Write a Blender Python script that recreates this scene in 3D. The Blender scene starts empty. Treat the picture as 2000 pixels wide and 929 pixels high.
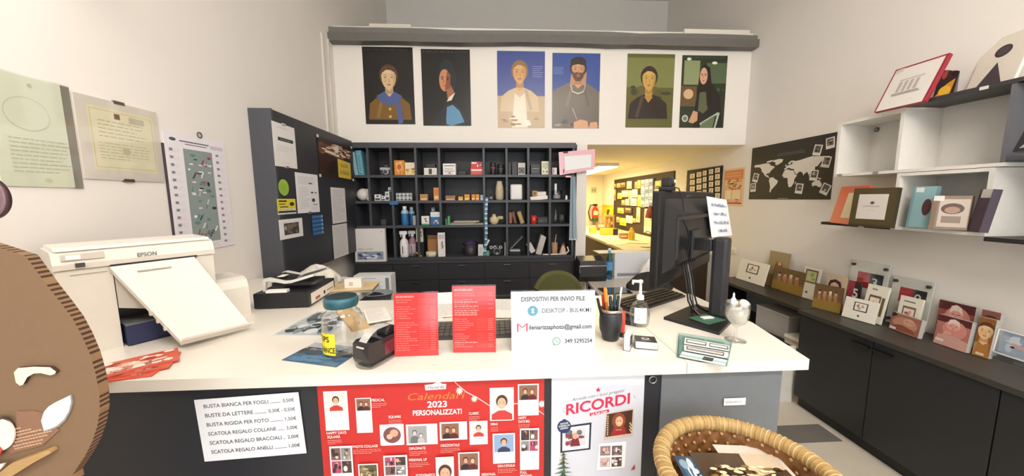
import bpy, bmesh, math, random
from mathutils import Vector, Matrix, Euler
SC = bpy.context.scene
COL = SC.collection
PI = math.pi
# ---------------------------------------------------------------- camera
EYE = 1.61
FPX = 660.0                     # focal length in pixels of the 2000 x 929 frame
YAW, PITCH, ROLL = .05, .117, -.0066
_cy, _sy, _cp, _sp = math.cos(YAW), math.sin(YAW), math.cos(PITCH), math.sin(PITCH)
CF = Vector((_sy * _cp, _cy * _cp, -_sp)); CR = Vector((_cy, -_sy, 0)); CU = CR.cross(CF)
_c, _s = math.cos(ROLL), math.sin(ROLL)
CR, CU = CR * _c + CU * _s, CU * _c - CR * _s
CO = Vector((0, 0, EYE))
cam_d = bpy.data.cameras.new('camera'); cam = bpy.data.objects.new('camera', cam_d); COL.objects.link(cam)
cam_d.sensor_width = 36; cam_d.lens = FPX / 2000 * 36; cam_d.clip_start = .02
cam.matrix_world = Matrix(((CR.x, CU.x, -CF.x, 0), (CR.y, CU.y, -CF.y, 0), (CR.z, CU.z, -CF.z, EYE), (0, 0, 0, 1)))
SC.camera = cam
# ---------------------------------------------------------------- light and exposure
SC.view_settings.view_transform = 'Standard'; SC.view_settings.look = 'None'
SC.view_settings.gamma = 1; SC.view_settings.use_curve_mapping = False
SC.view_settings.exposure = -0.24
LAMP_MAIN, LAMP_LEFT, FILL_RIGHT, LAMP_BACK, DAY = 48, 28, 46, 48, 95
wd = bpy.data.worlds.new('world'); SC.world = wd; wd.use_nodes = True
wd.node_tree.nodes['Background'].inputs[0].default_value = (.86, .93, 1, 1)
wd.node_tree.nodes['Background'].inputs[1].default_value = 1.0
dl = bpy.data.lights.new('daylight', 'AREA'); dl.shape = 'RECTANGLE'; dl.size = 2.9; dl.size_y = 2.3
dl.energy = DAY; dl.color = (.93, .97, 1)
do = bpy.data.objects.new('daylight', dl); COL.objects.link(do)
do.location = (.5, -2.75, 1.7); do.rotation_euler = (PI / 2, 0, 0)
# ---------------------------------------------------------------- room dimensions (m)
XL, XR, YB, YF = -1.57, 2.70, 3.60, -2.5
ZC = 1.10                       # counter top
# ---------------------------------------------------------------- pixel -> point on a plane of the room
def ray(px, py): return CF + CR * ((px - 1000) / FPX) - CU * ((py - 464.5) / FPX)
def P(px, py, ax, val):
    r = ray(px, py); i = 'xyz'.index(ax)
    return CO + r * ((val - CO[i]) / r[i])
def PN(px, py, q, n):
    r = ray(px, py); return CO + r * ((Vector(q) - CO).dot(n) / r.dot(n))
# ---------------------------------------------------------------- colours and materials
def lin(h):
    h = h.lstrip('#'); c = [int(h[i:i + 2], 16) / 255 for i in (0, 2, 4)]
    return tuple(x / 12.92 if x <= .04045 else ((x + .055) / 1.055) ** 2.4 for x in c)
MATS = {}
def M(name, rough=.6, metal=0, coat=0, vary=.06, scale=40, bump=0, spec=.5, stretch=None, alpha=None):
    if name in MATS: return MATS[name]
    m = bpy.data.materials.new(name); m.use_nodes = True; nt = m.node_tree; n = nt.nodes; L = nt.links
    b = n['Principled BSDF']; at = n.new('ShaderNodeAttribute'); at.attribute_name = 'Col'
    tc = n.new('ShaderNodeTexCoord'); no = n.new('ShaderNodeTexNoise'); no.inputs['Scale'].default_value = scale
    no.inputs['Detail'].default_value = 4
    mp = n.new('ShaderNodeMapping'); L.new(tc.outputs['Object'], mp.inputs[0]); L.new(mp.outputs[0], no.inputs['Vector'])
    if stretch: mp.inputs['Scale'].default_value = stretch
    mr = n.new('ShaderNodeMapRange'); mr.inputs[3].default_value = 1 - vary; mr.inputs[4].default_value = 1 + vary
    L.new(no.outputs['Fac'], mr.inputs[0])
    mx = n.new('ShaderNodeMix'); mx.data_type = 'RGBA'; mx.blend_type = 'MULTIPLY'; mx.inputs[0].default_value = 1
    L.new(at.outputs['Color'], mx.inputs[6]); L.new(mr.outputs[0], mx.inputs[7])
    L.new(mx.outputs[2], b.inputs['Base Color'])
    b.inputs['Roughness'].default_value = rough; b.inputs['Metallic'].default_value = metal
    b.inputs['Coat Weight'].default_value = coat; b.inputs['Coat Roughness'].default_value = .08
    b.inputs['Specular IOR Level'].default_value = spec
    if bump:
        bp = n.new('ShaderNodeBump'); bp.inputs['Strength'].default_value = bump; bp.inputs['Distance'].default_value = .004
        L.new(no.outputs['Fac'], bp.inputs['Height']); L.new(bp.outputs[0], b.inputs['Normal'])
    MATS[name] = m; return m
def CLEAR(name, tint, gloss=.14, rough=.05):
    m = bpy.data.materials.new(name); m.use_nodes = True; nt = m.node_tree; n = nt.nodes; L = nt.links
    n.remove(n['Principled BSDF']); t = n.new('ShaderNodeBsdfTransparent'); t.inputs[0].default_value = lin(tint) + (1,)
    g = n.new('ShaderNodeBsdfGlossy'); g.inputs['Roughness'].default_value = rough
    lw = n.new('ShaderNodeLayerWeight'); lw.inputs[0].default_value = .25
    mr = n.new('ShaderNodeMapRange'); mr.inputs[3].default_value = gloss * .35; mr.inputs[4].default_value = gloss * 5
    x = n.new('ShaderNodeMixShader'); L.new(lw.outputs['Facing'], mr.inputs[0]); L.new(mr.outputs[0], x.inputs[0])
    L.new(t.outputs[0], x.inputs[1]); L.new(g.outputs[0], x.inputs[2]); L.new(x.outputs[0], n['Material Output'].inputs[0])
    MATS[name] = m; return m
def GLOW(name, col, st):
    m = bpy.data.materials.new(name); m.use_nodes = True; nt = m.node_tree; n = nt.nodes
    b = n['Principled BSDF']; b.inputs['Base Color'].default_value = (.8, .8, .8, 1)
    b.inputs['Emission Color'].default_value = lin(col) + (1,); b.inputs['Emission Strength'].default_value = st
    MATS[name] = m; return m
paper = M('paper', .65, vary=.02); matte = M('matte', .7); satin = M('satin', .42, vary=.04); plastic = M('plastic', .3, vary=.03)
gloss = M('gloss', .12, vary=.02, coat=.3); metal = M('metal', .3, 1, vary=.05); fabric = M('fabric', .9, vary=.12, scale=160, bump=.4)
pgloss = M('poster_gloss', .3, vary=.02, scale=9); poster = M('poster_print', .5, vary=.03, scale=9); photo = M('photo_print', .22, vary=.12, scale=70)
wallm = M('wall_paint', .85, vary=.025, scale=3.5, bump=.05); laminate = M('dark_laminate', .45, vary=.1, scale=25)
wood = M('wood', .5, vary=.22, scale=30, stretch=(1, 8, 8)); card = M('cardboard', .85, vary=.05, scale=60)
wicker = M('wicker', .55, vary=.3, scale=45, bump=.3); stone = M('white_stone', .28, vary=.03, scale=5, coat=.1)
glass = CLEAR('clear_glass', '#fdfefe', .16); acrylic = CLEAR('clear_acrylic', '#fdfefe', .07); bluepet = CLEAR('blue_plastic', '#a4daf6', .12)
tealglass = CLEAR('teal_acrylic', '#e4f4f4', .1); filmy = CLEAR('clear_bag', '#eceeee', .2, .25); bluefilm = CLEAR('blue_sleeve', '#b4cbd2', .12, .2)
# ---------------------------------------------------------------- mesh builder
_font_cache = {}
def glyphs(s, bold):
    k = (s, bold)
    if k not in _font_cache:
        c = bpy.data.curves.new('t', 'FONT'); c.body = s; c.size = 1; c.resolution_u = 3; c.offset = bold; c.fill_mode = 'FRONT'
        o = bpy.data.objects.new('t', c); me = o.to_mesh()
        _font_cache[k] = ([v.co.copy() for v in me.vertices], [tuple(p.vertices) for p in me.polygons])
        o.to_mesh_clear(); bpy.data.objects.remove(o); bpy.data.curves.remove(c)
    return _font_cache[k]
class MB:
    def __init__(s): s.v = []; s.f = []; s.c = []; s.sm = []; s.m = Matrix()
    def add(s, vs, fs, col, smooth=False):
        n = len(s.v); s.v += [s.m @ Vector(v) for v in vs]
        s.f += [tuple(i + n for i in f) for f in fs]
        if isinstance(col, (list,)): s.c += [lin(c) for c in col]
        else: s.c += [lin(col)] * len(fs)
        s.sm += [smooth] * len(fs); return s
    def box(s, a, b, col, bev=0):
        (x0, y0, z0), (x1, y1, z1) = a, b
        if bev:
            bm = bmesh.new(); bmesh.ops.create_cube(bm, size=1)
            for v in bm.verts: v.co = Vector(((x0 + x1) / 2 + v.co.x * (x1 - x0), (y0 + y1) / 2 + v.co.y * (y1 - y0), (z0 + z1) / 2 + v.co.z * (z1 - z0)))
            bmesh.ops.bevel(bm, geom=list(bm.edges), offset=bev, segments=2, affect='EDGES', profile=.6)
            bm.verts.index_update()
            s.add([v.co.copy() for v in bm.verts], [tuple(v.index for v in f.verts) for f in bm.faces], col); bm.free(); return s
        v = [(x0, y0, z0), (x1, y0, z0), (x1, y1, z0), (x0, y1, z0), (x0, y0, z1), (x1, y0, z1), (x1, y1, z1), (x0, y1, z1)]
        return s.add(v, [(3, 2, 1, 0), (4, 5, 6, 7), (0, 1, 5, 4), (1, 2, 6, 5), (2, 3, 7, 6), (3, 0, 4, 7)], col)
    def lathe(s, prof, col, n=24, cx=0, cy=0, sx=1, sy=1):
        vs = []; fs = []; cs = []; k = len(prof)
        for r, z in prof:
            for i in range(n):
                a = 2 * PI * i / n; vs.append((cx + r * sx * math.cos(a), cy + r * sy * math.sin(a), z))
        for j in range(k - 1):
            for i in range(n):
                fs.append((j * n + i, j * n + (i + 1) % n, (j + 1) * n + (i + 1) % n, (j + 1) * n + i)); cs.append(col[j] if isinstance(col, list) else col)
        s.add(vs, fs, cs, True)
        if prof[0] == prof[-1]: return s
        if prof[0][0] > 1e-5: s.add(vs[:n], [tuple(range(n))[::-1]], col[0] if isinstance(col, list) else col)
        if prof[-1][0] > 1e-5: s.add(vs[-n:], [tuple(range(n))], col[-1] if isinstance(col, list) else col)
        return s
    def cyl(s, cx, cy, z0, z1, r, col, n=24): return s.lathe([(r, z0), (r, z1)], col, n, cx, cy)
    def ball(s, c, r, col, n=16, sz=1, sy=1):
        pr = [(max(r * math.sin(PI * j / 8), 1e-6), c[2] - r * sz * math.cos(PI * j / 8)) for j in range(9)]
        return s.lathe(pr, col, n, c[0], c[1], 1, sy)
    def tube(s, pts, r, col, n=8, closed=False):
        pts = [Vector(p) for p in pts]; k = len(pts); vs = []; fs = []; up = None
        for i, p in enumerate(pts):
            d = (pts[(i + 1) % k] - pts[i - 1]) if closed else (pts[min(i + 1, k - 1)] - pts[max(i - 1, 0)])
            d.normalize()
            if up is None: up = Vector((0, 0, 1)) if abs(d.z) < .9 else Vector((1, 0, 0))
            a = d.cross(up).normalized(); b = a.cross(d); up = b
            rr = r[i] if isinstance(r, (list, tuple)) else r
            for j in range(n): t = 2 * PI * j / n; vs.append(p + a * (rr * math.cos(t)) + b * (rr * math.sin(t)))
        for i in range(k if closed else k - 1):
            for j in range(n): i2 = (i + 1) % k; fs.append((i * n + j, i * n + (j + 1) % n, i2 * n + (j + 1) % n, i2 * n + j))
        s.add(vs, fs, col, True)
        if not closed: s.add(vs[:n], [tuple(range(n))], col); s.add(vs[-n:], [tuple(range(n))[::-1]], col)
        return s
    def prism(s, o, y0, y1, col, edge=None):          # outline in x,z pushed along y
        n = len(o); vs = [(x, y0, z) for x, z in o] + [(x, y1, z) for x, z in o]
        s.add(vs, [tuple(range(n)), tuple(range(2 * n - 1, n - 1, -1))], col)
        return s.add(vs, [(i, i + n, (i + 1) % n + n, (i + 1) % n) for i in range(n)], edge or col)
    def slab(s, o, z0, z1, col, edge=None):           # outline in x,y pushed along z
        n = len(o); vs = [(x, y, z0) for x, y in o] + [(x, y, z1) for x, y in o]
        s.add(vs, [tuple(range(n))[::-1], tuple(range(n, 2 * n))], col)
        return s.add(vs, [(i, (i + 1) % n, (i + 1) % n + n, i + n) for i in range(n)], edge or col)
    def side(s, o, x0, x1, col):                      # outline in y,z pushed along x
        n = len(o); vs = [(x0, y, z) for y, z in o] + [(x1, y, z) for y, z in o]
        return s.add(vs, [tuple(range(n))[::-1], tuple(range(n, 2 * n))] + [(i, (i + 1) % n, (i + 1) % n + n, i + n) for i in range(n)], col)
    def grid(s, fn, nu, nv, col, smooth=True):
        vs = [fn(i / nu, j / nv) for j in range(nv + 1) for i in range(nu + 1)]; w = nu + 1
        return s.add(vs, [(j * w + i, j * w + i + 1, (j + 1) * w + i + 1, (j + 1) * w + i) for j in range(nv) for i in range(nu)], col, smooth)
    def make(s, name, mat, parent=None, label=None):
        me = bpy.data.meshes.new(name); me.from_pydata([tuple(v) for v in s.v], [], s.f)
        a = me.color_attributes.new('Col', 'FLOAT_COLOR', 'CORNER'); d = []
        for p, c in zip(me.polygons, s.c): d += [c[0], c[1], c[2], 1.0] * p.loop_total
        a.data.foreach_set('color', d); me.polygons.foreach_set('use_smooth', s.sm)
        me.materials.append(mat); me.update()
        o = bpy.data.objects.new(name, me); COL.objects.link(o)
        if parent: o.parent = parent
        if label: o['label'] = label
        return o
def tag(o, label, cat, group=None, kind=None):
    o['label'] = label; o['category'] = cat
    if group: o['group'] = group
    if kind: o['kind'] = kind
    return o
def place(o, loc, rz=0, rx=0, ry=0): o.location = loc; o.rotation_euler = (rx, ry, rz); return o
def thing(name, label, cat, loc=(0, 0, 0), rz=0, group=None, rx=0, ry=0):
    o = bpy.data.objects.new(name, None); COL.objects.link(o); o.empty_display_size = .05
    return tag(place(o, loc, rz, rx, ry), label, cat, group)
def solo(mb, name, label, cat, mat, loc=(0, 0, 0), rz=0, group=None, rx=0, ry=0):
    return tag(place(mb.make(name, mat), loc, rz, rx, ry), label, cat, group)
def struct(name, mb, mat): o = mb.make(name, mat); o['kind'] = 'structure'; return o
def copy_thing(o, loc, label, rz=None, group=None):
    c = o.copy(); COL.objects.link(c); c.location = loc; c['label'] = label
    if rz is not None: c.rotation_euler.z = rz
    if group: c['group'] = group
    for ch in o.children:
        k = ch.copy(); COL.objects.link(k); k.parent = c
    return c
# ---------------------------------------------------------------- flat printed matter: sheet faces local -Y, origin at bottom centre
class Art:
    def __init__(s, mb, w, h, y, x0=None, z0=0): s.mb, s.w, s.h, s.y = mb, w, h, y; s.x0 = -w / 2 if x0 is None else x0; s.z0 = z0; s.k = 0; s.hold = None
    def _y(s):
        if s.hold is not None: return s.hold
        s.k += 1; return s.y - .0004 - .00003 * s.k
    def pt(s, u, v, y): return (s.x0 + min(max(u, 0), 1) * s.w, y, s.z0 + min(max(v, 0), 1) * s.h)
    def p(s, pts, col): y = s._y(); s.mb.add([s.pt(u, v, y) for u, v in pts], [tuple(range(len(pts)))], col)
    def r(s, u0, v0, u1, v1, col): s.p([(u0, v0), (u1, v0), (u1, v1), (u0, v1)], col)
    def e(s, u, v, ru, rv, col, n=16, a0=0, a1=2 * PI):
        s.p([(u + ru * math.cos(a0 + (a1 - a0) * i / n), v + rv * math.sin(a0 + (a1 - a0) * i / n)) for i in range(n if a1 - a0 > 6.2 else n + 1)], col)
    def t(s, txt, u, v, size, col, wid=None, bold=0, shear=0, align=.5, tilt=0):
        vs, fs = glyphs(txt, bold)
        if not vs: return
        x0 = min(p.x for p in vs); x1 = max(p.x for p in vs); hs = size * s.h; ws = hs if wid is None else wid * s.w / (x1 - x0)
        y = s._y(); cx = s.x0 + u * s.w; cz = s.z0 + v * s.h; out = []
        for p in vs:
            x = (p.x - x0 - align * (x1 - x0)) * ws + shear * p.y * hs; z = p.y * hs + x * tilt
            out.append((cx + x, y, cz + z))
        s.mb.add(out, fs, col)
    def lines(s, u0, v0, u1, v1, n, col, seed=1, dens=.75, th=.45):
        R = random.Random(seed); st = (v1 - v0) / n; s.hold = s._y()
        for i in range(n):
            u = u0; v = v1 - (i + .5) * st; end = u0 + (u1 - u0) * (R.uniform(.5, 1) if i % 3 == 2 else R.uniform(.85, 1))
            while u < end:
                n_ = R.randint(3, 8); wd_ = (u1 - u0) * .019 * n_; lw = wd_ / n_
                if th < .3 or n > 8: s.r(u, v - st * th / 2, min(u + wd_, end), v + st * th / 2, col)
                else:                                    # illegible letters
                    for q in range(n_):
                        if u + lw * (q + 1) > end + lw: break
                        x_, b_, t_ = u + lw * q, v - st * th / 2, v + st * th * R.choice((.5, .5, .35, .2)); k_ = R.randint(0, 3)
                        if k_ == 0: s.r(x_ + lw * .3, b_, x_ + lw * .55, t_, col)
                        elif k_ == 1: s.r(x_, b_, x_ + lw * .25, t_, col); s.r(x_ + lw * .25, (b_ + t_) / 2, x_ + lw * .75, (b_ + t_) / 2 + st * th * .18, col)
                        elif k_ == 2: s.r(x_, b_, x_ + lw * .25, t_, col); s.r(x_ + lw * .52, b_, x_ + lw * .77, t_, col)
                        else: s.r(x_, b_, x_ + lw * .75, b_ + st * th * .22, col); s.r(x_ + lw * .1, b_, x_ + lw * .35, t_, col)
                u += wd_ + (u1 - u0) * .025
        s.hold = None
    def blobs(s, u0, v0, u1, v1, cols, n, seed, big=.3):
        R = random.Random(seed)
        for i in range(n):
            ru = (u1 - u0) * R.uniform(.05, big); rv = (v1 - v0) * R.uniform(.05, big)
            s.e(R.uniform(u0 + ru, u1 - ru), R.uniform(v0 + rv, v1 - rv), ru, rv, R.choice(cols), 9)
    def bust(s, u, v, k, skin, hair, cloth, asp=None, longhair=False, beard=None, cap=None, smile=True):
        a = (s.h / s.w) if asp is None else asp               # head centre u,v ; k = head half height in v
        w = k * .74 * a
        if longhair: s.p([(u - w * 1.35, v + k * .2), (u - w * 1.1, v + k * .95), (u, v + k * 1.25), (u + w * 1.1, v + k * .95), (u + w * 1.4, v + k * .1), (u + w * 1.6, v - k * 1.9), (u + w * .9, v - k * 2.3), (u - w * .9, v - k * 2.3), (u - w * 1.6, v - k * 1.9)], hair)
        s.p([(u - w * 2.6, v - k * 3.6), (u - w * 2.4, v - k * 2.2), (u - w * 1.5, v - k * 1.65), (u - w * .5, v - k * 1.35), (u + w * .5, v - k * 1.35), (u + w * 1.5, v - k * 1.65), (u + w * 2.4, v - k * 2.2), (u + w * 2.6, v - k * 3.6)], cloth)
        s.p([(u - w * .45, v - k * .5), (u - w * .5, v - k * 1.4), (u, v - k * 1.75), (u + w * .5, v - k * 1.4), (u + w * .45, v - k * .5)], skin)
        if not longhair: s.e(u, v + k * .22, w * 1.12, k * .98, hair)
        sh, lt = mixc(skin, '#5a2c1a', .28), mixc(skin, '#fff0dc', .3)
        s.p([(u - w * .45, v - k * .75), (u - w * .5, v - k * 1.35), (u + w * .5, v - k * 1.35), (u + w * .45, v - k * .75), (u, v - k * 1.12)], sh)
        face = [(-.88, .25), (-.84, -.2), (-.66, -.6), (-.34, -.9), (0, -1.0), (.34, -.9), (.66, -.6), (.84, -.2), (.88, .25), (.7, .7), (.3, .92), (-.3, .92), (-.7, .7)]
        s.p([(u + x * w, v + y * k) for x, y in face], skin)
        s.p([(u + x * w, v + y * k) for x, y in ((.34, -.9), (.66, -.6), (.84, -.2), (.88, .25), (.7, .7), (.55, .2), (.5, -.35))], mixc(skin, sh, .55))
        s.p([(u + x * w, v + y * k) for x, y in ((-.5, .75), (.2, .8), (.25, .4), (-.5, .38))], mixc(skin, lt, .5)); s.e(u - w * .42, v - k * .2, w * .2, k * .16, mixc(skin, '#d86a50', .22), 12)
        if beard:
            s.p([(u + x * w, v + y * k) for x, y in ((-.88, .1), (-.78, -.15), (-.5, -.28), (-.2, -.2), (.2, -.2), (.5, -.28), (.78, -.15), (.88, .1), (.84, -.3), (.66, -.75), (.3, -1.05), (-.3, -1.05), (-.66, -.75), (-.84, -.3))], beard)
            s.p([(u + x * w, v + y * k) for x, y in ((-.26, -.42), (.26, -.42), (.18, -.62), (-.18, -.62))], mixc(skin, beard, .35))
        s.p([(u - w * .97, v + k * .1), (u - w * .95, v + k * .6), (u - w * .7, v + k * .95), (u, v + k * 1.14), (u + w * .7, v + k * .95), (u + w * .95, v + k * .6), (u + w * .97, v + k * .1), (u + w * .74, v + k * .5), (u + w * .3, v + k * .7), (u - w * .25, v + k * .74), (u - w * .74, v + k * .5)], hair)
        for i in range(5): s.p([(u - w * (.7 - .3 * i), v + k * .78), (u - w * (.62 - .3 * i), v + k * (.98 + .02 * i)), (u - w * (.54 - .3 * i), v + k * .98)], mixc(hair, '#b08a60', .25))
        if cap: s.p([(u - w * 1.08, v + k * .38), (u - w * 1.02, v + k * .95), (u - w * .3, v + k * 1.22), (u + w * .4, v + k * 1.22), (u + w * 1.02, v + k * .95), (u + w * 1.08, v + k * .38), (u, v + k * .55)], cap)
        for q in (-1, 1):
            s.p([(u + q * w * x, v + y * k) for x, y in ((.2, .27), (.4, .34), (.64, .26), (.4, .29))], mixc(hair, '#1a1210', .3))
            s.e(u + q * w * .4, v + k * .09, w * .2, k * .1, mixc(skin, sh, .7), 12)
            s.p([(u + q * w * x, v + y * k) for x, y in ((.24, .08), (.4, .13), (.58, .08), (.4, .05))], '#d8ccc0'); s.e(u + q * w * .4, v + k * .092, w * .075, k * .045, '#241812', 8)
        s.p([(u + w * .03, v + k * .12), (u + w * .13, v - k * .2), (u + w * .2, v - k * .28), (u, v - k * .33), (u - w * .02, v - k * .25)], mixc(skin, sh, .75))
        s.p([(u + x * w, v + y * k) for x, y in ((-.3, -.52), (-.08, -.48), (0, -.5), (.08, -.48), (.3, -.52), (0, -.55))], mixc(skin, '#7a2420', .7)); s.p([(u + x * w, v + y * k) for x, y in ((-.28, -.53), (0, -.56), (.28, -.53), (.12, -.63), (-.12, -.63))], mixc(skin, '#b84a44', .65))
        for q, d in ((-1, .35), (1, .2)): s.p([(u + q * w * .6, v - k * 1.5), (u + q * w * 1.0, v - k * 1.6), (u + q * w * 1.7, v - k * 3.4), (u + q * w * 1.3, v - k * 3.5)], mixc(cloth, '#000000' if q > 0 else '#c8b8a0', d * .6))
def mixc(a, b, t):
    A = [int(a[i:i + 2], 16) for i in (1, 3, 5)]; B = [int(b[i:i + 2], 16) for i in (1, 3, 5)]
    return '#' + ''.join('%02x' % round(x + (y - x) * t) for x, y in zip(A, B))
def sheet_mesh(w, h, t, col, art=None, wave=0, edge=None):
    mb = MB()
    if wave:
        mb.grid(lambda u, v: ((u - .5) * w, -t - wave * (1 + math.sin(u * 7 + v * 3)) * .5, v * h), 8, 8, col)
        mb.grid(lambda u, v: ((.5 - u) * w, -wave * (1 + math.sin((1 - u) * 7 + v * 3)) * .5, v * h), 8, 8, col)
    else: mb.box((-w / 2, -t, 0), (w / 2, 0, h), col)
    if art: art(Art(mb, w, h, -t - wave))
    return mb
def sheet(name, label, cat, loc, rz, w, h, col, art=None, t=.002, mat=None, rx=0, group=None, ry=0):
    return solo(sheet_mesh(w, h, t, col, art), name, label, cat, mat or paper, loc, rz, group, rx, ry)
RZ = {'y': 0, 'L': PI / 2, 'R': -PI / 2}
def wallq(side, val, tl, tr, br, bl):
    ax = 'y' if side == 'y' else 'x'; q = [P(*p, ax, val) for p in (tl, tr, br, bl)]; i = 0 if ax == 'y' else 1
    l = (q[0][i] + q[3][i]) / 2; r = (q[1][i] + q[2][i]) / 2; t = (q[0].z + q[1].z) / 2; b = (q[2].z + q[3].z) / 2
    loc = Vector((0, 0, b)); loc[1 - i] = val; loc[i] = (l + r) / 2
    return loc, RZ[side], abs(r - l), t - b
def stand(bl, br, top, z, lean=0):
    a, b = P(*bl, 'z', z), P(*br, 'z', z); d = (b - a); w = d.length; rz = math.atan2(d.y, d.x); d.normalize()
    n = Vector((d.y, -d.x, 0)); n = (n * math.cos(lean) + Vector((0, 0, math.sin(lean)))); q = PN(*top, a, n)
    return (a + b) / 2, rz, w, (q.z - z) / math.cos(lean)
# ================================================================ the room
WALL = '#eae5df'
ZS = 2.165                                   # underside of the mezzanine slab
ZB = P(1060, 66, 'y', YB).z + .04            # top of the wall above the shelf
ZT = 4.6; YL = 5.45; YE = 8.45
struct('floor', MB().box((XL, YF, -.06), (XR, YE, 0), '#cdc5b6'), M('floor_tile', .4, vary=.06, scale=8))
struct('trim_1', MB().box((XL, 1.95, .0), (XR - .42, 2.12, .002), '#6d6964'), matte)
struct('wall_left', MB().box((XL - .1, YF, 0), (XL, YE, ZT), WALL), wallm)
struct('wall_right', MB().box((XR, YF, 0), (XR + .1, YE, ZT), WALL), wallm)
struct('wall_far', MB().box((XL, YE, 0), (XR, YE + .1, ZS), '#e9e0cd'), wallm)
struct('wall_loft', MB().box((XL, YL, ZS + .12), (XR, YL + .1, ZT), '#dedcd8'), wallm)
struct('wall_back', MB().box((XL, YB, ZS), (XR, YB + .12, ZB), '#f0ebe4'), wallm)
struct('wall_partition', MB().box((XL, YB + .36, 0), (.98, YB + .44, ZS), WALL), wallm)
xc0, xc1 = P(1125, 420, 'y', YB).x, P(1147, 300, 'y', YB).x
struct('wall_pillar', MB().box((xc0, YB, 0), (xc1, YB + .36, ZS), WALL), wallm)
struct('ceiling', MB().box((XL, YF, ZT), (XR, YL + .1, ZT + .1), '#d9d5d0'), wallm)
struct('ceiling.001', MB().box((XL, YB + .12, ZS), (XR, YE, ZS + .12), '#e4dccb'), wallm)
fw = MB(); WX0, WX1, WZ0, WZ1 = -1.0, 2.0, .5, 2.9
fw.box((XL, YF - .12, 0), (WX0, YF, ZT), WALL); fw.box((WX1, YF - .12, 0), (XR, YF, ZT), WALL)
fw.box((WX0, YF - .12, 0), (WX1, YF, WZ0), WALL); fw.box((WX0, YF - .12, WZ1), (WX1, YF, ZT), WALL)
struct('wall_front', fw, wallm)
wf = MB()
for x in (WX0, (WX0 + WX1) / 2 - .03, WX1 - .06): wf.box((x, YF - .09, WZ0), (x + .06, YF - .03, WZ1), '#3a3c40')
for z in (WZ0, WZ1 - .06): wf.box((WX0, YF - .09, z), (WX1, YF - .03, z + .06), '#3a3c40')
w1 = struct('window_1', wf, satin)
MB().box((WX0 + .05, YF - .065, WZ0 + .05), (WX1 - .05, YF - .06, WZ1 - .05), '#ffffff').make('pane', acrylic, w1)
# grey beam along the top of the back wall, two uneven layers
zb0 = P(1060, 84, 'y', YB - .1).z
bm_ = MB()
n = 14; R = random.Random(4); top = []
for lay, (dz0, dz1, yo) in enumerate(((-.0, .075, .10), (.075, .125, .07))):
    ring = []
    for i in range(n + 1):
        x = XL + .0 + (XR - XL) * i / n; j = R.uniform(-.008, .008)
        ring.append([(x, YB - yo, zb0 + dz0 + j), (x, YB + .13, zb0 + dz0 + j), (x, YB + .13, zb0 + dz1 + j), (x, YB - yo, zb0 + dz1 + j)])
    vs = [p for r in ring for p in r]; fs = [(3, 2, 1, 0), tuple(range(4 * n, 4 * n + 4))]
    for i in range(n):
        for k in range(4): fs.append((4 * i + k, 4 * i + (k + 1) % 4, 4 * i + 4 + (k + 1) % 4, 4 * i + 4 + k))
    bm_.add(vs, fs, ('#6b6863', '#75736e')[lay])
struct('trim_2', bm_, M('painted_beam', .6, vary=.12, scale=14))
zbt = zb0 + .135
q0, q1 = P(722, 45, 'y', YB).x, P(803, 45, 'y', YB).x
solo(MB().box((q0, YB - .02, zbt), (q1, YB + .11, zbt + .055), '#d8d2c6', .004), 'lamp_housing', 'pale flat lamp housing lying on the left end of the grey beam', 'lamp', matte)
q0, q1 = P(1335, 58, 'y', YB).x, P(1462, 68, 'y', YB).x
solo(MB().box((q0, YB - .02, zbt), (q1, YB + .11, zbt + .06), '#ece6da', .004), 'lamp_housing', 'white flat lamp housing lying on the right end of the grey beam', 'lamp', matte)
struct('trim_3', MB().box((XL, YB - .24, 2.0), (XL + .018, YB - .21, zb0), '#dcd5cb'), matte)
struct('trim_4', MB().box((XL, YB - .12, 2.0), (XL + .015, YB - .10, zb0), '#dcd5cb'), matte)
# lamps of the room (outside the view), the right one an added fill
def lamp(name, label, loc, size, col, st, rz=0, hang=True, deep=.012):
    r = thing(name, label, 'lamp', loc, rz); sx, sy = size
    MB().box((-sx / 2 - .02, -sy / 2 - .02, 0), (sx / 2 + .02, sy / 2 + .02, .05), '#e8e8e6').make('housing', satin, r)
    MB().box((-sx / 2, -sy / 2, -deep), (sx / 2, sy / 2, -.001), '#ffffff').make('diffuser', GLOW(name + label[:9] + '_glow', col, st), r)
    if hang:
        for x in (-sx * .4, sx * .4): MB().tube([(x, 0, .05), (x, 0, ZT - loc[2])], .004, '#c0c0c0', 6).make('cable', metal, r)
lamp('pendant_lamp', 'long white pendant lamp hanging in front of the counter', (.62, -.75, 3.62), (1.3, .34), '#fff6ec', LAMP_MAIN, deep=.2)
lamp('pendant_lamp', 'small white pendant lamp hanging near the left wall', (-1.22, .78, 2.75), (.5, .16), '#fff6ec', LAMP_LEFT)
lamp('pendant_lamp', 'short white pendant lamp hanging over the right cabinets', (1.55, .5, 3.5), (.7, .25), '#fff6ec', FILL_RIGHT)  # unseen lamp added to brighten the right wall and displays
lq = [P(*p, 'z', ZS - .06) for p in ((1213, 323), (1152, 343))]
lamp('ceiling_lamp', 'glowing fluorescent strip lamp on the low ceiling of the back room', (lq[0].x - .12, 6.6, ZS - .051), (.3, 2.2), '#ffe6a4', LAMP_BACK, 0, False)
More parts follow.
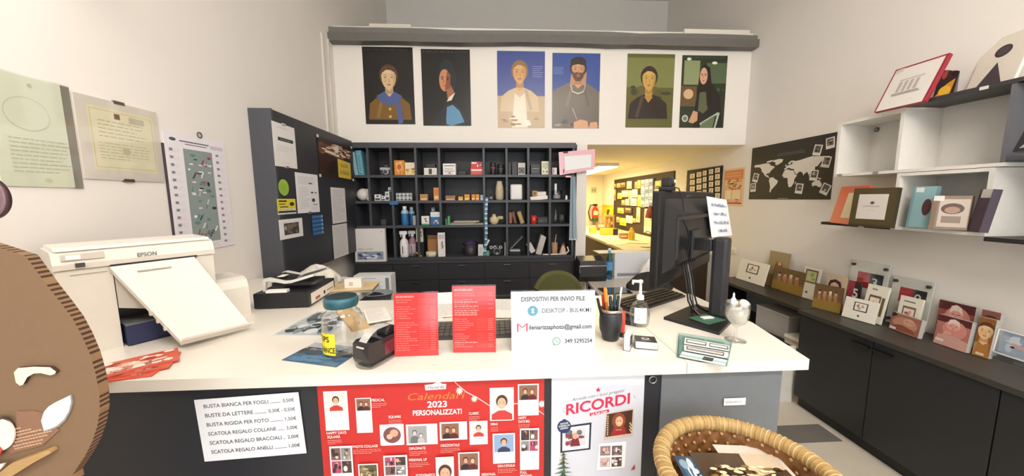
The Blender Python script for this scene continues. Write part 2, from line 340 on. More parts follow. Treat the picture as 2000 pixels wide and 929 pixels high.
# ================================================================ the counter
ZU = ZC - .035; FY = .985
ct = thing('shop_counter', 'long reception counter with a white top over dark and grey front panels', 'counter', (0, 0, 0))
MB().slab([(XL + .004, .965), (.588, .965), (.588, 1.70), (-.74, 1.70), (-.74, 1.98), (-.98, 1.98), (-.98, 2.25), (XL + .004, 2.25)], ZU, ZC, '#e9e3d8').make('countertop', stone, ct)
MB().slab([(.590, .965), (.985, .965), (1.045, 1.28), (1.03, 1.70), (.590, 1.70)], ZU, ZC, '#e9e3d8').make('countertop_flap', stone, ct, 'shorter white worktop section at the right end')
MB().box((XL + .004, FY, .0), (.518, FY + .02, ZU), '#282b32').make('front_panel', laminate, ct, 'dark charcoal front panel')
MB().box((.519, FY - .004, .0), (.914, FY + .018, ZU), '#6e7378').make('front_panel', laminate, ct, 'lighter grey front panel')
MB().box((.895, FY + .02, .0), (.913, 1.6, ZU), '#50545a').make('end_panel', laminate, ct)
MB().box((-.78, 1.7, .0), (-.76, 1.97, ZU), '#50545a').make('end_panel', laminate, ct)
MB().tube([(.49 + .012 * math.cos(a), FY - .004, 1.04 + .012 * math.sin(a)) for a in [i * PI / 5 for i in range(10)]], .003, '#9a9ca0', 6, True).make('cable_grommet', metal, ct)
# ---- papers and posters on the counter front
def front(tl, tr, br, bl): return wallq('y', FY - .0045, tl, tr, br, bl)
def art_prices(a):
    a.p([(0, 0), (1, 0), (1, 1), (0, 1)], '#eef0f6')
    rows = [('BUSTA BIANCA PER FOGLI', '0,50€', .62), ('BUSTE DA LETTERE', '0,30€ - 0,50€', .46), ('BUSTA RIGIDA PER FOTO', '1,50€', .60), ('SCATOLA REGALO COLLANE', '3,00€', .66), ('SCATOLA REGALO BRACCIALI', '2,00€', .70), ('SCATOLA REGALO ANELLI', '1,00€', .60)]
    for i, (l, r, w) in enumerate(rows):
        v = .86 - i * .148
        a.t(l, .08, v, .082, '#3c3e4a', w, .012, align=0); pw = .26 if '-' in r else .11
        a.t(r, .95, v, .078, '#3c3e4a', pw, .012, align=1); a.r(.08 + w + .015, v, .95 - pw - .02, v + .008, '#6a6c78')
l, rz, w, h = front((383, 780), (588, 765), (600, 884), (403, 900))
o = sheet('price_list', 'white paper price list taped to the dark counter front', 'sign', l, rz, w, h, '#eef0f6', art_prices, .001, paper, ry=-.045)
SK, DK = '#d9a184', '#3a2a24'
def mini(a, u0, v0, u1, v1, split, kind, seed, horiz=False):
    a.r(u0, v0, u1, v1, '#f4f1f1')
    m = .06 * (u1 - u0)
    if horiz: pu1 = u0 + (u1 - u0) * split; box = (u0 + m, v0 + m * .7, pu1, v1 - m * .7); a.lines(pu1 + m, v0 + m, u1 - m, v1 - m * 2, 6, '#b6bcc4', seed, th=.35)
    else: pv = v0 + (v1 - v0) * (1 - split); box = (u0 + m, pv, u1 - m, v1 - m * .7); a.r(u0 + m, v0 + m * .5, u1 - m, pv - m * .5, '#dfe6ec')
    b0, b1, b2, b3 = box; cu, W_, H_ = (b0 + b2) / 2, b2 - b0, b3 - b1
    if kind == 'grid':
        for i in range(2):
            for j in range(2):
                c0, c1 = b0 + W_ * (i * .51), b1 + H_ * (j * .51); a.r(c0, c1, c0 + W_ * .48, c1 + H_ * .47, R_(seed + i + 2 * j, ['#4a3a3a', '#7a5a5a', '#8a8c8c', '#b0476a'])); a.blobs(c0, c1, c0 + W_ * .48, c1 + H_ * .47, ['#d9a184', '#3a2c2c', '#e8e0dc', '#6a5a58'], 6, seed + i * 7 + j, .25)
        return
    bg = {'light': '#dcd8d6', 'dark': '#8a6250', 'grey': '#9a9c9e', 'blue': '#8aa4c8', 'green': '#5a5438', 'circle': '#f0ecea'}[kind]
    a.r(b0, b1, b2, b3, bg)
    if kind == 'circle': a.e(cu, (b1 + b3) / 2, W_ * .42, W_ * .42 * a.w / a.h, '#7a4a50', 20); a.e(cu + W_ * .1, (b1 + b3) / 2 + H_ * .1, W_ * .2, H_ * .2, '#d9a184'); a.e(cu - W_ * .12, (b1 + b3) / 2 - H_ * .08, W_ * .14, H_ * .14, '#e2b49c'); return
    if kind == 'green': a.blobs(b0, b1, b2, b3, ['#3a3428', '#8a7a58', '#c8b49a', '#6a6a4a'], 22, seed, .2); return
    k = H_ * .21
    def fig(u, v, kk, sk, hr, cl):
        q = kk * .74 * a.h / a.w
        a.p([(max(b0, u - q * 2.2), b1), (max(b0, u - q * 2), v - kk * 1.8), (u - q * .6, v - kk * 1.2), (u + q * .6, v - kk * 1.2), (min(b2, u + q * 2), v - kk * 1.8), (min(b2, u + q * 2.2), b1)], cl)
        a.e(u, v + kk * .2, q * 1.15, kk, hr, 14); a.e(u, v - kk * .1, q * .85, kk * .85, sk, 14)
        for s_ in (-1, 1): a.e(u + s_ * q * .35, v, q * .1, kk * .07, '#3a2a24', 6)
        a.p([(u - q * .35, v - kk * .42), (u + q * .35, v - kk * .42), (u, v - kk * .58)], '#f2e6e0')
    if kind == 'dark': fig(cu - W_ * .17, b1 + H_ * .58, k * .85, '#d9a184', '#2e1c18', '#2a2224'); fig(cu + W_ * .2, b1 + H_ * .55, k * .8, '#e2b49c', '#6a3a26', '#5a1e22')
    elif kind == 'grey': fig(cu - W_ * .15, b1 + H_ * .6, k * .7, '#c8c4c2', '#4a4a4c', '#6a6c70'); fig(cu + W_ * .18, b1 + H_ * .45, k * .55, '#d0ccca', '#5a5a5c', '#b4b6b8')
    else: fig(cu, b1 + H_ * .56, k, '#dcaa8e', '#4a3026', {'light': '#c03a36', 'blue': '#2c3a5a'}[kind])
def R_(seed, L): return L[seed % len(L)]
def art_calendar(a):
    # u,v from the photograph's crop of the visible upper half: 2000 x 871 zoom of x 600..1080, y 720..929
    def U(x): return (x - 92) / (1925 - 92)
    def V(y, x=1000): return 1 - (y - 122 + (x - 92) * .036) / (871 - 122) * .3115
    def m(x0, y0, x1, y1, sp, kind, seed, hz=False): xm = (x0 + x1) / 2; mini(a, U(x0), V(y1, xm), U(x1), V(y0, xm), sp, kind, seed, hz)
    for i, (x, y) in enumerate(((60, 1.0), (1300, .5))): a.e(.06 + .9 * i, .8 - .4 * i, .03, .02, '#c83430')
    a.t('Calendari', U(1025), V(235), .033, '#c87a3c', .25, .004, .35)
    a.t('2023', U(1040), V(298), .029, '#ffffff', .088, .02); a.t('PERSONALIZZATI', U(1040), V(358), .024, '#ffffff', .218, .02)
    a.p([(U(950), V(160)), (U(1115), V(155)), (U(1120), V(115)), (U(1085), V(112)), (U(1060), V(92)), (U(1010), V(112)), (U(945), V(118))], '#f6f2f2'); a.t('ricordi', U(1035), V(150), .015, '#5a2a4a', .07, .01)
    pts = [(1190, 92), (1280, 170), (1370, 215), (1470, 280), (1700, 262), (1860, 310), (1925, 352)]
    for (x0, y0), (x1, y1) in zip(pts, pts[1:]): a.p([(U(x0), V(y0, x0)), (U(x1), V(y1, x1)), (U(x1), V(y1 + 9, x1)), (U(x0), V(y0 + 9, x0))], '#f0c8c0')
    for x, y, r in ((1225, 165, 34), (1345, 230, 30), (1905, 270, 34)):
        st = []
        for i in range(20): rr = r * (1 if i % 2 else .55); st.append((U(x + rr * math.cos(i * PI / 10)), V(y + rr * math.sin(i * PI / 10), x)))
        a.p(st, '#f8d8cc'); a.e(U(x), V(y, x), .008, .006, '#fff8f2', 10)
    m(138, 170, 325, 480, .5, 'light', 1); m(385, 222, 512, 500, .36, 'dark', 2); m(568, 432, 762, 600, .97, 'circle', 3)
    m(780, 430, 1035, 598, .66, 'grey', 4, True); m(1055, 412, 1280, 560, .7, 'dark', 5, True); m(1300, 405, 1450, 598, .66, 'light', 6)
    m(1472, 135, 1670, 400, .98, 'light', 7); m(1705, 105, 1878, 360, .5, 'dark', 8); m(1492, 505, 1678, 755, .62, 'blue', 9)
    m(1720, 465, 1882, 812, .54, 'grid', 10); m(158, 600, 340, 1000, .55, 'grid', 11); m(380, 745, 540, 1010, .5, 'green', 12)
    m(588, 675, 782, 1000, .5, 'grid', 13); m(1015, 690, 1165, 990, .98, 'light', 14); m(1203, 652, 1378, 1000, .42, 'dark', 15)
    for tx, x, y, w in (('MEDICAL', 518, 240, .06), ('SQUARE', 650, 372, .054), ('CLASSIC', 1300, 345, .045), ('HAPPY DAYS', 152, 500, .085), ('SQUARE', 155, 531, .055), ('PHOTO COLLAGE', 350, 610, .11), ('DIPLOMATE', 805, 628, .072), ('ORIZZONTALE', 1060, 605, .085), ('PERSONAL UP', 798, 722, .08), ('FOTOGRAFICO', 850, 850, .086), ('MINI', 1478, 432, .03), ('HAPPY', 1708, 382, .036), ('DAYS BIG', 1708, 411, .05), ('GIRA E SFOGLIA', 1530, 778, .08), ('PERSONAL', 1395, 848, .065), ('FULL', 1720, 834, .032), ('PERSONAL', 1720, 863, .058)):
        a.t(tx, U(x), V(y, x), .0125, '#fbe9e4', w, .015, align=0)
        if tx in ('HAPPY DAYS', 'HAPPY', 'FULL'): continue
        a.lines(U(x), V(y + 52, x), U(x) + w * 1.15, V(y + 10, x), 3, '#f0a79c', x, th=.28)
    for i, x in enumerate((160, 460, 800, 1120, 1440, 1700)): m(x, 1130 + 40 * (i % 2), x + 190, 1480, .5, ['light', 'dark', 'grey', 'blue', 'grid', 'green'][i], 30 + i)
    for i, x in enumerate((160, 460, 800, 1120, 1440, 1700)): m(x, 1640 + 40 * (i % 2), x + 190, 2050, .5, ['dark', 'grid', 'light', 'green', 'grey', 'blue'][i], 40 + i)
l, rz, w, h = front((622, 748), (1063, 735), (1062, 929), (630, 929))
top = l.z + h - .003; sheet('calendar_poster', 'large red poster of personalised calendars on the counter front', 'poster', (l.x, l.y, .08), 0, w, top - .08, '#c22c2a', art_calendar, .001, poster)
def art_ricordi(a):
    def U(x): return (x - 68) / (888 - 68)
    def V(y): return 1 - (y - 45) / (929 - 45) * .356
    a.r(.0, .0, 1, .96, '#cdd1dc'); a.r(.012, .0, .13, .96, '#d6dae3')
    a.p([(U(478 + 26 * (1 if i % 2 == 0 else .45) * math.sin(i * PI / 5)), V(178 - 26 * (1 if i % 2 == 0 else .45) * math.cos(i * PI / 5))) for i in range(10)], '#c22f52')
    a.t('Arreda con i tuoi pregiati', U(475), V(238), .016, '#5a6068', .56, .002, .3, tilt=.155)
    a.t('RICORDI', U(480), V(352), .054, '#cc2a50', .69, .026, tilt=.155)
    a.p([(U(408), V(415)), (U(580), V(385)), (U(580), V(357)), (U(406), V(388))], '#c22f52'); a.t('LA TUA CASA', U(493), V(398), .011, '#ffffff', .17, .015, tilt=.18)
    for x, y, d in ((160, 345, .02), (172, 358, .01), (790, 235, .02), (796, 250, .01)): a.p([(U(x), V(y)), (U(x + 18), V(y + 12)), (U(x + 16), V(y + 18))], '#6a6e78')
    # frame with red figure
    a.p([(U(150), V(745)), (U(420), V(725)), (U(425), V(472)), (U(150), V(500))], '#23283c'); a.p([(U(168), V(728)), (U(404), V(710)), (U(408), V(492)), (U(168), V(516))], '#f3f1f2')
    a.p([(U(190), V(692)), (U(372), V(680)), (U(374), V(520)), (U(190), V(535))], '#c9cbd0'); a.blobs(U(192), V(685), U(370), V(530), ['#6a6a70', '#8a3a44', '#e6e2e2', '#4a4a50'], 14, 5, .2)
    a.p([(U(238), V(690)), (U(250), V(625)), (U(275), V(600)), (U(310), V(610)), (U(328), V(685))], '#7a1f30'); a.e(U(280), V(590), .03, .012, '#d9a184')
    a.e(U(182), V(500), .075, .025, '#20365c', 20); a.p([(U(170), V(448)), (U(196), V(448)), (U(196), V(432)), (U(170), V(432))], '#20365c')
    a.t('NUOVE', U(182), V(478), .009, '#ffffff', .085, .01, tilt=.12); a.t('CORNICI IN', U(182), V(500), .009, '#ffffff', .12, .01, tilt=.12); a.t('LEGNO', U(182), V(522), .009, '#ffffff', .085, .01, tilt=.12)
    # canvas print
    a.p([(U(538), V(640)), (U(800), V(612)), (U(802), V(350)), (U(552), V(395))], '#cdbfae'); a.p([(U(552), V(612)), (U(785), V(588)), (U(792), V(368)), (U(560), V(402))], '#4a2c22')
    for i in range(9): a.e(U(570), V(420 + i * 21), .008, .003, '#e8d0a0', 8); a.e(U(770 + (i % 3) * 6), V(490 + i * 10), .006, .003, '#e8d0a0', 8)
    a.p([(U(600), V(600)), (U(620), V(525)), (U(650), V(505)), (U(700), V(505)), (U(730), V(530)), (U(745), V(590))], '#a02828'); a.e(U(668), V(465), .075, .03, '#8a4a34', 18); a.e(U(672), V(470), .042, .019, '#e0b08e', 16)
    for dx in (-14, 12): a.e(U(670 + dx), V(466), .005, .002, '#2a1a16', 8)
    a.p([(U(655), V(484)), (U(690), V(484)), (U(672), V(492))], '#fff4ee'); a.lines(U(640), V(556), U(708), V(540), 1, '#f2d8c8', 4, th=.8)
    # square collage
    a.p([(U(478), V(925)), (U(735), V(905)), (U(742), V(660)), (U(495), V(672))], '#f6f6f8')
    for i in range(2):
        for j in range(2):
            x, y = 508 + i * 105, 695 + j * 108; a.r(U(x), V(y + 90), U(x + 92), V(y), ['#8a7a80', '#6a5a60', '#c4b4ae', '#5a4648'][i + 2 * j]); a.blobs(U(x), V(y + 90), U(x + 92), V(y), ['#d8b4a4', '#3a2c30', '#eee6e4', '#a4868a'], 9, i * 3 + j, .26)
    # tree
    for i in range(6): y = 720 + i * 42; wd_ = 26 + i * 15; a.p([(U(178 - wd_), V(y + 46)), (U(178 - wd_ * .3), V(y + 30)), (U(178), V(y - 10)), (U(178 + wd_ * .3), V(y + 30)), (U(178 + wd_), V(y + 40))], ['#3d5a44', '#4a6a4c', '#34503c'][i % 3])
    for i in range(10): a.e(U(150 + (i * 37) % 70), V(760 + i * 17), .008, .003, ['#d8c890', '#b84a40', '#e8e4da'][i % 3], 8)
    a.p([(U(790), V(935)), (U(825), V(880)), (U(830), V(925))], '#b8304a'); a.lines(.1, .1, .9, .4, 12, '#9aa0ac', 4); a.r(.55, .45, .9, .6, '#8a6a5a')
l, rz, w, h = front((1075, 733), (1258, 727), (1252, 929), (1078, 929))
top = l.z + h - .003; sheet('photo_gift_poster', 'white poster headed RICORDI on the counter front', 'poster', (l.x, l.y, .15), 0, w, top - .15, '#dfe2ea', art_ricordi, .001, poster)
l, rz, w, h = wallq('y', FY - .0085, (1413, 779), (1456, 775), (1456, 789), (1414, 792))
sheet('name_label', 'small white label stuck on the grey counter panel', 'label', l, 0, w, h, '#eceef0', lambda a: a.lines(.08, .3, .92, .75, 1, '#9a9ca2', 3, th=.8), .001)
# ================================================================ things on the counter
def lie(name, label, cat, bl, br, tl, z, col, art=None, t=.001, mat=None, group=None, h=None):
    a, b, c = (P(*q, 'z', z) for q in (bl, br, tl)); d = b - a; w = d.length; rz = math.atan2(d.y, d.x); d.normalize()
    h = h or abs((c - a).dot(Vector((-d.y, d.x, 0)))); m = (a + b) / 2; m.z = z
    return sheet(name, label, cat, m, rz, w, h, col, art, t, mat, -PI / 2, group)
# ---- photo printer
pr = thing('photo_printer', 'large white photo printer with a sloping paper tray at the counter left end', 'printer', (-1.39, 1.09, ZC), math.radians(57))
PW = '#e4dfd4'
b = MB(); b.side([(0, .0), (0, .29), (.195, .29), (.195, 0)], .022, .14, PW); b.box((.14, .12, .0), (.36, .195, .29), '#55565a'); b.side([(0, .17), (0, .29), (.195, .29), (.195, .17)], .36, .415, PW)
b.side([(0, .0), (0, .13), (.012, .16), (.04, .172), (.195, .172), (.195, 0)], .36, .527, PW); b.make('body', plastic, pr)
b = MB(); b.side([(-.008, .292), (-.010, .31), (.0, .338), (.012, .35), (.18, .355), (.192, .34), (.195, .292)], .018, .418, PW); b.make('upper_body', plastic, pr)
b = MB(); b.side([(.004, .351), (.014, .361), (.175, .365), (.19, .354)], .026, .41, '#ece8df'); b.make('lid', plastic, pr)
b = MB(); b.box((.036, -.012, .322), (.125, -.008, .342), '#d3cec4'); b.box((.045, -.014, .325), (.075, -.0118, .339), '#ffffff'); b.box((.062, -.0145, .298), (.082, -.008, .312), '#35353b'); b.make('control_panel', gloss, pr, 'control panel with a dark square button')
b = MB(); b.box((.05, -.0025, .272), (.128, .0, .2745), '#b5b0a5'); b.make('door_gap', plastic, pr)
MB().box((.135, -.010, .288), (.362, -.002, .2945), '#26262a').make('paper_slot', matte, pr, 'dark slot above the tray')
T0, T1, B0, B1 = Vector((.132, -.012, .288)), Vector((.352, -.012, .289)), Vector((.232, -.225, .03)), Vector((.432, -.225, .022))
tr = MB(); v = [T0, T1, B1, B0]; v2 = [p + Vector((0, .010, -.014)) for p in v]
tr.add(v + v2, [(0, 3, 2, 1), (4, 5, 6, 7), (0, 1, 5, 4), (1, 2, 6, 5), (2, 3, 7, 6), (3, 0, 4, 7)], '#ece8de')
for i in range(3): c_ = T0.lerp(B0, .58 + .1 * i) + Vector((-.002, 0, -.004)); tr.box((c_.x - .004, c_.y - .006, c_.z - .012), (c_.x + .004, c_.y + .006, c_.z + .002), '#d5d0c6')
lip = [B0 + Vector((0, -.001, .001)), B1 + Vector((0, -.001, .001)), B1 + Vector((.004, -.022, .018)), B0 + Vector((-.004, -.022, .018))]
tr.add(lip + [p + Vector((0, .002, -.008)) for p in lip], [(0, 1, 2, 3), (7, 6, 5, 4), (0, 4, 5, 1), (1, 5, 6, 2), (2, 6, 7, 3), (3, 7, 4, 0)], '#e2ddd2'); tr.make('paper_tray', plastic, pr)
b = MB(); b.add([(.142, -.002, .28), (.146, -.002, .28), (.27, -.12, .13), (.266, -.12, .13), (.142, -.002, .14), (.146, -.002, .14), (.25, -.09, .12), (.246, -.09, .12)], [(0, 3, 7, 4), (1, 5, 6, 2), (0, 4, 5, 1), (2, 6, 7, 3), (0, 1, 2, 3), (4, 7, 6, 5)], '#c9c4ba'); b.make('tray_side', plastic, pr)
g0, g1 = T0.lerp(T1, .22).lerp(B0.lerp(B1, .22), .1), T0.lerp(T1, .62).lerp(B0.lerp(B1, .62), .1)
MB().tube([g0 + Vector((0, -.003, .002)), g1 + Vector((0, -.003, .002))], .003, '#b9b4aa', 6).make('tray_guide', plastic, pr)
b = MB(); b.box((.148, -.02, .004), (.355, .1, .075), '#26305a'); b.box((.148, -.022, .075), (.355, .1, .079), '#77797c'); b.make('paper_drawer', satin, pr, 'dark blue paper drawer under the tray')
tx = MB(); tx.m = Matrix.Translation((.225, -.0115, .312)); Art(tx, .43, .1, 0).t('EPSON', .5, 0, .2, '#6c6f78', .115, .02); tx.make('logo', satin, pr, 'grey maker lettering')
# ---- fan of leaflets
def art_leaf(seed):
    def f(a):
        a.r(0, 0, 1, 1, '#d0604a'); a.blobs(.02, .03, .98, .97, ['#e9a07a', '#f6e6d8', '#b93a34', '#c8543c', '#f2ccb0', '#f6e6d8', '#9c3232'], 46, seed, .11)
        a.lines(.1, .1, .9, .5, 4, '#f6e4d8', seed, th=.25)
    return f
cc = P(302, 712, 'z', ZC)
for i, (dx, dy_, a_, lb) in enumerate(((-.02, -.035, .25, 'red printed leaflet at the bottom of the fanned pile by the printer'), (.0, -.02, .5, 'orange and red leaflet in the middle of the fanned pile by the printer'), (.01, .0, .75, 'orange and red leaflet on top of the fanned pile by the printer'))):
    sheet('leaflet', lb, 'leaflet', (cc.x - .03 + dx, cc.y - .07 + dy_, ZC + .0005 + .0035 * i), a_, .235, .125, '#d9573f', art_leaf(i + 3), .003, poster, -PI / 2, 'leaflets fanned out by the printer')
# ---- prints under and behind the jar
def art_bw(a): a.r(.03, .03, .97, .97, '#b9c0c2'); a.blobs(.04, .04, .96, .96, ['#5a666c', '#2e3a42', '#d6dadb', '#8a969a', '#46555c'], 50, 8, .14)
lie('photo_print', 'grey landscape print lying on the counter behind the glass jar', 'photograph', (530, 655), (640, 657), (620, 608), ZC + .0006, '#dfe3e2', art_bw, mat=photo)
def art_sea(a):
    a.r(0, 0, 1, .45, '#4d6f8c'); a.r(0, .45, 1, .62, '#38434c'); a.r(0, .62, 1, 1, '#b4bcc2'); a.blobs(0, .35, 1, .75, ['#2e3a40', '#5a564e', '#8a929a', '#3e5a70'], 26, 5, .14); a.blobs(0, .0, 1, .4, ['#5a80a0', '#41617c'], 14, 6, .2)
lie('photo_print', 'blue seaside print lying under the glass jar', 'photograph', (550, 703), (657, 717), (606, 668), ZC + .0006, '#4d6f8c', art_sea, mat=photo)
# ---- glass jar
jx, jy = -.514, 1.118
jr = thing('tip_jar', 'clear glass jar with teal lid and yellow TIPS label on the counter', 'jar', (jx, jy, ZC + .002), -.1)
JH = P(660, 594, 'y', jy).z - ZC; JT = P(660, 578, 'y', jy).z - ZC
MB().lathe([(.001, .004), (.052, .004), (.062, .014), (.0625, .1), (.0625, JH - .045), (.056, JH - .028), (.045, JH - .018), (.046, JH - .006), (.043, JH)], '#ffffff', 40).make('glass_body', glass, jr)
MB().lathe([(.050, JH - .006), (.0525, JH), (.053, JT - .012), (.049, JT - .002), (.043, JT), (.002, JT - .002)], ['#23545f', '#23545f', '#2c6270', '#1c363e', '#182d34'], 40).make('lid', satin, jr)
lb = MB(); z0, z1 = .012, P(640, 640, 'y', jy).z - ZC
A0 = -PI / 2 - 1.08; A1 = -PI / 2 + .12; rr = .0632
lb.grid(lambda u, v: (rr * math.cos(A0 + (A1 - A0) * u), rr * math.sin(A0 + (A1 - A0) * u), z0 + (z1 - z0) * v), 14, 1, '#f2de2e')
tmp = MB(); at = Art(tmp, (A1 - A0) * rr, z1 - z0, 0, 0, 0); at.t('TIPS', .44, .62, .36, '#1f1d18', .62, .02); at.t('CHANCE', .53, .12, .36, '#1f1d18', .92, .02)
lb.add([((rr + .0005) * math.cos(A0 + p.x / rr), (rr + .0005) * math.sin(A0 + p.x / rr), z0 + p.z) for p in tmp.v], tmp.f, '#1f1d18')
lb.make('label', paper, jr, 'yellow label with black handwriting')
# ---- black dispenser with paper strip
q = P(732, 712, 'z', ZC); dv = thing('label_dispenser', 'glossy black paper strip dispenser on a clear base beside the red sign', 'dispenser', (q.x + .004, q.y + .050, ZC), -.5); dv.scale = (.80, .80, .74)
MB().slab([(.05 * math.cos(a) * (1 if abs(math.cos(a)) < .99 else 1), -.075 + .0 + (.03 * math.sin(a)) if a > PI else .075 + .03 * math.sin(a)) for a in [PI * i / 10 for i in range(21)]], 0, .017, '#ffffff').make('base_plate', acrylic, dv, 'clear acrylic base plate')
b = MB(); b.side([(-.092, .017), (-.098, .035), (-.096, .098), (-.08, .108), (-.03, .104), (.06, .108), (.09, .09), (.095, .017)], -.042, .042, '#131316'); b.make('housing', gloss, dv)
b = MB(); b.box((.0425, -.02, .03), (.043, .06, .085), '#5c1f2c'); b.make('side_window', gloss, dv, 'dark red side window')
b = MB(); b.m = Matrix.Translation((0, .035, .108)) @ Matrix.Rotation(PI / 2, 4, 'Y'); b.lathe([(.028, -.028), (.03, -.026), (.03, .026), (.028, .028)], '#1c1c20', 28); b.make('roll', satin, dv)
b = MB(); pth = [(-.028, .142), (-.052, .133), (-.07, .12), (-.082, .109), (-.1, .085)]
for (y0, z0), (y1, z1) in zip([(.035, .14)] + pth, pth): b.add([(-.02, y0, z0), (.02, y0, z0), (.02, y1, z1), (-.02, y1, z1)], [(0, 1, 2, 3), (3, 2, 1, 0)], '#f0eee8')
b.make('paper_strip', paper, dv, 'white paper strip')
# ---- signs
def leg_back(mb, w, h, d, col='#ffffff'):
    mb.add([(-w / 2, .003, h * .55), (w / 2, .003, h * .55), (w / 2, d, 0), (-w / 2, d, 0)], [(0, 1, 2, 3), (3, 2, 1, 0)], col)
def art_red(seed, title):
    def f(a):
        T = '#f3b7b0'; a.r(.0, .0, 1, 1, '#cf3333')
        a.lines(.05, .925, .5, .965, 1, '#f8dcd8', seed, th=.8)
        v = .9
        R = random.Random(seed)
        rows = 24 if title else 27
        for i in range(rows):
            v = .9 - i * .86 / rows
            if R.random() < .12: continue
            head = R.random() < .16
            a.lines(.05, v - .022, .5 + (.14 if head else R.uniform(-.2, .1)), v + .004, 1, '#fbe4e0' if head else T, seed * 50 + i, th=.7 if head else .5)
            if not head: a.r(.56, v - .012, .78, v - .009, '#e08078'); a.lines(.82, v - .022, .95, v + .004, 1, T, seed * 90 + i, th=.5)
    return f
def sign(name, label, bl, br, top, lean, col, art, mat):
    l, rz, w, h = stand(bl, br, top, ZC, lean); r = thing(name, label, 'sign', l, rz, rx=-lean)
    m = sheet_mesh(w - .004, h - .004, .0015, col, art); m.make('printed_sheet', mat, r)
    c = MB(); c.box((-w / 2, .0008, .0), (w / 2, .002, h), '#ffffff'); c.make('acrylic_holder', acrylic, r)
    k = MB(); s_, c_ = math.sin(lean), math.cos(lean); y1 = .06
    k.add([(-w * .3, .003, h * .45), (w * .3, .003, h * .45), (w * .3, y1 * c_ , y1 * s_ + .0005), (-w * .3, y1 * c_, y1 * s_ + .0005)], [(0, 1, 2, 3), (3, 2, 1, 0)], '#ffffff'); k.make('back_stand', acrylic, r)
    return r
sign('price_sign', 'shorter red price list in an acrylic stand beside the black dispenser', (770, 696), (858, 693), (772, 570), .1, '#cf3333', art_red(3, True), gloss)
sign('price_sign', 'taller red price list in an acrylic stand left of the white sign', (884, 688), (970, 687), (888, 556), .06, '#cf3333', art_red(5, False), gloss)
def art_send(a):
    T = '#3f444d'
    a.t('DISPOSITIVI PER INVIO FILE', .5, .835, .105, T, .76, .022)
    a.e(.255, .675, .062, .085, '#5a93ab', 28)
    for s_ in ([(.238, .705), (.272, .65)], [(.238, .645), (.272, .70)], [(.255, .63), (.255, .72)], [(.255, .72), (.272, .70)], [(.255, .63), (.272, .65)]):
        (x0, y0), (x1, y1) = s_; dx = .004; a.p([(x0 - dx, y0), (x0 + dx, y0), (x1 + dx, y1), (x1 - dx, y1)], '#f0f6f8')
    a.t('DESKTOP - BUL4KM1', .66, .64, .105, T, .585, .005)
    for s_ in ([(.075, .33), (.075, .47)], [(.185, .33), (.185, .47)], [(.075, .465), (.13, .40)], [(.13, .40), (.185, .465)]):
        (x0, y0), (x1, y1) = s_; dx = .0085; a.p([(x0 - dx, y0), (x0 + dx, y0), (x1 + dx, y1), (x1 - dx, y1)], '#c2405a')
    a.t('ileniarizzaphoto@gmail.com', .585, .365, .105, T, .75, .024)
    a.e(.535, .16, .05, .068, '#6f9a84', 24); a.p([(.492, .085), (.53, .1), (.5, .14)], '#6f9a84'); a.e(.535, .16, .037, .05, '#e6efe9', 20)
    for x0, y0, x1, y1 in ((.515, .185, .53, .165), (.527, .17, .548, .14), (.545, .145, .56, .138)): a.p([(x0, y0), (x0 + .008, y0 + .008), (x1 + .008, y1 + .008), (x1, y1)], '#4f8a6c')
    a.t('349 5295254', .80, .125, .10, T, .33, .022)
sign('contact_sign', 'white landscape sign headed DISPOSITIVI PER INVIO FILE', (998, 686), (1163, 682), (995, 567), .08, '#d5dae2', art_send, satin)
# ---- pen cup and pens
cx, cy_ = .413, 1.158; CH = P(1190, 606, 'y', 1.13).z - ZC
MB_ = thing('pen_cup', 'black pen cup with a pale rim right of the white sign', 'pen holder', (cx, cy_, ZC))
MB().lathe([(.001, .002), (.026, 0), (.03, .006), (.032, .02), (.039, .04), (.041, CH * .6), (.039, CH - .02), (.036, CH - .012), (.034, CH - .012), (.037, .045), (.028, .01), (.001, .008)], '#2b2b2f', 32).make('cup', satin, MB_)
MB().lathe([(.035, CH - .011), (.0395, CH - .010), (.0405, CH - .004), (.039, CH), (.036, CH), (.0352, CH - .006), (.035, CH - .011)], '#c8bdb4', 32).make('rim', metal, MB_)
pens = [(-.012, -.012, 1182, 562, '#ef8a22', .0058, 'orange highlighter standing in the pen cup'), (-.02, .004, 1177, 574, '#c8352e', .0045, 'red pen standing in the pen cup'), (-.026, -.008, 1167, 582, '#1c1c20', .0045, 'black pen at the left edge of the pen cup'), (.002, -.016, 1192, 578, '#23292c', .005, 'short black marker in the middle of the pen cup'), (.012, .006, 1201, 574, '#1e4a4a', .0048, 'dark teal pen standing in the pen cup'), (.02, -.008, 1208, 577, '#202428', .0045, 'black pen at the right side of the pen cup'), (.028, .012, 1214, 560, '#c9ccd0', .0035, 'slim silver pen leaning out of the pen cup')]
for dx, dy_, px, py, c, r_, lab in pens:
    p0 = Vector((cx + dx * .7, cy_ + dy_ * .7, ZC + .014)); p1 = P(px, py, 'y', cy_ + dy_); d = p1 - p0
    m = MB(); n1 = p0 + d * .72
    m.tube([p0, p0 + d * .04, n1], [r_ * .3, r_, r_], mixc(c, '#101010', .35) if 'silver' not in lab else c, 10); m.tube([n1, p1 - d * .02, p1], [r_ * 1.15, r_ * 1.15, r_ * .8], c, 10)
    solo(m, 'pen', lab, 'pen', plastic, group='pens in the black cup')
q = P(1212, 661, 'z', ZC)
m = thing('glue_stick', 'red glue stick with black base standing beside the pen cup', 'glue stick', (q.x + .012, q.y + .02, ZC))
MB().lathe([(.0105, .016), (.0105, P(1212, 612, 'y', q.y).z - ZC - .004), (.009, P(1212, 612, 'y', q.y).z - ZC)], '#e2402c', 20).make('tube', plastic, m)
MB().lathe([(.0115, 0), (.0115, .018)], '#26262a', 20).make('base_cap', plastic, m)
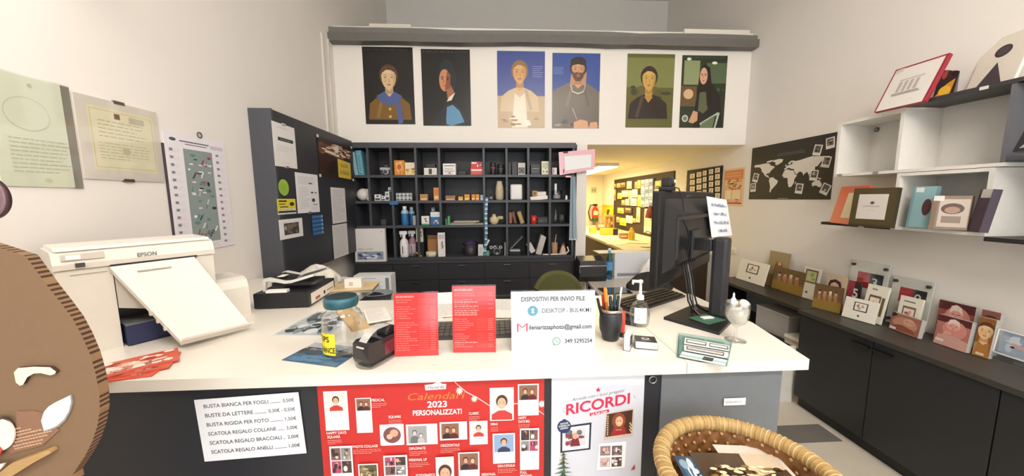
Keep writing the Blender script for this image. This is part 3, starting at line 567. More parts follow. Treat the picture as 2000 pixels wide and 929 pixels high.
# ---- cards
q = P(1231, 682, 'z', ZC)
m = thing('card_holder', 'small clear upright holder of white cards beside the pen cup', 'card holder', (q.x, q.y + .01, ZC), 1.0)
MB().box((-.03, -.008, 0), (.03, -.0065, .055), '#ffffff').box((-.03, .014, 0), (.03, .0155, .06), '#ffffff').box((-.03, -.0065, 0), (.03, .014, .0015), '#ffffff').make('holder', acrylic, m)
b = MB()
for i in range(6): b.box((-.027, -.0055 + .003 * i, .0016), (.027, -.003 + .003 * i, .056), '#eceae6')
b.box((-.018, -.0062, .012), (.018, -.0056, .045), '#4a4640'); b.make('card_stack', paper, m)
q = P(1260, 676, 'z', ZC)
m = thing('card_box', 'white box of business cards with a black top card on the counter', 'business cards', (q.x, q.y, ZC), -.28)
MB().box((-.036, -.027, 0), (.036, .027, .003), '#ffffff').box((-.036, -.0285, .0), (.036, -.027, .018), '#ffffff').box((-.0375, -.027, 0), (-.036, .027, .018), '#ffffff').box((.036, -.027, 0), (.0375, .027, .018), '#ffffff').make('tray', acrylic, m)
b = MB().box((-.034, -.026, .0032), (.034, .026, .026), '#e8e8e6'); b.make('card_stack', paper, m)
b = MB().box((-.034, -.026, .0262), (.034, .026, .0268), '#3a3836'); b.m = Matrix.Translation((0, 0, .0269)) @ Matrix.Rotation(-PI / 2, 4, 'X'); a = Art(b, .06, .05, 0, None, -.025)
a.e(.5, .55, .22, .16, '#e8e6e2', 16); a.e(.5, .58, .14, .10, '#3a3836', 14); a.lines(.25, .2, .75, .32, 1, '#e8e6e2', 2, th=.8); b.make('top_card', satin, m, 'black card with a white emblem')
# ---- soap dispenser
q = P(1253, 640, 'z', ZC); HB = P(1253, 583, 'y', q.y + .02).z - ZC; HT = P(1253, 546, 'y', q.y + .02).z - ZC
m = thing('soap_dispenser', 'clear pump bottle of hand gel with a white pump on the counter', 'pump bottle', (q.x, q.y + .022, ZC), -.25)
MB().lathe([(.001, .002), (.03, 0), (.036, .008), (.039, .04), (.036, .075), (.026, HB - .016), (.013, HB - .006), (.0125, HB)], '#ffffff', 32, sy=.62).make('bottle', glass, m)
MB().lathe([(.001, .004), (.029, .003), (.034, .01), (.037, .04), (.035, .065), (.001, .065)], '#e9ece6', 32, sy=.58).make('gel', CLEAR('clear_gel', '#e6ebe4', .05), m)
b = MB(); b.grid(lambda u, v: ((u - .5) * .046, -.0247 * math.cos((u - .5) * 1.5) - .0008 + .006 * max(0, v - .6), .018 + .062 * v), 10, 4, '#e6eaee'); a = Art(b, .046, .062, -.0252, None, .018)
a.lines(.2, .45, .85, .75, 3, '#a8b4c4', 3, th=.4); a.lines(.2, .2, .5, .36, 1, '#6c7484', 8, th=.8); a.lines(.55, .22, .85, .32, 1, '#9aa4b4', 5); b.make('label', paper, m)
b = MB(); b.lathe([(.0145, HB - .002), (.0145, HB + .014), (.006, HB + .018), (.005, HT - .014), (.009, HT - .012), (.0095, HT - .003), (.006, HT)], '#f0ede8', 20); b.box((-.033, -.007, HT - .012), (.006, .007, HT - .002), '#f0ede8', .003); b.box((-.033, -.005, HT - .02), (-.026, .005, HT - .008), '#f0ede8', .002)
b.make('pump', plastic, m, 'white pump head')
# ---- mouse
q = P(1222, 628, 'z', ZC)
m = thing('computer_mouse', 'black computer mouse lying behind the clear card holder', 'mouse', (q.x, q.y, ZC), .5)
MB().lathe([(.001, .001), (.03, 0), (.032, .01), (.028, .024), (.016, .034), (.001, .036)], '#1b1b1e', 24, sy=1.6).make('shell', plastic, m)
MB().box((-.003, -.04, .029), (.003, -.02, .0345), '#55555a', .002).make('scroll_wheel', satin, m)
# ---- keyboards
def keyboard(name, label, loc, rz, col, kc):
    r = thing(name, label, 'keyboard', loc, rz)
    MB().side([(-.065, 0), (-.065, .01), (.065, .022), (.065, 0)], -.215, .215, col).make('case', satin, r)
    R = random.Random(2); kb = MB()
    for j in range(5):
        for i in range(20):
            x = -.205 + i * .0206; y = -.056 + j * .0225; z = .0105 + (y + .065) / .13 * .012
            kb.box((x + .001, y + .001, z), (x + .0185, y + .019, z + .006), kc)
    kb.make('keycaps', satin, r); return r
keyboard('computer_keyboard', 'dark keyboard under the monitor at the counter right side', (.755, 1.585, ZC), .55, '#3a2b28', '#2c2524')
keyboard('computer_keyboard', 'dark keyboard lying behind the two red signs', (-.03, 1.255, ZC), .02, '#4a4444', '#6a645e')
# ---- loose papers behind the signs
def art_doc(seed, col='#b8b8bc', n=14):
    def f(a): a.lines(.08, .06, .92, .94, n, col, seed, th=.3)
    return f
for i, (x, y, a_, w, h, lb) in enumerate(((-.35, 1.345, .3, .27, .2, 'white document lying behind the shorter red sign'), (-.2, 1.42, .1, .3, .21, 'white document on top of the papers between the red signs'), (.12, 1.38, -.05, .36, .17, 'stack of white sheets behind the white sign'))):
    st = i == 2
    sheet('paper_stack' if st else 'document', lb, 'paper', (x, y, ZC + .001 + .003 * i), a_, w, h, '#efece4', art_doc(i + 1), .03 if st else .0015, paper, -PI / 2)
sheet('document', 'white sheet propped upright behind the gap between the red signs', 'paper', (-.195, 1.60, ZC), .12, .24, .075, '#eeebe6', art_doc(9, '#c8c8ca', 8), .0015, paper, -.9)
q = P(983, 585, 'y', 1.62); m = thing('laptop', 'black closed laptop standing on edge behind the white sign', 'laptop', (.025, 1.61, ZC), .05, rx=-.12); lh = P(985, 577, 'y', 1.6).z - ZC
MB().box((-.07, -.008, .0), (.06, .008, lh - .004), '#0e0e10', .004).make('case', satin, m); MB().box((-.065, -.0095, lh - .008), (.055, .0095, lh), '#2c2c30').make('edge', plastic, m)
lie('folder', 'tan cardboard folder lying behind the glass jar', 'folder', (688, 648), (722, 640), (706, 601), ZC + .001, '#c9a878', None, .012, card)
lie('document', 'white receipt sheet lying right of the tan folder', 'paper', (718, 632), (765, 624), (735, 603), ZC + .0135, '#efe9df', art_doc(4), .004)
# ---- monitor on its stand
MX, MY, MW = .600, 1.205, .735; ra = .757
mo = thing('monitor', 'large black monitor seen from behind on the right of the counter', 'monitor', (MX, MY, ZC), ra)
zb, zt = P(1273, 565, 'y', 1.205).z - ZC, P(1290, 372, 'y', 1.205).z - ZC; BK = '#101113'
b = MB(); b.box((0, .0, zb), (MW, .03, zt), BK, .006); b.make('screen_frame', plastic, mo)
MB().box((.012, .0302, zb + .015), (MW - .012, .031, zt - .012), '#08080a').make('display', gloss, mo)
b = MB(); o1 = [(.05, zb + .05), (MW - .05, zb + .05), (MW - .05, zt - .03), (.05, zt - .03)]; o2 = [(.1, zb + .08), (MW - .1, zb + .08), (MW - .1, zt - .09), (.1, zt - .09)]
vs = [(x, .0, z) for x, z in o1] + [(x, -.028, z) for x, z in o2]; b.add(vs, [(4, 5, 6, 7), (0, 1, 5, 4), (1, 2, 6, 5), (2, 3, 7, 6), (3, 0, 4, 7)], '#141518')
b.box((.10, -.034, zb + .1), (.125, -.026, zt - .1), '#2c2d31', .003); b.box((.11, -.036, zt - .115), (MW - .12, -.026, zt - .1), '#2c2d31', .003)
for i in range(7): b.box((.2 + i * .028, -.0275, zb + .06), (.215 + i * .028, -.02, zb + .075), '#0c0c0e')
b.box((.28, -.001, zt - .025), (.36, .001, zt - .012), '#30343a'); b.make('rear_cover', plastic, mo)
sx = .335; b = MB(); b.box((sx - .055, -.04, .25), (sx + .055, -.028, .37), '#26272a', .004); b.make('mount_plate', plastic, mo)
sy = -.135
b = MB(); b.box((sx - .03, sy + .03, .285), (sx + .03, -.036, .335), '#1a1a1c', .006); b.make('arm', plastic, mo)
b = MB(); b.box((sx - .036, sy - .028, .01), (sx + .036, sy + .03, .345), '#232428', .014); b.make('stand_column', satin, mo)
b = MB(); b.slab([(sx - .2, sy - .05), (sx + .07, sy - .06), (sx + .1, sy + .12), (sx - .17, sy + .16)], 0, .012, '#1b1c1e'); b.make('stand_base', satin, mo)
cb = MB()
for i, (x0, x1, sag) in enumerate(((.22, .28, .02), (.25, .3, .03), (.28, .26, .015), (.31, .33, .02))):
    pts = [(x0, -.02, zb + .07), (x0 - .01, -.04, zb - .0), (x0 - .02, -.055, .09), ((x0 + x1) / 2, -.06, .04), (x1, -.05 - .02 * i, .018), (x1 + .1, -.03, .0165)]
    cb.tube(pts, .0035, ['#141416', '#1a1a1c', '#5c5c60', '#141416'][i], 7)
cb.tube([(.15, -.037, zt - .11), (.17, -.05, zt - .16), (.2, -.05, zt - .2), (.205, -.04, zb + .11)], .003, '#0e0e10', 6); cb.make('cables', satin, mo, 'black cables hanging behind the screen')
# ---- paper taped to the monitor
q = Matrix.Translation((MX, MY, ZC)) @ Matrix.Rotation(ra, 4, 'Z')
pm = MB(); n_ = q.to_3x3() @ Vector((0, -1, 0)); pl = q @ Vector((0, -.040, 0))
cs = [PN(*c, pl, n_) for c in ((1380, 383), (1419, 390), (1430, 459), (1390, 463))]
pm.add(cs + [c - n_ * .001 for c in cs], [(0, 3, 2, 1), (4, 5, 6, 7), (0, 1, 5, 4), (1, 2, 6, 5), (2, 3, 7, 6), (3, 0, 4, 7)], '#e9edf4')
def bl_(u, v, o=.0008): a = cs[3].lerp(cs[2], u); b_ = cs[0].lerp(cs[1], u); return a.lerp(b_, v) + n_ * o
R = random.Random(6)
for v, w in ((.78, .74), (.56, .66), (.33, .72), (.11, .42)):                     # four lines of small illegible lettering
    u = .53 - w / 2
    while u < .53 + w / 2:
        t_ = v + R.choice((.085, .085, .06)); d_ = .03
        for x0, x1, y0, y1 in R.choice((((0, .009, v, t_), (.018, .027, v, t_)), ((0, .009, v, t_), (.009, .027, v, v + .02)), ((0, .027, t_ - .02, t_), (.009, .018, v, t_)), ((0, .009, v, t_), (.009, .026, v + .03, v + .05)))):
            pm.add([bl_(u + x0, y0), bl_(u + x1, y0), bl_(u + x1, y1), bl_(u + x0, y1)], [(0, 1, 2, 3)], '#8088a0')
        u += d_ * (2 if R.random() < .14 else 1.15)
solo(pm, 'notice', 'white paper notice hanging at the top right of the monitor back', 'sign', paper)
# webcam on the monitor
wc = q @ Vector((.1, .012, zt)); m = thing('webcam', 'small black webcam clipped on top of the monitor', 'webcam', wc, ra)
MB().box((-.035, -.02, .0), (.035, .02, .016), '#17171a', .004).box((-.03, -.02, .016), (-.006, .012, .05), '#1b1b1e', .004).make('clip', satin, m)
b = MB().ball((.014, 0, .034), .021, '#17171a', 18); b.ball((.018, -.017, .036), .0075, '#e8e8e6', 12); b.make('camera_head', gloss, m)
b = MB(); b.tube([(.03, .0, .02), (.05, -.025, .01), (.06, -.04, -.03), (.055, -.048, -.08)], .0025, '#101012', 6); b.make('cable', satin, m)
# ---- green card and white tag on the stand base
qq = q @ Vector((sx - .1, sy - .02, .0135))
sheet('card', 'dark green card lying on the monitor stand base', 'card', qq, ra - .35, .11, .085, '#3f6a54', None, .002, satin, -PI / 2)
qq = q @ Vector((sx - .085, sy + .012, .0170))
sheet('tag', 'small white tag lying on the dark green card', 'tag', qq, ra - .6, .05, .022, '#e6ebe4', None, .004, satin, -PI / 2)
# ---- acrylic block with strips
p4 = [P(*c, 'z', ZC + .0005) for c in ((1322, 698), (1420, 716), (1430, 672), (1325, 655))]
m = thing('display_tray', 'shallow clear acrylic tray of printed name strips on the counter right end', 'tray', (0, 0, 0))
ce = sum(p4, Vector()) / 4; out = [(p.x, p.y) for p in p4]
MB().slab(out, ZC + .0005, ZC + .004, '#ffffff').make('tray_base', tealglass, m)
b = MB(); inn = [((x - ce.x) * .95 + ce.x, (y - ce.y) * .95 + ce.y) for x, y in out]
for i in range(4):
    j = (i + 1) % 4; b.slab([out[i], out[j], inn[j], inn[i]], ZC + .004, ZC + .013, '#ffffff')
b.make('tray_wall', tealglass, m)
def strip(lab, c4, dark, txt, z):
    w4 = [P(*c, 'z', z) for c in c4]; mb = MB(); vs = [Vector((p.x, p.y, z)) for p in w4]
    mb.add([v_ + Vector((0, 0, .002)) for v_ in vs] + vs, [(0, 1, 2, 3), (7, 6, 5, 4), (0, 4, 5, 1), (1, 5, 6, 2), (2, 6, 7, 3), (3, 7, 4, 0)], '#f0efec')
    def b2(u, v): return vs[0].lerp(vs[1], u).lerp(vs[3].lerp(vs[2], u), v) + Vector((0, 0, .0026))
    f = lambda u0, v0, u1, v1, c: mb.add([b2(u0, v0) + Vector((0, 0, .0001 * (c != '#2a2a2c'))), b2(u1, v0) + Vector((0, 0, .0001 * (c != '#2a2a2c'))), b2(u1, v1) + Vector((0, 0, .0001 * (c != '#2a2a2c'))), b2(u0, v1) + Vector((0, 0, .0001 * (c != '#2a2a2c')))], [(0, 1, 2, 3)], c)
    for u0, u1 in dark: f(u0, .18, u1, .82, '#2a2a2c'); f(u0 + .02, .3, u1 - .02, .7, txt)
    solo(mb, 'name_strip', lab, 'label', satin, group='name strips in the acrylic tray')
strip('white strip with two framed black captions at the back of the acrylic tray', ((1336, 671), (1425, 686), (1425, 676), (1338, 660)), ((.04, .5), (.56, .97)), '#dedcd6', ZC + .006)
strip('white strip with a long black caption in the middle of the acrylic tray', ((1336, 684), (1422, 700), (1424, 689), (1336, 674)), ((.06, .9),), '#c8c6c0', ZC + .006)
strip('white strip with a small dark emblem at the front of the acrylic tray', ((1327, 696), (1416, 714), (1421, 704), (1333, 687)), ((.5, .72),), '#5a5854', ZC + .006)
# ---- wine glass with shells
q = P(1436, 664, 'z', ZC); m = thing('wine_glass', 'stemmed glass filled with white shells beside the monitor', 'glass', (q.x, q.y, ZC))
GT = P(1436, 590, 'y', q.y).z - ZC; GS = P(1436, 636, 'y', q.y).z - ZC
MB().lathe([(.001, .001), (.034, 0), (.034, .002), (.008, .006), (.0045, .012), (.004, GS - .005), (.01, GS), (.028, GS + .014), (.0385, GS + .036), (.0375, GT), (.0365, GT), (.037, GS + .036), (.026, GS + .015), (.001, GS + .004)], '#ffffff', 36).make('glass_body', glass, m)
MB().lathe([(.001, GS + .006), (.024, GS + .0155), (.0355, GS + .036), (.0345, GT - .022), (.001, GT - .018)], '#d8d3c6', 28).make('sand', fabric, m, 'pale sand')
for i, (dx, dy_, r_, lb) in enumerate(((.02, -.004, .016, 'large white shell on the right in the stemmed glass'), (.006, .016, .011, 'small white shell at the back in the stemmed glass'), (.008, -.016, .009, 'cream shell at the front in the stemmed glass'))):
    b = MB(); R = random.Random(i)
    b.lathe([(max(.0005, r_ * math.sin(PI * j / 8) * (1 + .12 * (j % 2))), -r_ * .8 * math.cos(PI * j / 8)) for j in range(9)], ['#f0e9dd', '#e2d6c6'] * 4, 14); solo(b, 'seashell', lb, 'shell', satin, (q.x + dx, q.y + dy_, ZC + GT - .016 + r_ * .72), i, 'shells in the stemmed glass', .6)
b = MB().lathe([(.001, 0), (.008, 0), (.0085, .03), (.006, .036), (.0035, .04), (.0035, .05), (.001, .056)], ['#f4f6f8'] * 3 + ['#cfd8dc'] * 3, 14)
solo(b, 'dropper_bottle', 'tiny white dropper bottle standing in the stemmed glass', 'bottle', plastic, (q.x - .017, q.y, ZC + GT - .02))
# ================================================================ left end of the counter
cd = thing('cash_drawer', 'flat black cash drawer on the counter by the dark wall panel', 'cash drawer', (-1.13, 1.59, ZC), .06)
DH = P(495, 574, 'y', 1.59).z - ZC
MB().box((0, 0, .004), (.245, .30, DH), '#222226', .004).make('case', satin, cd)
b = MB().box((.2455, .02, .012), (.2475, .28, DH - .012), '#e9e3d6'); b.box((.2476, .06, .02), (.248, .11, .034), '#b5543c'); b.box((.2476, .15, .024), (.248, .17, .04), '#2a2a2c'); b.box((.2476, .19, .03), (.248, .27, .036), '#8a867e'); b.make('front_label', paper, cd, 'pale label strip on its right side')
for x in (.03, .21): MB().cyl(x, .03, 0, .004, .012, '#111111', 12).make('foot', matte, cd)
tm = thing('payment_terminal', 'white framed touch terminal standing on the black cash drawer', 'terminal', (-1.11, 1.63, ZC + DH), .06)
b = MB(); o = [(.0, .0), (.0, .05), (.012, .062), (.03, .066), (.10, .048), (.13, .05), (.235, .08), (.235, .068), (.13, .037), (.1, .035), (.03, .05), (.016, .046), (.012, .0)]
for y0, y1 in ((.0, .014), (.16, .174)): MB().prism(o, y0, y1, '#d9d7d2').make('side_rail', plastic, tm)
b = MB(); b.add([(.02, .014, .06), (.1, .014, .042), (.1, .16, .042), (.02, .16, .06)], [(0, 1, 2, 3), (3, 2, 1, 0)], '#26262a'); b.box((.03, .02, .02), (.22, .155, .036), '#2c2c30', .003); b.make('body', plastic, tm)
b = MB(); b.add([(.125, .014, .05), (.232, .014, .079), (.232, .16, .079), (.125, .16, .05)], [(0, 1, 2, 3), (3, 2, 1, 0)], '#3a3c40'); b.add([(.14, .03, .0555), (.222, .03, .0775), (.222, .145, .0775), (.14, .145, .0555)], [(0, 1, 2, 3)], '#8f9696'); b.make('screen', gloss, tm, 'grey sloping screen')
MB().box((.04, .05, .0575), (.07, .1, .0605), '#e8e6e0').make('receipt', paper, tm)
sheet('receipt_roll', 'white folded slip lying on the front edge of the cash drawer', 'paper', (-1.03, 1.6, ZC + DH + .0005), .1, .09, .03, '#f0ede6', None, .012, paper, -PI / 2)
# on the counter return behind
q = P(672, 596, 'z', ZC)
m = thing('storage_box', 'grey box with a tan wooden lid behind the glass jar', 'box', (-.78, 1.84, ZC), .1)
bh = P(680, 566, 'y', 1.83).z - ZC
MB().box((-.13, 0, 0), (.1, .16, bh - .006), '#9a948a', .003).make('box', matte, m); MB().box((-.135, -.005, bh - .006), (.105, .165, bh), '#d8bd8e', .002).make('lid', wood, m)
b = MB(); R = random.Random(9)
def bag(cx, cy, z, rx, ry, h, col, seed, mb=None):
    mb = mb or MB(); R = random.Random(seed); ph = [R.uniform(0, 6.28) for _ in range(8)]
    def f(u, v):
        a = 2 * PI * u; prof = math.sin(PI * (.08 + .92 * (1 - v) ** .8) * .5) if v < .999 else 0
        k = prof * (1 + .10 * math.sin(5 * a + ph[0] + 3 * v) + .07 * math.sin(9 * a + ph[1] - 5 * v) + .05 * math.sin(15 * a + ph[2]))
        return (cx + rx * k * math.cos(a), cy + ry * k * math.sin(a), z + h * v * (1 + .08 * math.sin(3 * a + ph[3])))
    return mb.grid(f, 40, 12, col)
solo(bag(0, 0, 0, .13, .09, .11, '#d6d2c8', 2), 'plastic_bag', 'crumpled grey clear plastic bag behind the cash drawer', 'bag', M('pale_plastic', .35, vary=.1), (-1.10, 2.10, ZC + .0))
solo(MB().box((-.045, 0, 0), (.045, .05, .05), '#e9e4da', .003).box((-.02, -.001, .012), (.0, 0, .034), '#c8b8a8'), 'small_box', 'small white box on the tan wooden lid', 'box', paper, (-.79, 1.87, ZC + bh), .1)
ZL = .77; tb = thing('side_table', 'low grey table behind the counter against the dark drawers', 'table', (-.62, 2.62, 0))
MB().box((-.26, -.24, ZL - .025), (.26, .24, ZL), '#8a8a8a').make('table_top', laminate, tb)
for x in (-.23, .23):
    for y in (-.21, .21): MB().box((x - .015, y - .015, 0), (x + .015, y + .015, ZL - .026), '#55555a').make('leg', metal, tb)
q0, q1 = P(692, 570, 'y', 2.66), P(765, 570, 'y', 2.66)
m = thing('parcel_box', 'white cardboard box with a printed label against the dark drawers', 'box', ((q0.x + q1.x) / 2, 2.66, ZL + .001)); pw = q1.x - q0.x; ph_ = P(730, 538, 'y', 2.66).z - ZL
MB().box((-pw / 2, 0, 0), (pw / 2, .12, ph_), '#dfe1e2', .002).make('box', paper, m)
b = MB(); a = Art(b, pw * .96, .12, -.001, None, ph_ - .128); a.r(0, 0, 1, 1, '#e9ebec'); a.r(.05, .86, .6, .9, '#a8acb2'); a.lines(.3, .2, .8, .7, 5, '#b9bdc2', 2, th=.4); a.r(.86, .1, .96, .9, '#7c8088'); a.r(.5, .15, .72, .4, '#c8ccd0'); b.make('shipping_label', paper, m)
q0 = P(733, 600, 'y', 2.48); gh = P(733, 577, 'y', 2.42).z - ZL
m = thing('grey_basket', 'small grey plastic basket of black cloth behind the shorter red sign', 'basket', (q0.x, 2.50, ZL + .001))
MB().lathe([(.075, 0), (.10, gh - .004), (.105, gh - .004), (.105, gh), (.096, gh), (.07, .006), (.001, .006)], '#8f9499', 28, sx=1.2, sy=.9).make('tub', plastic, m)
bag(0, 0, gh * .6, .085, .065, gh * .4, '#1d1e22', 4).make('cloth', fabric, m, 'black cloth inside')
q0 = P(716, 575, 'y', 2.40); solo(bag(0, 0, 0, .07, .055, P(712, 549, 'y', 2.42).z - ZL, '#e8e2d8', 5), 'plastic_bag', 'crumpled white plastic bag in front of the labelled white box', 'bag', M('pale_plastic', .35), (P(676, 560, 'y', 2.45).x, 2.47, ZL + .001))
q0 = P(875, 604, 'y', 3.42); solo(bag(0, 0, 0, .07, .05, .2, '#a8202a', 31), 'cloth_bag', 'small red cloth bag against the dark drawers behind the red signs', 'bag', fabric, (q0.x, 3.38, 0.0)).scale = (1, 1, (q0.z + .12) / .2)
# ================================================================ left wall
def art_cert(a):
    a.r(.02, .02, .98, .98, '#e2e4cf'); 
    for i in range(48):
        t0, t1 = 2 * PI * i / 48, 2 * PI * (i + 1) / 48
        a.p([(.42 + .28 * math.cos(t0), .66 + .15 * math.sin(t0)), (.42 + .28 * math.cos(t1), .66 + .15 * math.sin(t1)), (.42 + .265 * math.cos(t1), .66 + .14 * math.sin(t1)), (.42 + .265 * math.cos(t0), .66 + .14 * math.sin(t0))], '#cfd3b8')
    a.lines(.15, .12, .9, .45, 9, '#b9bda6', 6, th=.22); a.e(.5, .92, .03, .02, '#b7bba2'); a.e(.55, .06, .05, .02, '#c2c6ae')
l, rz, w, h = wallq('L', XL + .001, (-40, 125), (125, 170), (160, 368), (0, 361))
m = thing('framed_certificate', 'pale green certificate at the left edge under clear clips', 'frame', l, rz)
sheet_mesh(w, h, .004, '#e2e4cf', art_cert).make('certificate', paper, m)
MB().box((-w / 2 - .004, -.0075, -.004), (w / 2 + .004, -.0055, h + .004), '#ffffff').make('glass_cover', acrylic, m)
MB().box((w / 2 - .35, -.009, h - .012), (w / 2 - .31, -.0, h + .008), '#3a3a3c').make('clip', metal, m)
MB().box((w / 2 - .02, -.005, -.002), (w / 2 + .006, 0, h), '#8a8478').make('backing', matte, m)
def art_dip(a):
    a.r(.12, .12, .93, .90, '#efe6c2'); 
    for r in ((.14, .15, .91, .87),): a.r(*r, '#ddd2a4'); a.r(r[0] + .012, r[1] + .012, r[2] - .012, r[3] - .012, '#f0e8c8')
    a.r(.42, .78, .49, .85, '#6a3a34'); a.r(.6, .76, .8, .84, '#c9c2ae'); a.lines(.22, .52, .85, .76, 5, '#b9b092', 3, th=.2); a.lines(.2, .25, .88, .48, 6, '#c2b99a', 4, th=.2); a.e(.52, .38, .05, .05, '#d2c9a6')
l, rz, w, h = wallq('L', XL + .001, (137, 187), (310, 215), (309, 354), (165, 350))
m = thing('framed_diploma', 'cream diploma with a dark red crest in a frameless clip frame', 'frame', l, rz)
sheet_mesh(w, h, .006, '#e5dcd0', art_dip).make('diploma', paper, m)
MB().box((-w / 2, -.0085, 0), (w / 2, -.007, h), '#ffffff').make('glass_cover', acrylic, m)
for x, z in ((0, h), (0, 0)): MB().box((x - .02, -.010, z - .006), (x + .02, 0, z + .006), '#8a8478').make('clip', metal, m)
def art_wallcal(a):
    a.r(.0, .9, 1, 1, '#e9e5ec'); a.r(.22, .935, .7, .945, '#5a5a66'); a.r(.3, .915, .66, .922, '#5a5a66'); a.e(.12, .945, .05, .014, '#4a5a52'); a.r(.72, .91, .96, .94, '#c9c6ce')
    a.r(.26, .07, .74, .88, '#8d9a98'); R = random.Random(12)
    for i in range(60):
        u, v = R.uniform(.31, .69), R.uniform(.10, .84); c = R.choice(['#4a4c50', '#c8506a', '#d8dcdc', '#2e3034', '#a63a4c', '#6a7476', '#e6e2e2', '#5e8a84'])
        if i % 3 == 0: a.e(u, v, R.uniform(.02, .05), R.uniform(.008, .022), c, 10)
        elif i % 3 == 1: q = R.uniform(.01, .03); a.p([(u - q, v - .02), (u, v - .025), (u + q * 1.6, v + .02), (u + q * .8, v + .024)], c)
        else: a.r(u - .03, v - .006, u + .03, v + .006, c)
    for x in (.05, .80):
        for i in range(14): v = .85 - i * .062; a.r(x, v, x + .05, v + .02, '#8a8a94'); a.lines(x + .065, v - .015, x + .15, v + .025, 3, '#b5b2ba', i, th=.3)
    a.lines(.28, .015, .72, .05, 2, '#9a98a2', 4)
l, rz, w, h = wallq('L', XL + .002, (313, 252), (436, 279), (458, 499), (345, 470))
m = thing('wall_calendar', 'white wall calendar with a grey patterned centre hanging on the left wall', 'calendar', l, rz)
sheet_mesh(w, h, .004, '#eae6ec', art_wallcal).make('printed_sheet', paper, m)
MB().box((-w / 2 - .012, -.003, .0), (-w / 2, 0, h - .06), '#4a4048').make('backing', matte, m)
b = MB().tube([(.02 + .014 * math.cos(a), -.006, h + .012 + .014 * math.sin(a)) for a in [i * PI / 8 for i in range(16)]], .003, '#77767a', 6, True); b.make('hanging_hook', metal, m, 'grey hanging ring')
# ================================================================ dark wall panel and what is stuck on it
XP = -1.43; py0, py1 = P(527, 212, 'x', XP).y, YB - .035; pz1 = P(527, 212, 'x', XP).z; pz0 = P(600, 527, 'x', XP).z
m = thing('dark_wall_panel', 'deep dark grey panel box on the left wall joining the pigeonhole shelf', 'panel', (XL, 0, 0))
D = XP - XL
MB().box((.001, py0 + .012, pz0), (D, py1, pz1), '#33343a').make('face_board', laminate, m)
MB().box((.001, py0, pz0 - .01), (D + .004, py0 + .012, pz1 + .004), '#4a4c53').make('end_board', laminate, m, 'lighter grey end board')
MB().box((D, py0 + .012, pz0), (D + .003, py0 + .03, pz1), '#3d3f46').make('edge_strip', laminate, m)
XS = XP + .0045
def onpanel(name, label, cat, tl, tr, br, bl, col, art=None, mat=None, t=.0015, group=None, tilt=0):
    l, rz, w, h = wallq('L', XS, tl, tr, br, bl)
    return sheet(name, label, cat, l, rz, w, h, col, art, t, mat, 0, group, tilt), w, h
def clip_on(o, w, h, top=True):
    b = MB().box((-.02, -.006, (h if top else 0) - .008), (.02, .001, (h if top else 0) + .008), '#c9c9cb', .002); b.make('clip', metal, o)
def art_notice(a): a.lines(.2, .88, .8, .93, 1, '#a8a4a8', 1); a.r(.2, .60, .88, .68, '#2c3a34'); a.lines(.28, .62, .8, .66, 1, '#dfe6e0', 5, th=.5); a.lines(.15, .35, .85, .5, 3, '#c9c5c6', 2, th=.2); a.lines(.3, .08, .7, .12, 1, '#b5b1b2', 3)
o, w, h = onpanel('notice', 'white notice with a dark green bar clipped at the panel top', 'sign', (530, 237), (575, 249), (580, 331), (537, 322), '#ece8e6', art_notice); clip_on(o, w, h); clip_on(o, w, h, False)
def art_crowd(a):
    a.r(0, 0, 1, 1, '#3a221a'); a.r(0, .62, 1, .85, '#6a4028'); a.blobs(0, .55, 1, .95, ['#c8a07a', '#e8d8c0', '#4a2818', '#9a6a48', '#f2e8da', '#7a4a30'], 60, 7, .09); a.r(0, .92, 1, 1, '#2c2022'); a.blobs(0, .0, 1, .5, ['#2e1a14', '#4a2a1c', '#241614'], 14, 3, .3)
    a.p([(.5, .02), (.92, .0), (.92, .5), (.5, .55)], '#e6c84a'); a.lines(.58, .32, .86, .46, 1, '#3a2e14', 3, th=.8); a.lines(.56, .1, .88, .25, 1, '#3a2e14', 5, th=.8)
o, w, h = onpanel('crowd_poster', 'brown crowd poster with a yellow square on the dark panel', 'poster', (619, 266), (685, 287), (690, 350), (626, 344), '#3a221a', art_crowd, poster)
for x, z in ((-w / 2, h), (w / 2, h), (-w / 2, 0), (w / 2, 0)): MB().box((x - .012, -.006, z - .012), (x + .012, .001, z + .012), '#d5d3d0', .003).make('clip', plastic, o)
l = P(554, 366, 'x', XS)
b = MB(); b.m = Matrix.Rotation(PI / 2, 4, 'X'); b.cyl(0, 0, 0, .002, .055, '#9dc24a', 28); b.m = Matrix(); a = Art(b, .1, .1, -.002, None, -.05); a.lines(.2, .3, .8, .7, 3, '#6f8f30', 2, th=.4)
solo(b, 'round_sticker', 'round green sticker on the dark panel', 'sticker', satin, l, PI / 2)
def art_yb(a): a.r(0, 0, 1, .1, '#e8e4d8'); a.r(.02, .1, .98, .22, '#26262a'); a.r(.02, .36, .98, .98, '#e6d33e'); a.r(.06, .22, .94, .36, '#e9e5dc'); a.lines(.1, .23, .92, .35, 1, '#2a2a2e', 5, th=.9); a.r(.08, .8, .5, .9, '#3a382c'); a.r(.08, .62, .4, .7, '#8a8030'); a.e(.78, .66, .13, .13, '#3a382c'); a.r(.12, .45, .55, .52, '#5a5628')
onpanel('sticker', 'yellow and black rectangular sticker under the green round one', 'sticker', (541, 387), (577, 389), (578, 419), (542, 417), '#e6d33e', art_yb, satin)
def art_fp(a): a.r(.18, .2, .82, .8, '#4a4440'); a.blobs(.18, .2, .82, .8, ['#7a6a5c', '#2e2a2a', '#b5a698', '#8a5a40', '#5c6468'], 18, 4, .2)
onpanel('photo_print', 'white bordered dark photo stuck low on the dark panel', 'photograph', (544, 427), (590, 427), (592, 462), (547, 467), '#eceaea', art_fp)
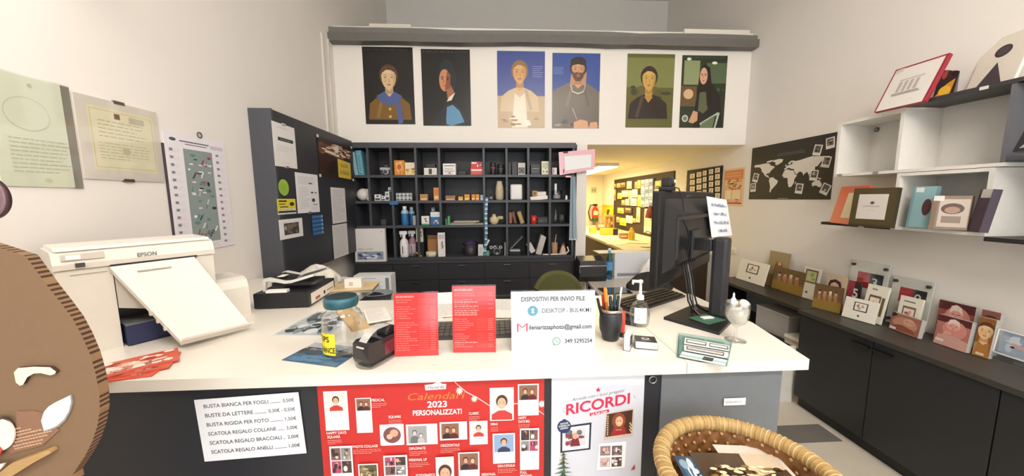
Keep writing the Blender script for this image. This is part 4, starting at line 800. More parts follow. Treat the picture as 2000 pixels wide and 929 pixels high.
def art_instr(a): a.lines(.1, .72, .9, .92, 6, '#b4b2b8', 3, th=.25); a.lines(.1, .1, .55, .66, 12, '#bcbac0', 4, th=.22); a.r(.55, .74, .7, .77, '#5a5a60'); a.e(.68, .52, .06, .025, '#55555a'); a.e(.85, .52, .05, .02, '#77777c'); a.e(.72, .32, .08, .05, '#4a4a50'); a.r(.7, .2, .9, .22, '#6a6a70'); a.lines(.6, .08, .9, .16, 2, '#b4b2b8', 5)
o, w, h = onpanel('instruction_sheet', 'white instruction sheet with small drawings in the middle of the dark panel', 'paper', (575, 335), (618, 342), (626, 414), (582, 416), '#eeecee', art_instr); clip_on(o, w, h, False)
def art_tk(a):
    for i in range(5): v = .02 + i * .2; a.r(.0, v, 1, v + .16, '#2f5f95'); a.r(.06, v + .06, .94, v + .10, '#5f8fc0'); a.r(.86, v + .02, .96, v + .14, '#a9c4e0')
onpanel('ticket_strip', 'strip of blue tickets on the dark panel beside the bordered photo', 'tickets', (608, 420), (630, 418), (632, 457), (611, 460), '#234a78', art_tk)
onpanel('list_sheet', 'upper of two white lists at the panel right end', 'paper', (648, 366), (672, 367), (678, 434), (647, 436), '#e9e6e6', art_doc(21, '#c6c3c6', 22))
onpanel('list_sheet', 'lower of two white lists at the panel right end', 'paper', (648, 438), (677, 437), (681, 498), (653, 503), '#e4e1e1', art_doc(22, '#c6c3c6', 20))
# ================================================================ cardboard standee in the left foreground
SY = .62
o = [P(x - 10, y, 'y', SY) for x, y in ((60, 500), (82, 530), (104, 560), (128, 590), (152, 622), (170, 655), (186, 692), (197, 730), (204, 768), (205, 800), (200, 832), (190, 862), (176, 890), (152, 926))]
out = [(p.x, p.z) for p in o]
ecx, ecz, er = -1.10, 1.25, .375
low = [(ecx + er * math.cos(-a), ecz + er * math.sin(-a)) for a in [math.radians(d) for d in range(36, 262, 12)]]
up = [(ecx + er * math.cos(a), ecz + er * .95 * math.sin(a)) for a in [math.radians(d) for d in range(140, 44, -12)]]
low = [(max(x, XL + .02), z) for x, z in low]; up = [(max(x, XL + .02), z) for x, z in up]
raw = out + low + up
pts = []                               # dense outline so that the corrugated edge can alternate
for i in range(len(raw)):
    (x0, z0), (x1, z1) = raw[i], raw[(i + 1) % len(raw)]; k = max(1, round(math.hypot(x1 - x0, z1 - z0) / .0045))
    for j in range(k): pts.append((x0 + (x1 - x0) * j / k, z0 + (z1 - z0) * j / k))
m = thing('cardboard_standee', 'brown corrugated cardboard cut-out face in the left foreground', 'standee', (0, SY, 0))
b = MB(); TH = .016; n = len(pts); CB = '#7d634a'
b.add([(x, 0, z) for x, z in pts], [tuple(range(n))[::-1]], CB); b.add([(x, TH, z) for x, z in pts], [tuple(range(n))], CB)
R = random.Random(5)
b.add([(x, 0, z) for x, z in pts] + [(x, TH, z) for x, z in pts], [(i, (i + 1) % n, (i + 1) % n + n, i + n) for i in range(n)], [(['#8c6e50', '#432f22'][i % 2] if R.random() > .12 else '#8f6f4c') for i in range(n)])
b.make('face_board', card, m)
MB().box((-1.3, .017, 0), (-.9, .033, 1.2), '#9c7a54').make('support_board', card, m); MB().box((-1.32, .04, 0), (-.88, .28, .012), '#9c7a54').make('foot_board', card, m)
MB().box((-1.12, .034, .012), (-1.10, .26, .5), '#9c7a54').make('brace', card, m)
def Z7(x, y, off=0): p = P(x * .268, 680 + y * .268, 'y', SY - off); return (p.x, p.z)
b = MB(); ob = [Z7(*p, .018) for p in ((30, 200), (60, 168), (180, 158), (300, 162), (345, 195), (335, 212), (300, 222), (230, 205), (180, 208), (130, 235), (100, 290), (75, 300), (45, 275))]; b.prism(ob, -.006, -.001, '#e6dcc8', '#4a2e24'); b.make('eyebrow', card, m, 'raised white eyebrow with dark edges')  # dark edge colour paints the shadow on the eyebrow's sides
def flat(name, pz, col, y0, y1, lab, mat=None): MB().prism([Z7(*p) for p in pz], y0, y1, col).make(name, mat or satin, m, lab)
flat('eye', ((525, 335), (530, 390), (515, 450), (480, 510), (430, 555), (380, 578), (335, 592), (315, 520), (335, 455), (370, 415), (420, 385)), '#dfe3ea', -.003, -.0005, 'white leaf shaped eye')
flat('eye_rim', ((532, 330), (540, 392), (524, 456), (488, 520), (440, 566), (380, 590), (330, 600), (325, 592), (380, 575), (430, 552), (480, 508), (513, 450), (527, 390), (524, 335)), '#8f8a84', -.0025, -.0005, 'grey rim of the eye')
flat('muzzle', [(20 + 122 * math.cos(a), 610 + 120 * math.sin(a)) for a in [i * PI / 14 for i in range(28)]], '#e9ddd6', -.0065, -.0045, 'pale round muzzle')
flat('muzzle_line', [(-60, 520), (60, 480), (120, 500), (120, 512), (60, 494), (-60, 540)], '#3a2c2c', -.0075, -.0066, 'dark line on the muzzle')
flat('tongue', ((-60, 640), (10, 660), (60, 720), (40, 765), (-60, 780)), '#b23c2c', -.0085, -.0066, 'red tongue')
flat('shade_patch', ((130, 455), (250, 450), (330, 470), (312, 530), (335, 600), (420, 575), (440, 590), (320, 700), (100, 760), (60, 740), (130, 640)), '#8a6650', -.002, -.0004, 'darker brown dotted cheek', card)  # darker stippled brown of the cheek itself
dm = MB()
for j in range(7):
    for i in range(16):
        x, y = 95 + i * 22 + (j % 2) * 11, 735 - j * 24 - i * 5
        if 100 < x < 430 and 575 < y < 760 and y > 590 + (330 - x) * -.05 and x + y < 985: p = P(x * .268, 680 + y * .268, 'y', SY - .003); dm.box((p.x - .002, -.0035, p.z - .0012), (p.x + .002, -.002, p.z + .0012), '#c4a184')
dm.make('dots', card, m, 'pale printed dots on the cheek')
flat('wooden_strip', ((0, 960), (60, 870), (150, 800), (400, 708), (425, 712), (430, 728), (300, 800), (140, 900), (60, 960)), '#b08e5c', -.012, -.001, 'tan strip glued under the mouth', wood)
flat('tooth', ((-60, 830), (60, 805), (118, 792), (100, 820), (30, 890), (-60, 920)), '#efe9e4', -.016, -.0125, 'white corner of the mouth')
p = P(-27, 386, 'y', SY); b = MB(); b.m = Matrix.Translation((p.x, -.001, p.z)) @ Matrix.Rotation(PI / 2, 4, 'X')
b.lathe([(.027, -.004), (.037, -.004), (.037, .004), (.027, .004), (.027, -.004)], ['#6a5058', '#4a3038', '#7a5f66', '#4a3038'], 40); b.make('ear_ring', satin, m, 'dark ringed ear')
b = MB(); b.m = Matrix.Translation((p.x, -.001, p.z)) @ Matrix.Rotation(PI / 2, 4, 'X'); b.cyl(0, 0, -.004, .003, .0275, '#dfe6e8', 36); b.make('ear_disc', satin, m, 'white disc inside the ear')
MB().box((p.x - .06, .004, p.z - .13), (p.x - .02, .014, p.z + .01), CB).make('ear_stem', card, m)
# ================================================================ back wall: portrait posters (plain stand-ins for the known paintings)
def wposter(label, tl, tr, br, bl, bg, art):
    l, rz, w, h = wallq('y', YB - .0005, tl, tr, br, bl)
    return sheet('portrait_poster', label, 'poster', l, rz, w, h, bg, art, .003, pgloss, group='portrait posters over the shelf')
def cap_lines(a, seed, c='#77766c'): a.lines(.03, .955, .97, .985, 2, c, seed, th=.45)
def art_p1(a):
    a.r(0, 0, 1, 1, '#1c1a1a'); cap_lines(a, 1); a.bust(.5, .6, .15, '#d8bd94', '#5a3c24', '#7d5a24', None)
    a.p([(.24, .37), (.4, .43), (.5, .36), (.6, .43), (.76, .37), (.66, .28), (.5, .24), (.34, .28)], '#4d5f94'); a.p([(.62, .3), (.72, .28), (.76, .02), (.66, .0)], '#4d5f94'); a.e(.5, .2, .03, .02, '#c9b060', 12); a.e(.5, .1, .03, .02, '#c9b060', 12)
wposter('dark portrait poster of a person in an ochre coat with a blue scarf', (708, 90), (805, 94), (812, 243), (714, 242), '#1c1a1a', art_p1)
def art_p2(a):
    a.r(0, 0, 1, 1, '#141618'); cap_lines(a, 2)
    a.p([(.2, 0), (.3, .15), (.5, .3), (.7, .3), (.9, .1), (.95, 0)], '#1d2128'); a.p([(.48, .1), (.5, .25), (.62, .28), (.76, .2), (.86, .05), (.6, .0), (.48, .02)], '#5f93b8')
    a.p([(.52, .34), (.66, .44), (.6, .55), (.5, .5)], '#a5684a'); a.p([(.34, .62), (.38, .8), (.5, .88), (.64, .82), (.72, .6), (.66, .45), (.58, .55)], '#20262e')
    a.e(.47, .6, .115, .145, '#c98a62', 24); a.p([(.47, .46), (.58, .5), (.59, .68), (.52, .72)], '#8a5236'); a.r(.39, .64, .45, .65, '#3a241c'); a.r(.5, .63, .56, .64, '#3a241c'); a.e(.42, .62, .02, .01, '#2a1a16', 8); a.e(.53, .61, .02, .01, '#2a1a16', 8); a.p([(.43, .535), (.5, .535), (.465, .52)], '#a04438'); a.p([(.45, .64), (.47, .57), (.43, .57)], '#b3744e')
    a.p([(.5, .32), (.55, .38), (.68, .44), (.6, .34)], '#e6ddd0')
wposter('dark portrait poster of a woman with a light blue sleeve', (823, 96), (917, 97), (921, 246), (826, 245), '#141618', art_p2)
def art_p3(a):
    a.r(0, 0, 1, 1, '#3c4f96'); a.r(0, 0, 1, .42, '#b9a079'); a.lines(.74, .66, .98, .82, 6, '#98a6d2', 3, th=.25)
    a.bust(.47, .72, .14, '#d2a063', '#8a6a44', '#cdb48c', None); a.p([(.3, .0), (.36, .46), (.47, .4), (.58, .46), (.64, 0)], '#e2d8c4'); a.blobs(.05, .02, .95, .16, ['#7a4a2c', '#efe8da', '#a5703c', '#c9ad82'], 18, 4, .1)
wposter('blue portrait poster of a broad person in a cream coat in the middle pair', (971, 98), (1065, 102), (1063, 250), (972, 249), '#3c4f96', art_p3)
def art_p4(a):
    a.r(0, 0, 1, 1, '#33509a'); a.r(0, .0, 1, .5, '#8d8478'); a.lines(.02, .72, .26, .82, 5, '#98a6d2', 3, th=.25)
    a.p([(0, .0), (0, .5), (.3, .6), (.42, .62), (.7, .62), (.98, .5), (1, 0)], '#6e655c'); a.p([(.36, .55), (.4, .75), (.72, .75), (.7, .58), (.52, .54)], '#c08a64')
    a.bust(.54, .78, .14, '#cf9a72', '#2a201c', '#6e655c', None, beard='#5a3c2a', cap='#2e2622')
    a.p([(.38, .58), (.42, .49), (.54, .46), (.66, .49), (.7, .58), (.69, .58), (.65, .5), (.54, .475), (.43, .5), (.395, .58)], '#d8d2c4'); a.p([(.42, .27), (.52, .12), (.535, .12), (.44, .27)], '#b9b2a4')
    a.blobs(.03, .02, .48, .12, ['#9a9690', '#4a4642', '#6c665e'], 16, 2, .2); a.p([(.46, .0), (.46, .08), (.6, .12), (.75, .1), (.78, 0)], '#d8a480'); a.p([(.78, .0), (.82, .08), (.95, .09), (.98, .02), (.95, 0)], '#d8a480')
wposter('blue portrait poster of a bearded man in a dark cap', (1078, 103), (1172, 105), (1170, 250), (1079, 251), '#33509a', art_p4)
def art_p5(a): a.r(0, 0, 1, 1, '#62602f'); a.r(0, .55, 1, .95, '#80824a'); a.blobs(.0, .3, 1, .6, ['#5a5830', '#6e5a30', '#3e4228'], 16, 8, .2); cap_lines(a, 5, '#6a6a48'); a.bust(.47, .66, .15, '#c9a552', '#33241a', '#2b2019', None); a.p([(.38, .42), (.47, .34), (.56, .42), (.5, .45), (.44, .45)], '#b98a3c')
wposter('olive portrait poster of a person in a dark coat in the right pair', (1225, 104), (1317, 107), (1313, 250), (1222, 248), '#55532c', art_p5)
def art_p6(a):
    a.r(0, 0, 1, 1, '#2e3826'); a.r(.05, .6, .4, .93, '#8f9a6e'); a.r(.55, .62, 1, .9, '#55684a'); a.e(.72, .9, .06, .02, '#e8f0dc', 12); a.e(.15, .95, .05, .02, '#e8f0dc', 12); a.r(.0, .3, .35, .58, '#6a5434'); a.e(.17, .47, .11, .07, '#d8b48a', 16)
    a.blobs(.6, .3, 1, .6, ['#2a3424', '#3a482e', '#4a5a3c'], 14, 6, .25); a.p([(.3, .0), (.34, .35), (.42, .56), (.7, .62), (.88, .45), (.95, .1), (.95, 0)], '#23211e'); a.p([(.4, .24), (.42, .5), (.58, .5), (.62, .26), (.52, .2)], '#5f6448')
    a.p([(.36, .45), (.4, .8), (.5, .88), (.62, .84), (.68, .6), (.72, .35), (.6, .3), (.55, .55)], '#241a16'); a.e(.49, .72, .085, .115, '#d8a98a', 22); a.r(.43, .745, .475, .752, '#2a1c18'); a.r(.505, .745, .55, .752, '#2a1c18'); a.e(.455, .73, .016, .008, '#2a1c18', 8); a.e(.53, .73, .016, .008, '#2a1c18', 8); a.p([(.455, .66), (.53, .66), (.49, .645)], '#a8483e'); a.p([(.485, .73), (.505, .685), (.475, .685)], '#b98a6c')
    a.p([(.2, .08), (.3, .24), (.4, .22), (.4, .1), (.3, .06)], '#d0a078'); a.e(.12, .13, .07, .05, '#c9cfc0', 18); a.e(.12, .13, .045, .032, '#77806c', 18)
    a.p([(.45, .06), (.85, .22), (.88, .2), (.48, .03)], '#b4beb0'); a.p([(.85, .22), (.78, .0), (.82, .0), (.9, .21)], '#b4beb0'); a.p([(.45, 0), (.5, .06), (.8, .18), (.75, .0)], '#6a7a58'); cap_lines(a, 6, '#6a7460')
wposter('dark green portrait poster of a seated woman with long dark hair', (1331, 107), (1419, 110), (1414, 251), (1328, 248), '#2e3826', art_p6)
# ================================================================ pigeonhole shelf
YS = YB - .03; DS = .33; DKG = '#313238'
DIV = [692, 722.5, 767, 814.5, 860, 946, 990, 1032, 1074, 1117]; ROWS = [289, 341, 391, 439, 501]
def SX(px): return P(px, 395, 'y', YS).x
SZ = [P(905, y, 'y', YS).z for y in ROWS]                 # lower edge of top board, then tops of the shelves
m = thing('pigeonhole_shelf', 'dark grey pigeonhole shelf unit filled with small goods on the back wall', 'shelf', (0, YS, 0))
x0, x1 = SX(689) - .0, SX(1121); zt = P(905, 281, 'y', YS).z; TB = .026
MB().box((x0, DS - .02, SZ[4] - .03), (x1, DS, zt), '#1b1b20').make('back_board', laminate, m)
MB().box((x0 - .02, -.012, SZ[0]), (x1 + .01, DS, zt + .012), '#46474d').make('top_board', laminate, m, 'lighter grey top board')
for z in SZ[1:4]: MB().box((x0, .004, z - TB), (x1, DS - .02, z), '#46484f').make('shelf_board', laminate, m)
MB().box((x0, .004, SZ[4] - .03), (x1, DS - .02, SZ[4]), '#3c3e44').make('shelf_board', laminate, m)
xs = [SX(p) for p in DIV]
for i, x in enumerate([x0 + .011] + xs[1:-1] + [x1 - .011]):
    zlo = SZ[4] if i not in (1, 4) else SZ[3]
    MB().box((x - .011, 0, zlo), (x + .011, DS - .02, SZ[0]), '#45474e').make('divider', laminate, m)
# ---- drawers underneath
m = thing('drawer_cabinet', 'long black drawer cabinet under the pigeonhole shelf', 'cabinet', (0, YS - .05, 0))
zc = SZ[4] - .031
MB().box((x0, .02, .06), (x1 + .012, DS, zc - .024), '#1b1b1e').make('body', laminate, m)
MB().box((x0, -.012, zc - .024), (x1 + .014, DS, zc), '#38393f').make('top_board', laminate, m)
MB().box((x0, .05, 0), (x1, DS, .06), '#111112').make('plinth', laminate, m)
cols = [x0] + [P(p, 540, 'y', YS - .05).x for p in (768, 857, 947, 1034)] + [x1 + .012]; dh = (zc - .03 - .06) / 5
for i in range(5):
    for j in range(5):
        za = zc - .026 - dh * (j + 1); d = MB().box((cols[i] + .002, 0, za + .002), (cols[i + 1] - .002, .02, za + dh - .002), '#2c2c30').make('drawer', laminate, m)
        cxm = (cols[i] + cols[i + 1]) / 2
        MB().box((cxm - .035, -.018, za + dh - .034), (cxm + .035, -.0005, za + dh - .022), '#6b6c70', .003).make('handle', metal, d)
# ---- goods on the shelf
def sxy(px, row): return P(px, ROWS[row], 'y', YS + .02).x
def sh(py, row): return max(.01, (ROWS[row] - 3 - py) * 3.6 / 650)
def item_root(px, row, dy=.03): return Vector((sxy(px, row), YS + dy, SZ[row] + .0005))
def bx(name, label, cat, p0, p1, top, row, col, art=None, dep=.1, dy=.03, rz=0, mat=None, group=None, bev=.002, z=0, ry=0):
    w = abs(sxy(p1, row) - sxy(p0, row)); h = sh(top, row); mb = MB().box((-w / 2, 0, 0), (w / 2, dep, h), col, bev)
    if art: art(Art(mb, w * .96, h * .97, -.0002, None, h * .015))
    l = item_root((p0 + p1) / 2, row, dy); l.z += z
    return solo(mb, name, label, cat, mat or satin, l, rz, group, 0, ry)
def A(*ops):
    def f(a):
        for o in ops:
            if o[0] == 'r': a.r(*o[1:])
            elif o[0] == 'e': a.e(*o[1:])
            elif o[0] == 'l': a.lines(*o[1:])
            elif o[0] == 'b': a.blobs(*o[1:])
            elif o[0] == 't': a.t(*o[1:])
    return f
# top row
bx('book', 'pale blue booklet leaning at the top left of the shelf', 'book', 693, 700, 296, 1, '#8fb4c0', None, .16, .02, 0, ry=-.12)
bx('film_box', 'blue box standing tilted at the top left of the shelf', 'box', 701, 712, 293, 1, '#5f9db2', A(('r', .2, .1, .8, .9, '#7db4c6'), ('l', .3, .15, .7, .85, 9, '#2f5a6c', 2, .9, .5)), .14, .02, 0, ry=-.1)
bx('film_box', 'dark teal box at the right of the top left compartment', 'box', 714, 720, 300, 1, '#31505a', None, .14, .04)
m = thing('old_camera', 'black and silver camera standing alone in the second top compartment', 'camera', item_root(754, 1), .1)
MB().box((-.06, 0, 0), (.06, .04, .075), '#2a282c', .006).box((-.062, -.002, .052), (.062, .042, .078), '#b6b0b6', .004).make('body', satin, m)
MB().box((-.02, 0, .078), (.02, .04, .105), '#3a383c', .006).make('viewfinder', satin, m)
b = MB(); b.m = Matrix.Translation((0, 0, .032)) @ Matrix.Rotation(PI / 2, 4, 'X'); b.lathe([(.028, 0), (.028, .025), (.02, .03), (.001, .026)], ['#8a8690', '#c4bec8', '#1a1a1e'], 24); b.make('lens', gloss, m)
bx('gift_box', 'orange patterned box in the third top compartment', 'box', 770, 790, 311, 1, '#d88a34', A(('b', .04, .04, .96, .96, ['#f0c060', '#b8482c', '#f4e2b0', '#e8a040'], 20, 3, .2), ('e', .5, .55, .34, .3, '#e8a848'), ('e', .5, .55, .2, .18, '#c05a30')))
bx('gift_box', 'cream and yellow box beside the orange patterned box', 'box', 791, 812, 315, 1, '#e8d4a0', A(('r', .05, .6, .95, .95, '#f4ead0'), ('b', .05, .08, .95, .6, ['#e0a040', '#b8602c', '#f0dca0'], 12, 5, .2), ('l', .15, .66, .85, .9, 3, '#6a5238', 3, .8, .5)))
bx('camera_box', 'white box with a black picture in the fourth top compartment', 'box', 828, 853, 325, 1, '#e9e3d8', A(('r', .36, .1, .62, .9, '#3a3630'), ('l', .06, .3, .3, .8, 3, '#a09a8c', 2), ('l', .68, .2, .95, .8, 4, '#a09a8c', 3)))
bx('instant_camera', 'black camera lying on the white box in the fourth top compartment', 'camera', 831, 850, 330, 1, '#232326', None, .08, .04, 0, None, None, .008, sh(325, 1) + .001)
bx('camera_strap_case', 'small dark case at the right of the fourth top compartment', 'case', 852, 858, 316, 1, '#2c2b2e', None, .08, .05)
bx('label_printer_box', 'white box with black lettering at the left of the wide top compartment', 'box', 865, 890, 317, 1, '#ece9e4', A(('r', .08, .78, .92, .84, '#3a3a3c'), ('l', .12, .46, .9, .62, 1, '#2a2a2c', 4, .75, .8), ('r', .1, .3, .9, .36, '#8a8a8c'), ('l', .15, .06, .85, .26, 2, '#6a6a6c', 3), ('r', .45, .06, .6, .24, '#c8584c')))
bx('camera_case', 'low black case beside the white box with black lettering', 'case', 893, 910, 330, 1, '#26262a', None, .08, .05, 0, None, None, .008)
bx('ink_box', 'upper of two red boxes in the wide top compartment', 'box', 920, 942, 326, 1, '#cf3434', A(('r', .05, .7, .5, .95, '#f0e4e0'), ('b', .45, .1, .95, .9, ['#e8605a', '#8c1c24', '#f2d8d0'], 8, 3, .25)), .1, .03, 0, None, 'red boxes in the wide top compartment', .002, sh(326, 1) + .001)
bx('ink_box', 'lower of two red boxes in the wide top compartment', 'box', 919, 943, 325, 1, '#c23a3a', A(('r', .05, .55, .95, .8, '#eee0dc'), ('r', .1, .1, .9, .45, '#d85048'), ('l', .15, .6, .85, .76, 1, '#a83838', 3)), .1, .03, 0, None, 'red boxes in the wide top compartment')
def lens(label, px, top, row, r, band):
    m = thing('camera_lens', label, 'lens', item_root(px, row, .06)); h = sh(top, row)
    MB().lathe([(r * .9, 0), (r, .006), (r, h * .5), (r * .96, h * .52), (r * .96, h * .62), (r, h * .64), (r, h - .004), (r * .9, h), (r * .8, h), (r * .7, h - .012), (.001, h - .014)], ['#1e1e21', '#1e1e21', '#2a2a2e', band, '#2a2a2e', '#1e1e21', '#1e1e21', '#3a3a40', '#15151a', '#20242c'], 24).make('barrel', satin, m)
lens('tall black lens with a red band in the top row', 963, 315, 1, .03, '#a83a3c'); lens('wide black lens in the top row', 978, 318, 1, .037, '#4a4a50')
for p0, p1, t, lb in ((993, 998, 316, 'thin black box at the left of the top compartment of dark boxes'), (1000, 1010, 314, 'black upright box in the top compartment of dark boxes')): bx('lens_box', lb, 'box', p0, p1, t, 1, '#232327')
bx('lens_box', 'grey and white lens box with a lens picture in the top row', 'box', 1012, 1026, 316, 1, '#c9c6be', A(('r', .06, .08, .94, .62, '#3c3c40'), ('e', .5, .34, .32, .2, '#77777c'), ('e', .5, .34, .2, .13, '#1c1c20'), ('l', .12, .7, .88, .92, 2, '#5a5a58', 2)))
bx('lens_box', 'black box with two lines of white lettering in the top row', 'box', 1037, 1055, 319, 1, '#28282c', A(('l', .1, .55, .9, .66, 1, '#d8d8d6', 2, .75, .9), ('l', .1, .28, .9, .38, 1, '#a8a8a6', 4, .75, .9)))
bx('film_pack_box', 'cream box with grey pictures at the right of the top row', 'box', 1058, 1072, 313, 1, '#dcd8bc', A(('r', .1, .5, .9, .9, '#b9bd98'), ('b', .1, .1, .9, .5, ['#8a8e70', '#55584a', '#e8e6d2'], 10, 2, .2)))
bx('small_box', 'small white and pink box in the last top compartment', 'box', 1079, 1088, 325, 1, '#e8dcdc', A(('r', .1, .1, .4, .9, '#c98a98'),))
# second row
b = MB().ball((0, 0, .066), .066, '#e6e2da', 24, .98); b.box((.02, -.02, .1), (.07, .04, .125), '#e0dbd2', .008); b.box((.045, -.03, .0), (.072, .06, .11), '#dedad0', .01)
solo(b, 'paper_lantern', 'round white paper roll bag in the left compartment of the second row', 'bag', paper, item_root(706, 2, .08))
for i, (p0, p1, t, zz, lb) in enumerate(((731, 743, 376, 0, 'first small white film box from the left in the second row'), (745, 752, 379, 0, 'low white canister between the stacked film boxes'), (752, 760, 371, 0, 'white film box right of the low canister'), (758, 765, 380, 1, 'white film box balanced on top of the small stack'))):
    z = sh(371, 2) + .001 if zz else 0
    bx('film_box', lb, 'box', p0, p1, t, 2, '#e2e4e2', A(('r', .1, .1, .9, .4, '#3c3e42'), ('r', .3, .6, .7, .85, '#55585c')), .06, .03 if not zz else .04, 0, None, 'small film boxes in the second row', .002, z)
k = 0
for r_ in range(2):
    for c_ in range(4):
        bx('film_box', ('upper' if r_ else 'lower') + ' row white film box, ' + ('first', 'second', 'third', 'fourth')[c_] + ' from the left in the third compartment', 'box', 773.5 + c_ * 7.6, 780.5 + c_ * 7.6, 381, 2, '#dfe2e0', A(('r', .1, .08, .9, .45, '#33353a'), ('r', .25, .6, .75, .9, '#6a6c70')), .06, .03, 0, None, 'stacked film boxes in the third compartment', .001, (sh(381, 2) + .001) * r_)
bx('price_tag', 'blue shelf tag hanging from the second row edge', 'tag', 762, 779, 381, 2, '#2f6fa5', None, .003, -.004, 0, paper, None, 0, -.04)
for p0, p1, t, c, lb in ((820, 835, 376, '#b98a58', 'tan cardboard box in the fourth compartment of the second row'), (847, 858, 364, '#e08838', 'tall orange box in the fourth compartment of the second row'), (870, 889, 379, '#a5714c', 'brown box at the left of the wide second row compartment'), (895, 904, 381, '#e8b03c', 'small yellow film box in the wide second row compartment'), (907, 917, 377, '#e59a2c', 'first orange film box in the wide second row compartment'), (921, 928, 377, '#e08a24', 'second orange film box in the wide second row compartment'), (929, 936, 377, '#e8962a', 'third orange film box in the wide second row compartment'), (938, 944, 378, '#a8c0d8', 'pale blue film box at the right of the wide second row compartment')):
    bx('film_box', lb, 'box', p0, p1, t, 2, c, A(('r', .12, .1, .88, .34, mixc(c, '#fff4d8', .6)), ('l', .15, .5, .85, .85, 3, mixc(c, '#3a2010', .6), 3, .8, .5)), .06, .03, 0, None, 'film boxes in the second row')
m = thing('small_camera', 'tiny black camera beside the beige vase', 'camera', item_root(959, 2, .05)); MB().box((-.026, 0, 0), (.026, .03, .045), '#242428', .005).make('body', satin, m)
b = MB(); b.m = Matrix.Translation((0, 0, .022)) @ Matrix.Rotation(PI / 2, 4, 'X'); b.lathe([(.014, 0), (.014, .012), (.008, .014), (.001, .012)], '#77777a', 16); b.make('lens', gloss, m)
vh = sh(352, 2); b = MB().lathe([(.03, 0), (.042, .01), (.045, vh * .35), (.04, vh * .7), (.028, vh * .93), (.026, vh), (.02, vh), (.02, vh - .02), (.001, vh - .03)], '#cdbda0', 28)
for i in range(5): b.box((-.012 + .006 * i, -.0455, vh * .3 + .012 * i), (-.009 + .006 * i, -.0435, vh * .36 + .012 * i), '#6a5a46')
solo(b, 'vase', 'tall beige clay vase in the second row', 'vase', matte, item_root(976, 2, .08))
bx('photo_printer', 'white rounded square device standing upright in the second row', 'device', 997, 1021, 358, 2, '#dcd8d4', A(('r', .1, .08, .9, .92, '#e8e4e0'),), .05, .05, 0, plastic, None, .018)
bx('document', 'white paper sheet lying under the wooden block in the second row', 'paper', 1036, 1070, 381, 2, '#eeebe4', None, .14, .02, 0, paper, None, .001, 0, -.08)
bx('wooden_block', 'tan wooden block on the white paper in the second row', 'block', 1040, 1050, 378, 2, '#b48e5c', A(('e', .5, .5, .25, .3, '#6a4e30'),), .05, .04, 0, wood, None, .003, .04)
b = MB(); b.m = Matrix.Translation((0, 0, .06)) @ Matrix.Rotation(PI / 2, 4, 'Y') @ Matrix.Rotation(.3, 4, 'X'); b.cyl(0, 0, -.05, .05, .028, '#e9e6e0', 20); solo(b, 'paper_roll', 'white paper roll on the sheet in the second row', 'roll', paper, item_root(1059, 2, .07))
m = thing('glass_tumbler', 'clear glass tumbler in the last second row compartment', 'glass', item_root(1089, 2, .08)); h = sh(370, 2)
MB().lathe([(.001, .004), (.055, 0), (.06, h), (.057, h), (.052, .008), (.001, .008)], '#ffffff', 28).make('glass_body', glass, m); MB().lathe([(.04, .012), (.04, .05), (.001, .05)], '#d6dade', 20).make('filling', matte, m)
b = MB().box((-.012, -.004, .055), (.012, .004, .17), '#e4e6e8', .002); solo(b, 'white_stick', 'white stick standing in the glass tumbler', 'stick', plastic, item_root(1087, 2, .08))
b = MB().lathe([(.012, 0), (.013, .03), (.008, .036), (.008, .046), (.001, .047)], '#eceae6', 16); solo(b, 'small_bottle', 'tiny white bottle at the right end of the second row', 'bottle', plastic, item_root(1107, 2, .04))
# third row
def bottle(name, label, px, row, r, top, cols, dy=.06, group=None):
    h = sh(top, row); m = thing(name, label, 'bottle', item_root(px, row, dy), 0, group)
    MB().lathe([(r * .9, 0), (r, .006), (r, h * .12), (r, h * .62), (r * .98, h * .72), (r * .5, h * .84), (r * .45, h * .87)], [cols[0], cols[0], cols[0], cols[1], cols[1], cols[1]], 24).make('body', plastic, m)
    MB().lathe([(r * .52, h * .86), (r * .52, h), (.001, h)], cols[2], 20).make('cap', plastic, m); return m
bottle('chemical_bottle', 'blue bottle with a white cap at the front of the third row', 790, 3, .037, 400, ('#2e6fa8', '#a9c6dc', '#eef0f2'), .05)
bottle('chemical_bottle', 'blue bottle behind the front one in the third row', 800, 3, .034, 402, ('#27588c', '#8fb0cc', '#d0d6dc'), .13)
bx('small_box', 'thin grey box leaning by the divider in the third row', 'box', 806, 812, 418, 3, '#9ea2a4', None, .06, .03)
bx('shelf_tool', 'small black tool lying in the second compartment of the third row', 'tool', 742, 752, 425, 3, '#222226', None, .04, .06, .4)
bx('colour_box', 'white box with coloured spots in the third row', 'box', 823, 838, 419, 3, '#ecebe8', A(('b', .15, .25, .85, .85, ['#c84a6a', '#e8b84a', '#5a9a6a', '#4a6ab0', '#e07a3c'], 12, 3, .18), ('r', .0, .0, 1, .14, '#3f9a5c')))
bx('paper_box', 'blue and white box beside the coloured spots box', 'box', 841, 860, 411, 3, '#2f6ea8', A(('r', .0, .62, 1, 1, '#e8ecf0'), ('l', .15, .7, .85, .85, 1, '#4a6a9a', 2), ('b', .1, .05, .9, .4, ['#5a9ad0', '#d0e0ee', '#e0883c'], 8, 3, .2)))
m = thing('grey_canister', 'grey canister behind the boxes in the third row', 'canister', item_root(842, 3, .17)); h = sh(403, 3)
MB().lathe([(.035, 0), (.035, h * .7), (.02, h * .8)], '#8a8e92', 20).make('body', satin, m); MB().lathe([(.022, h * .78), (.022, h), (.001, h)], '#b5b8ba', 16).make('cap', satin, m)
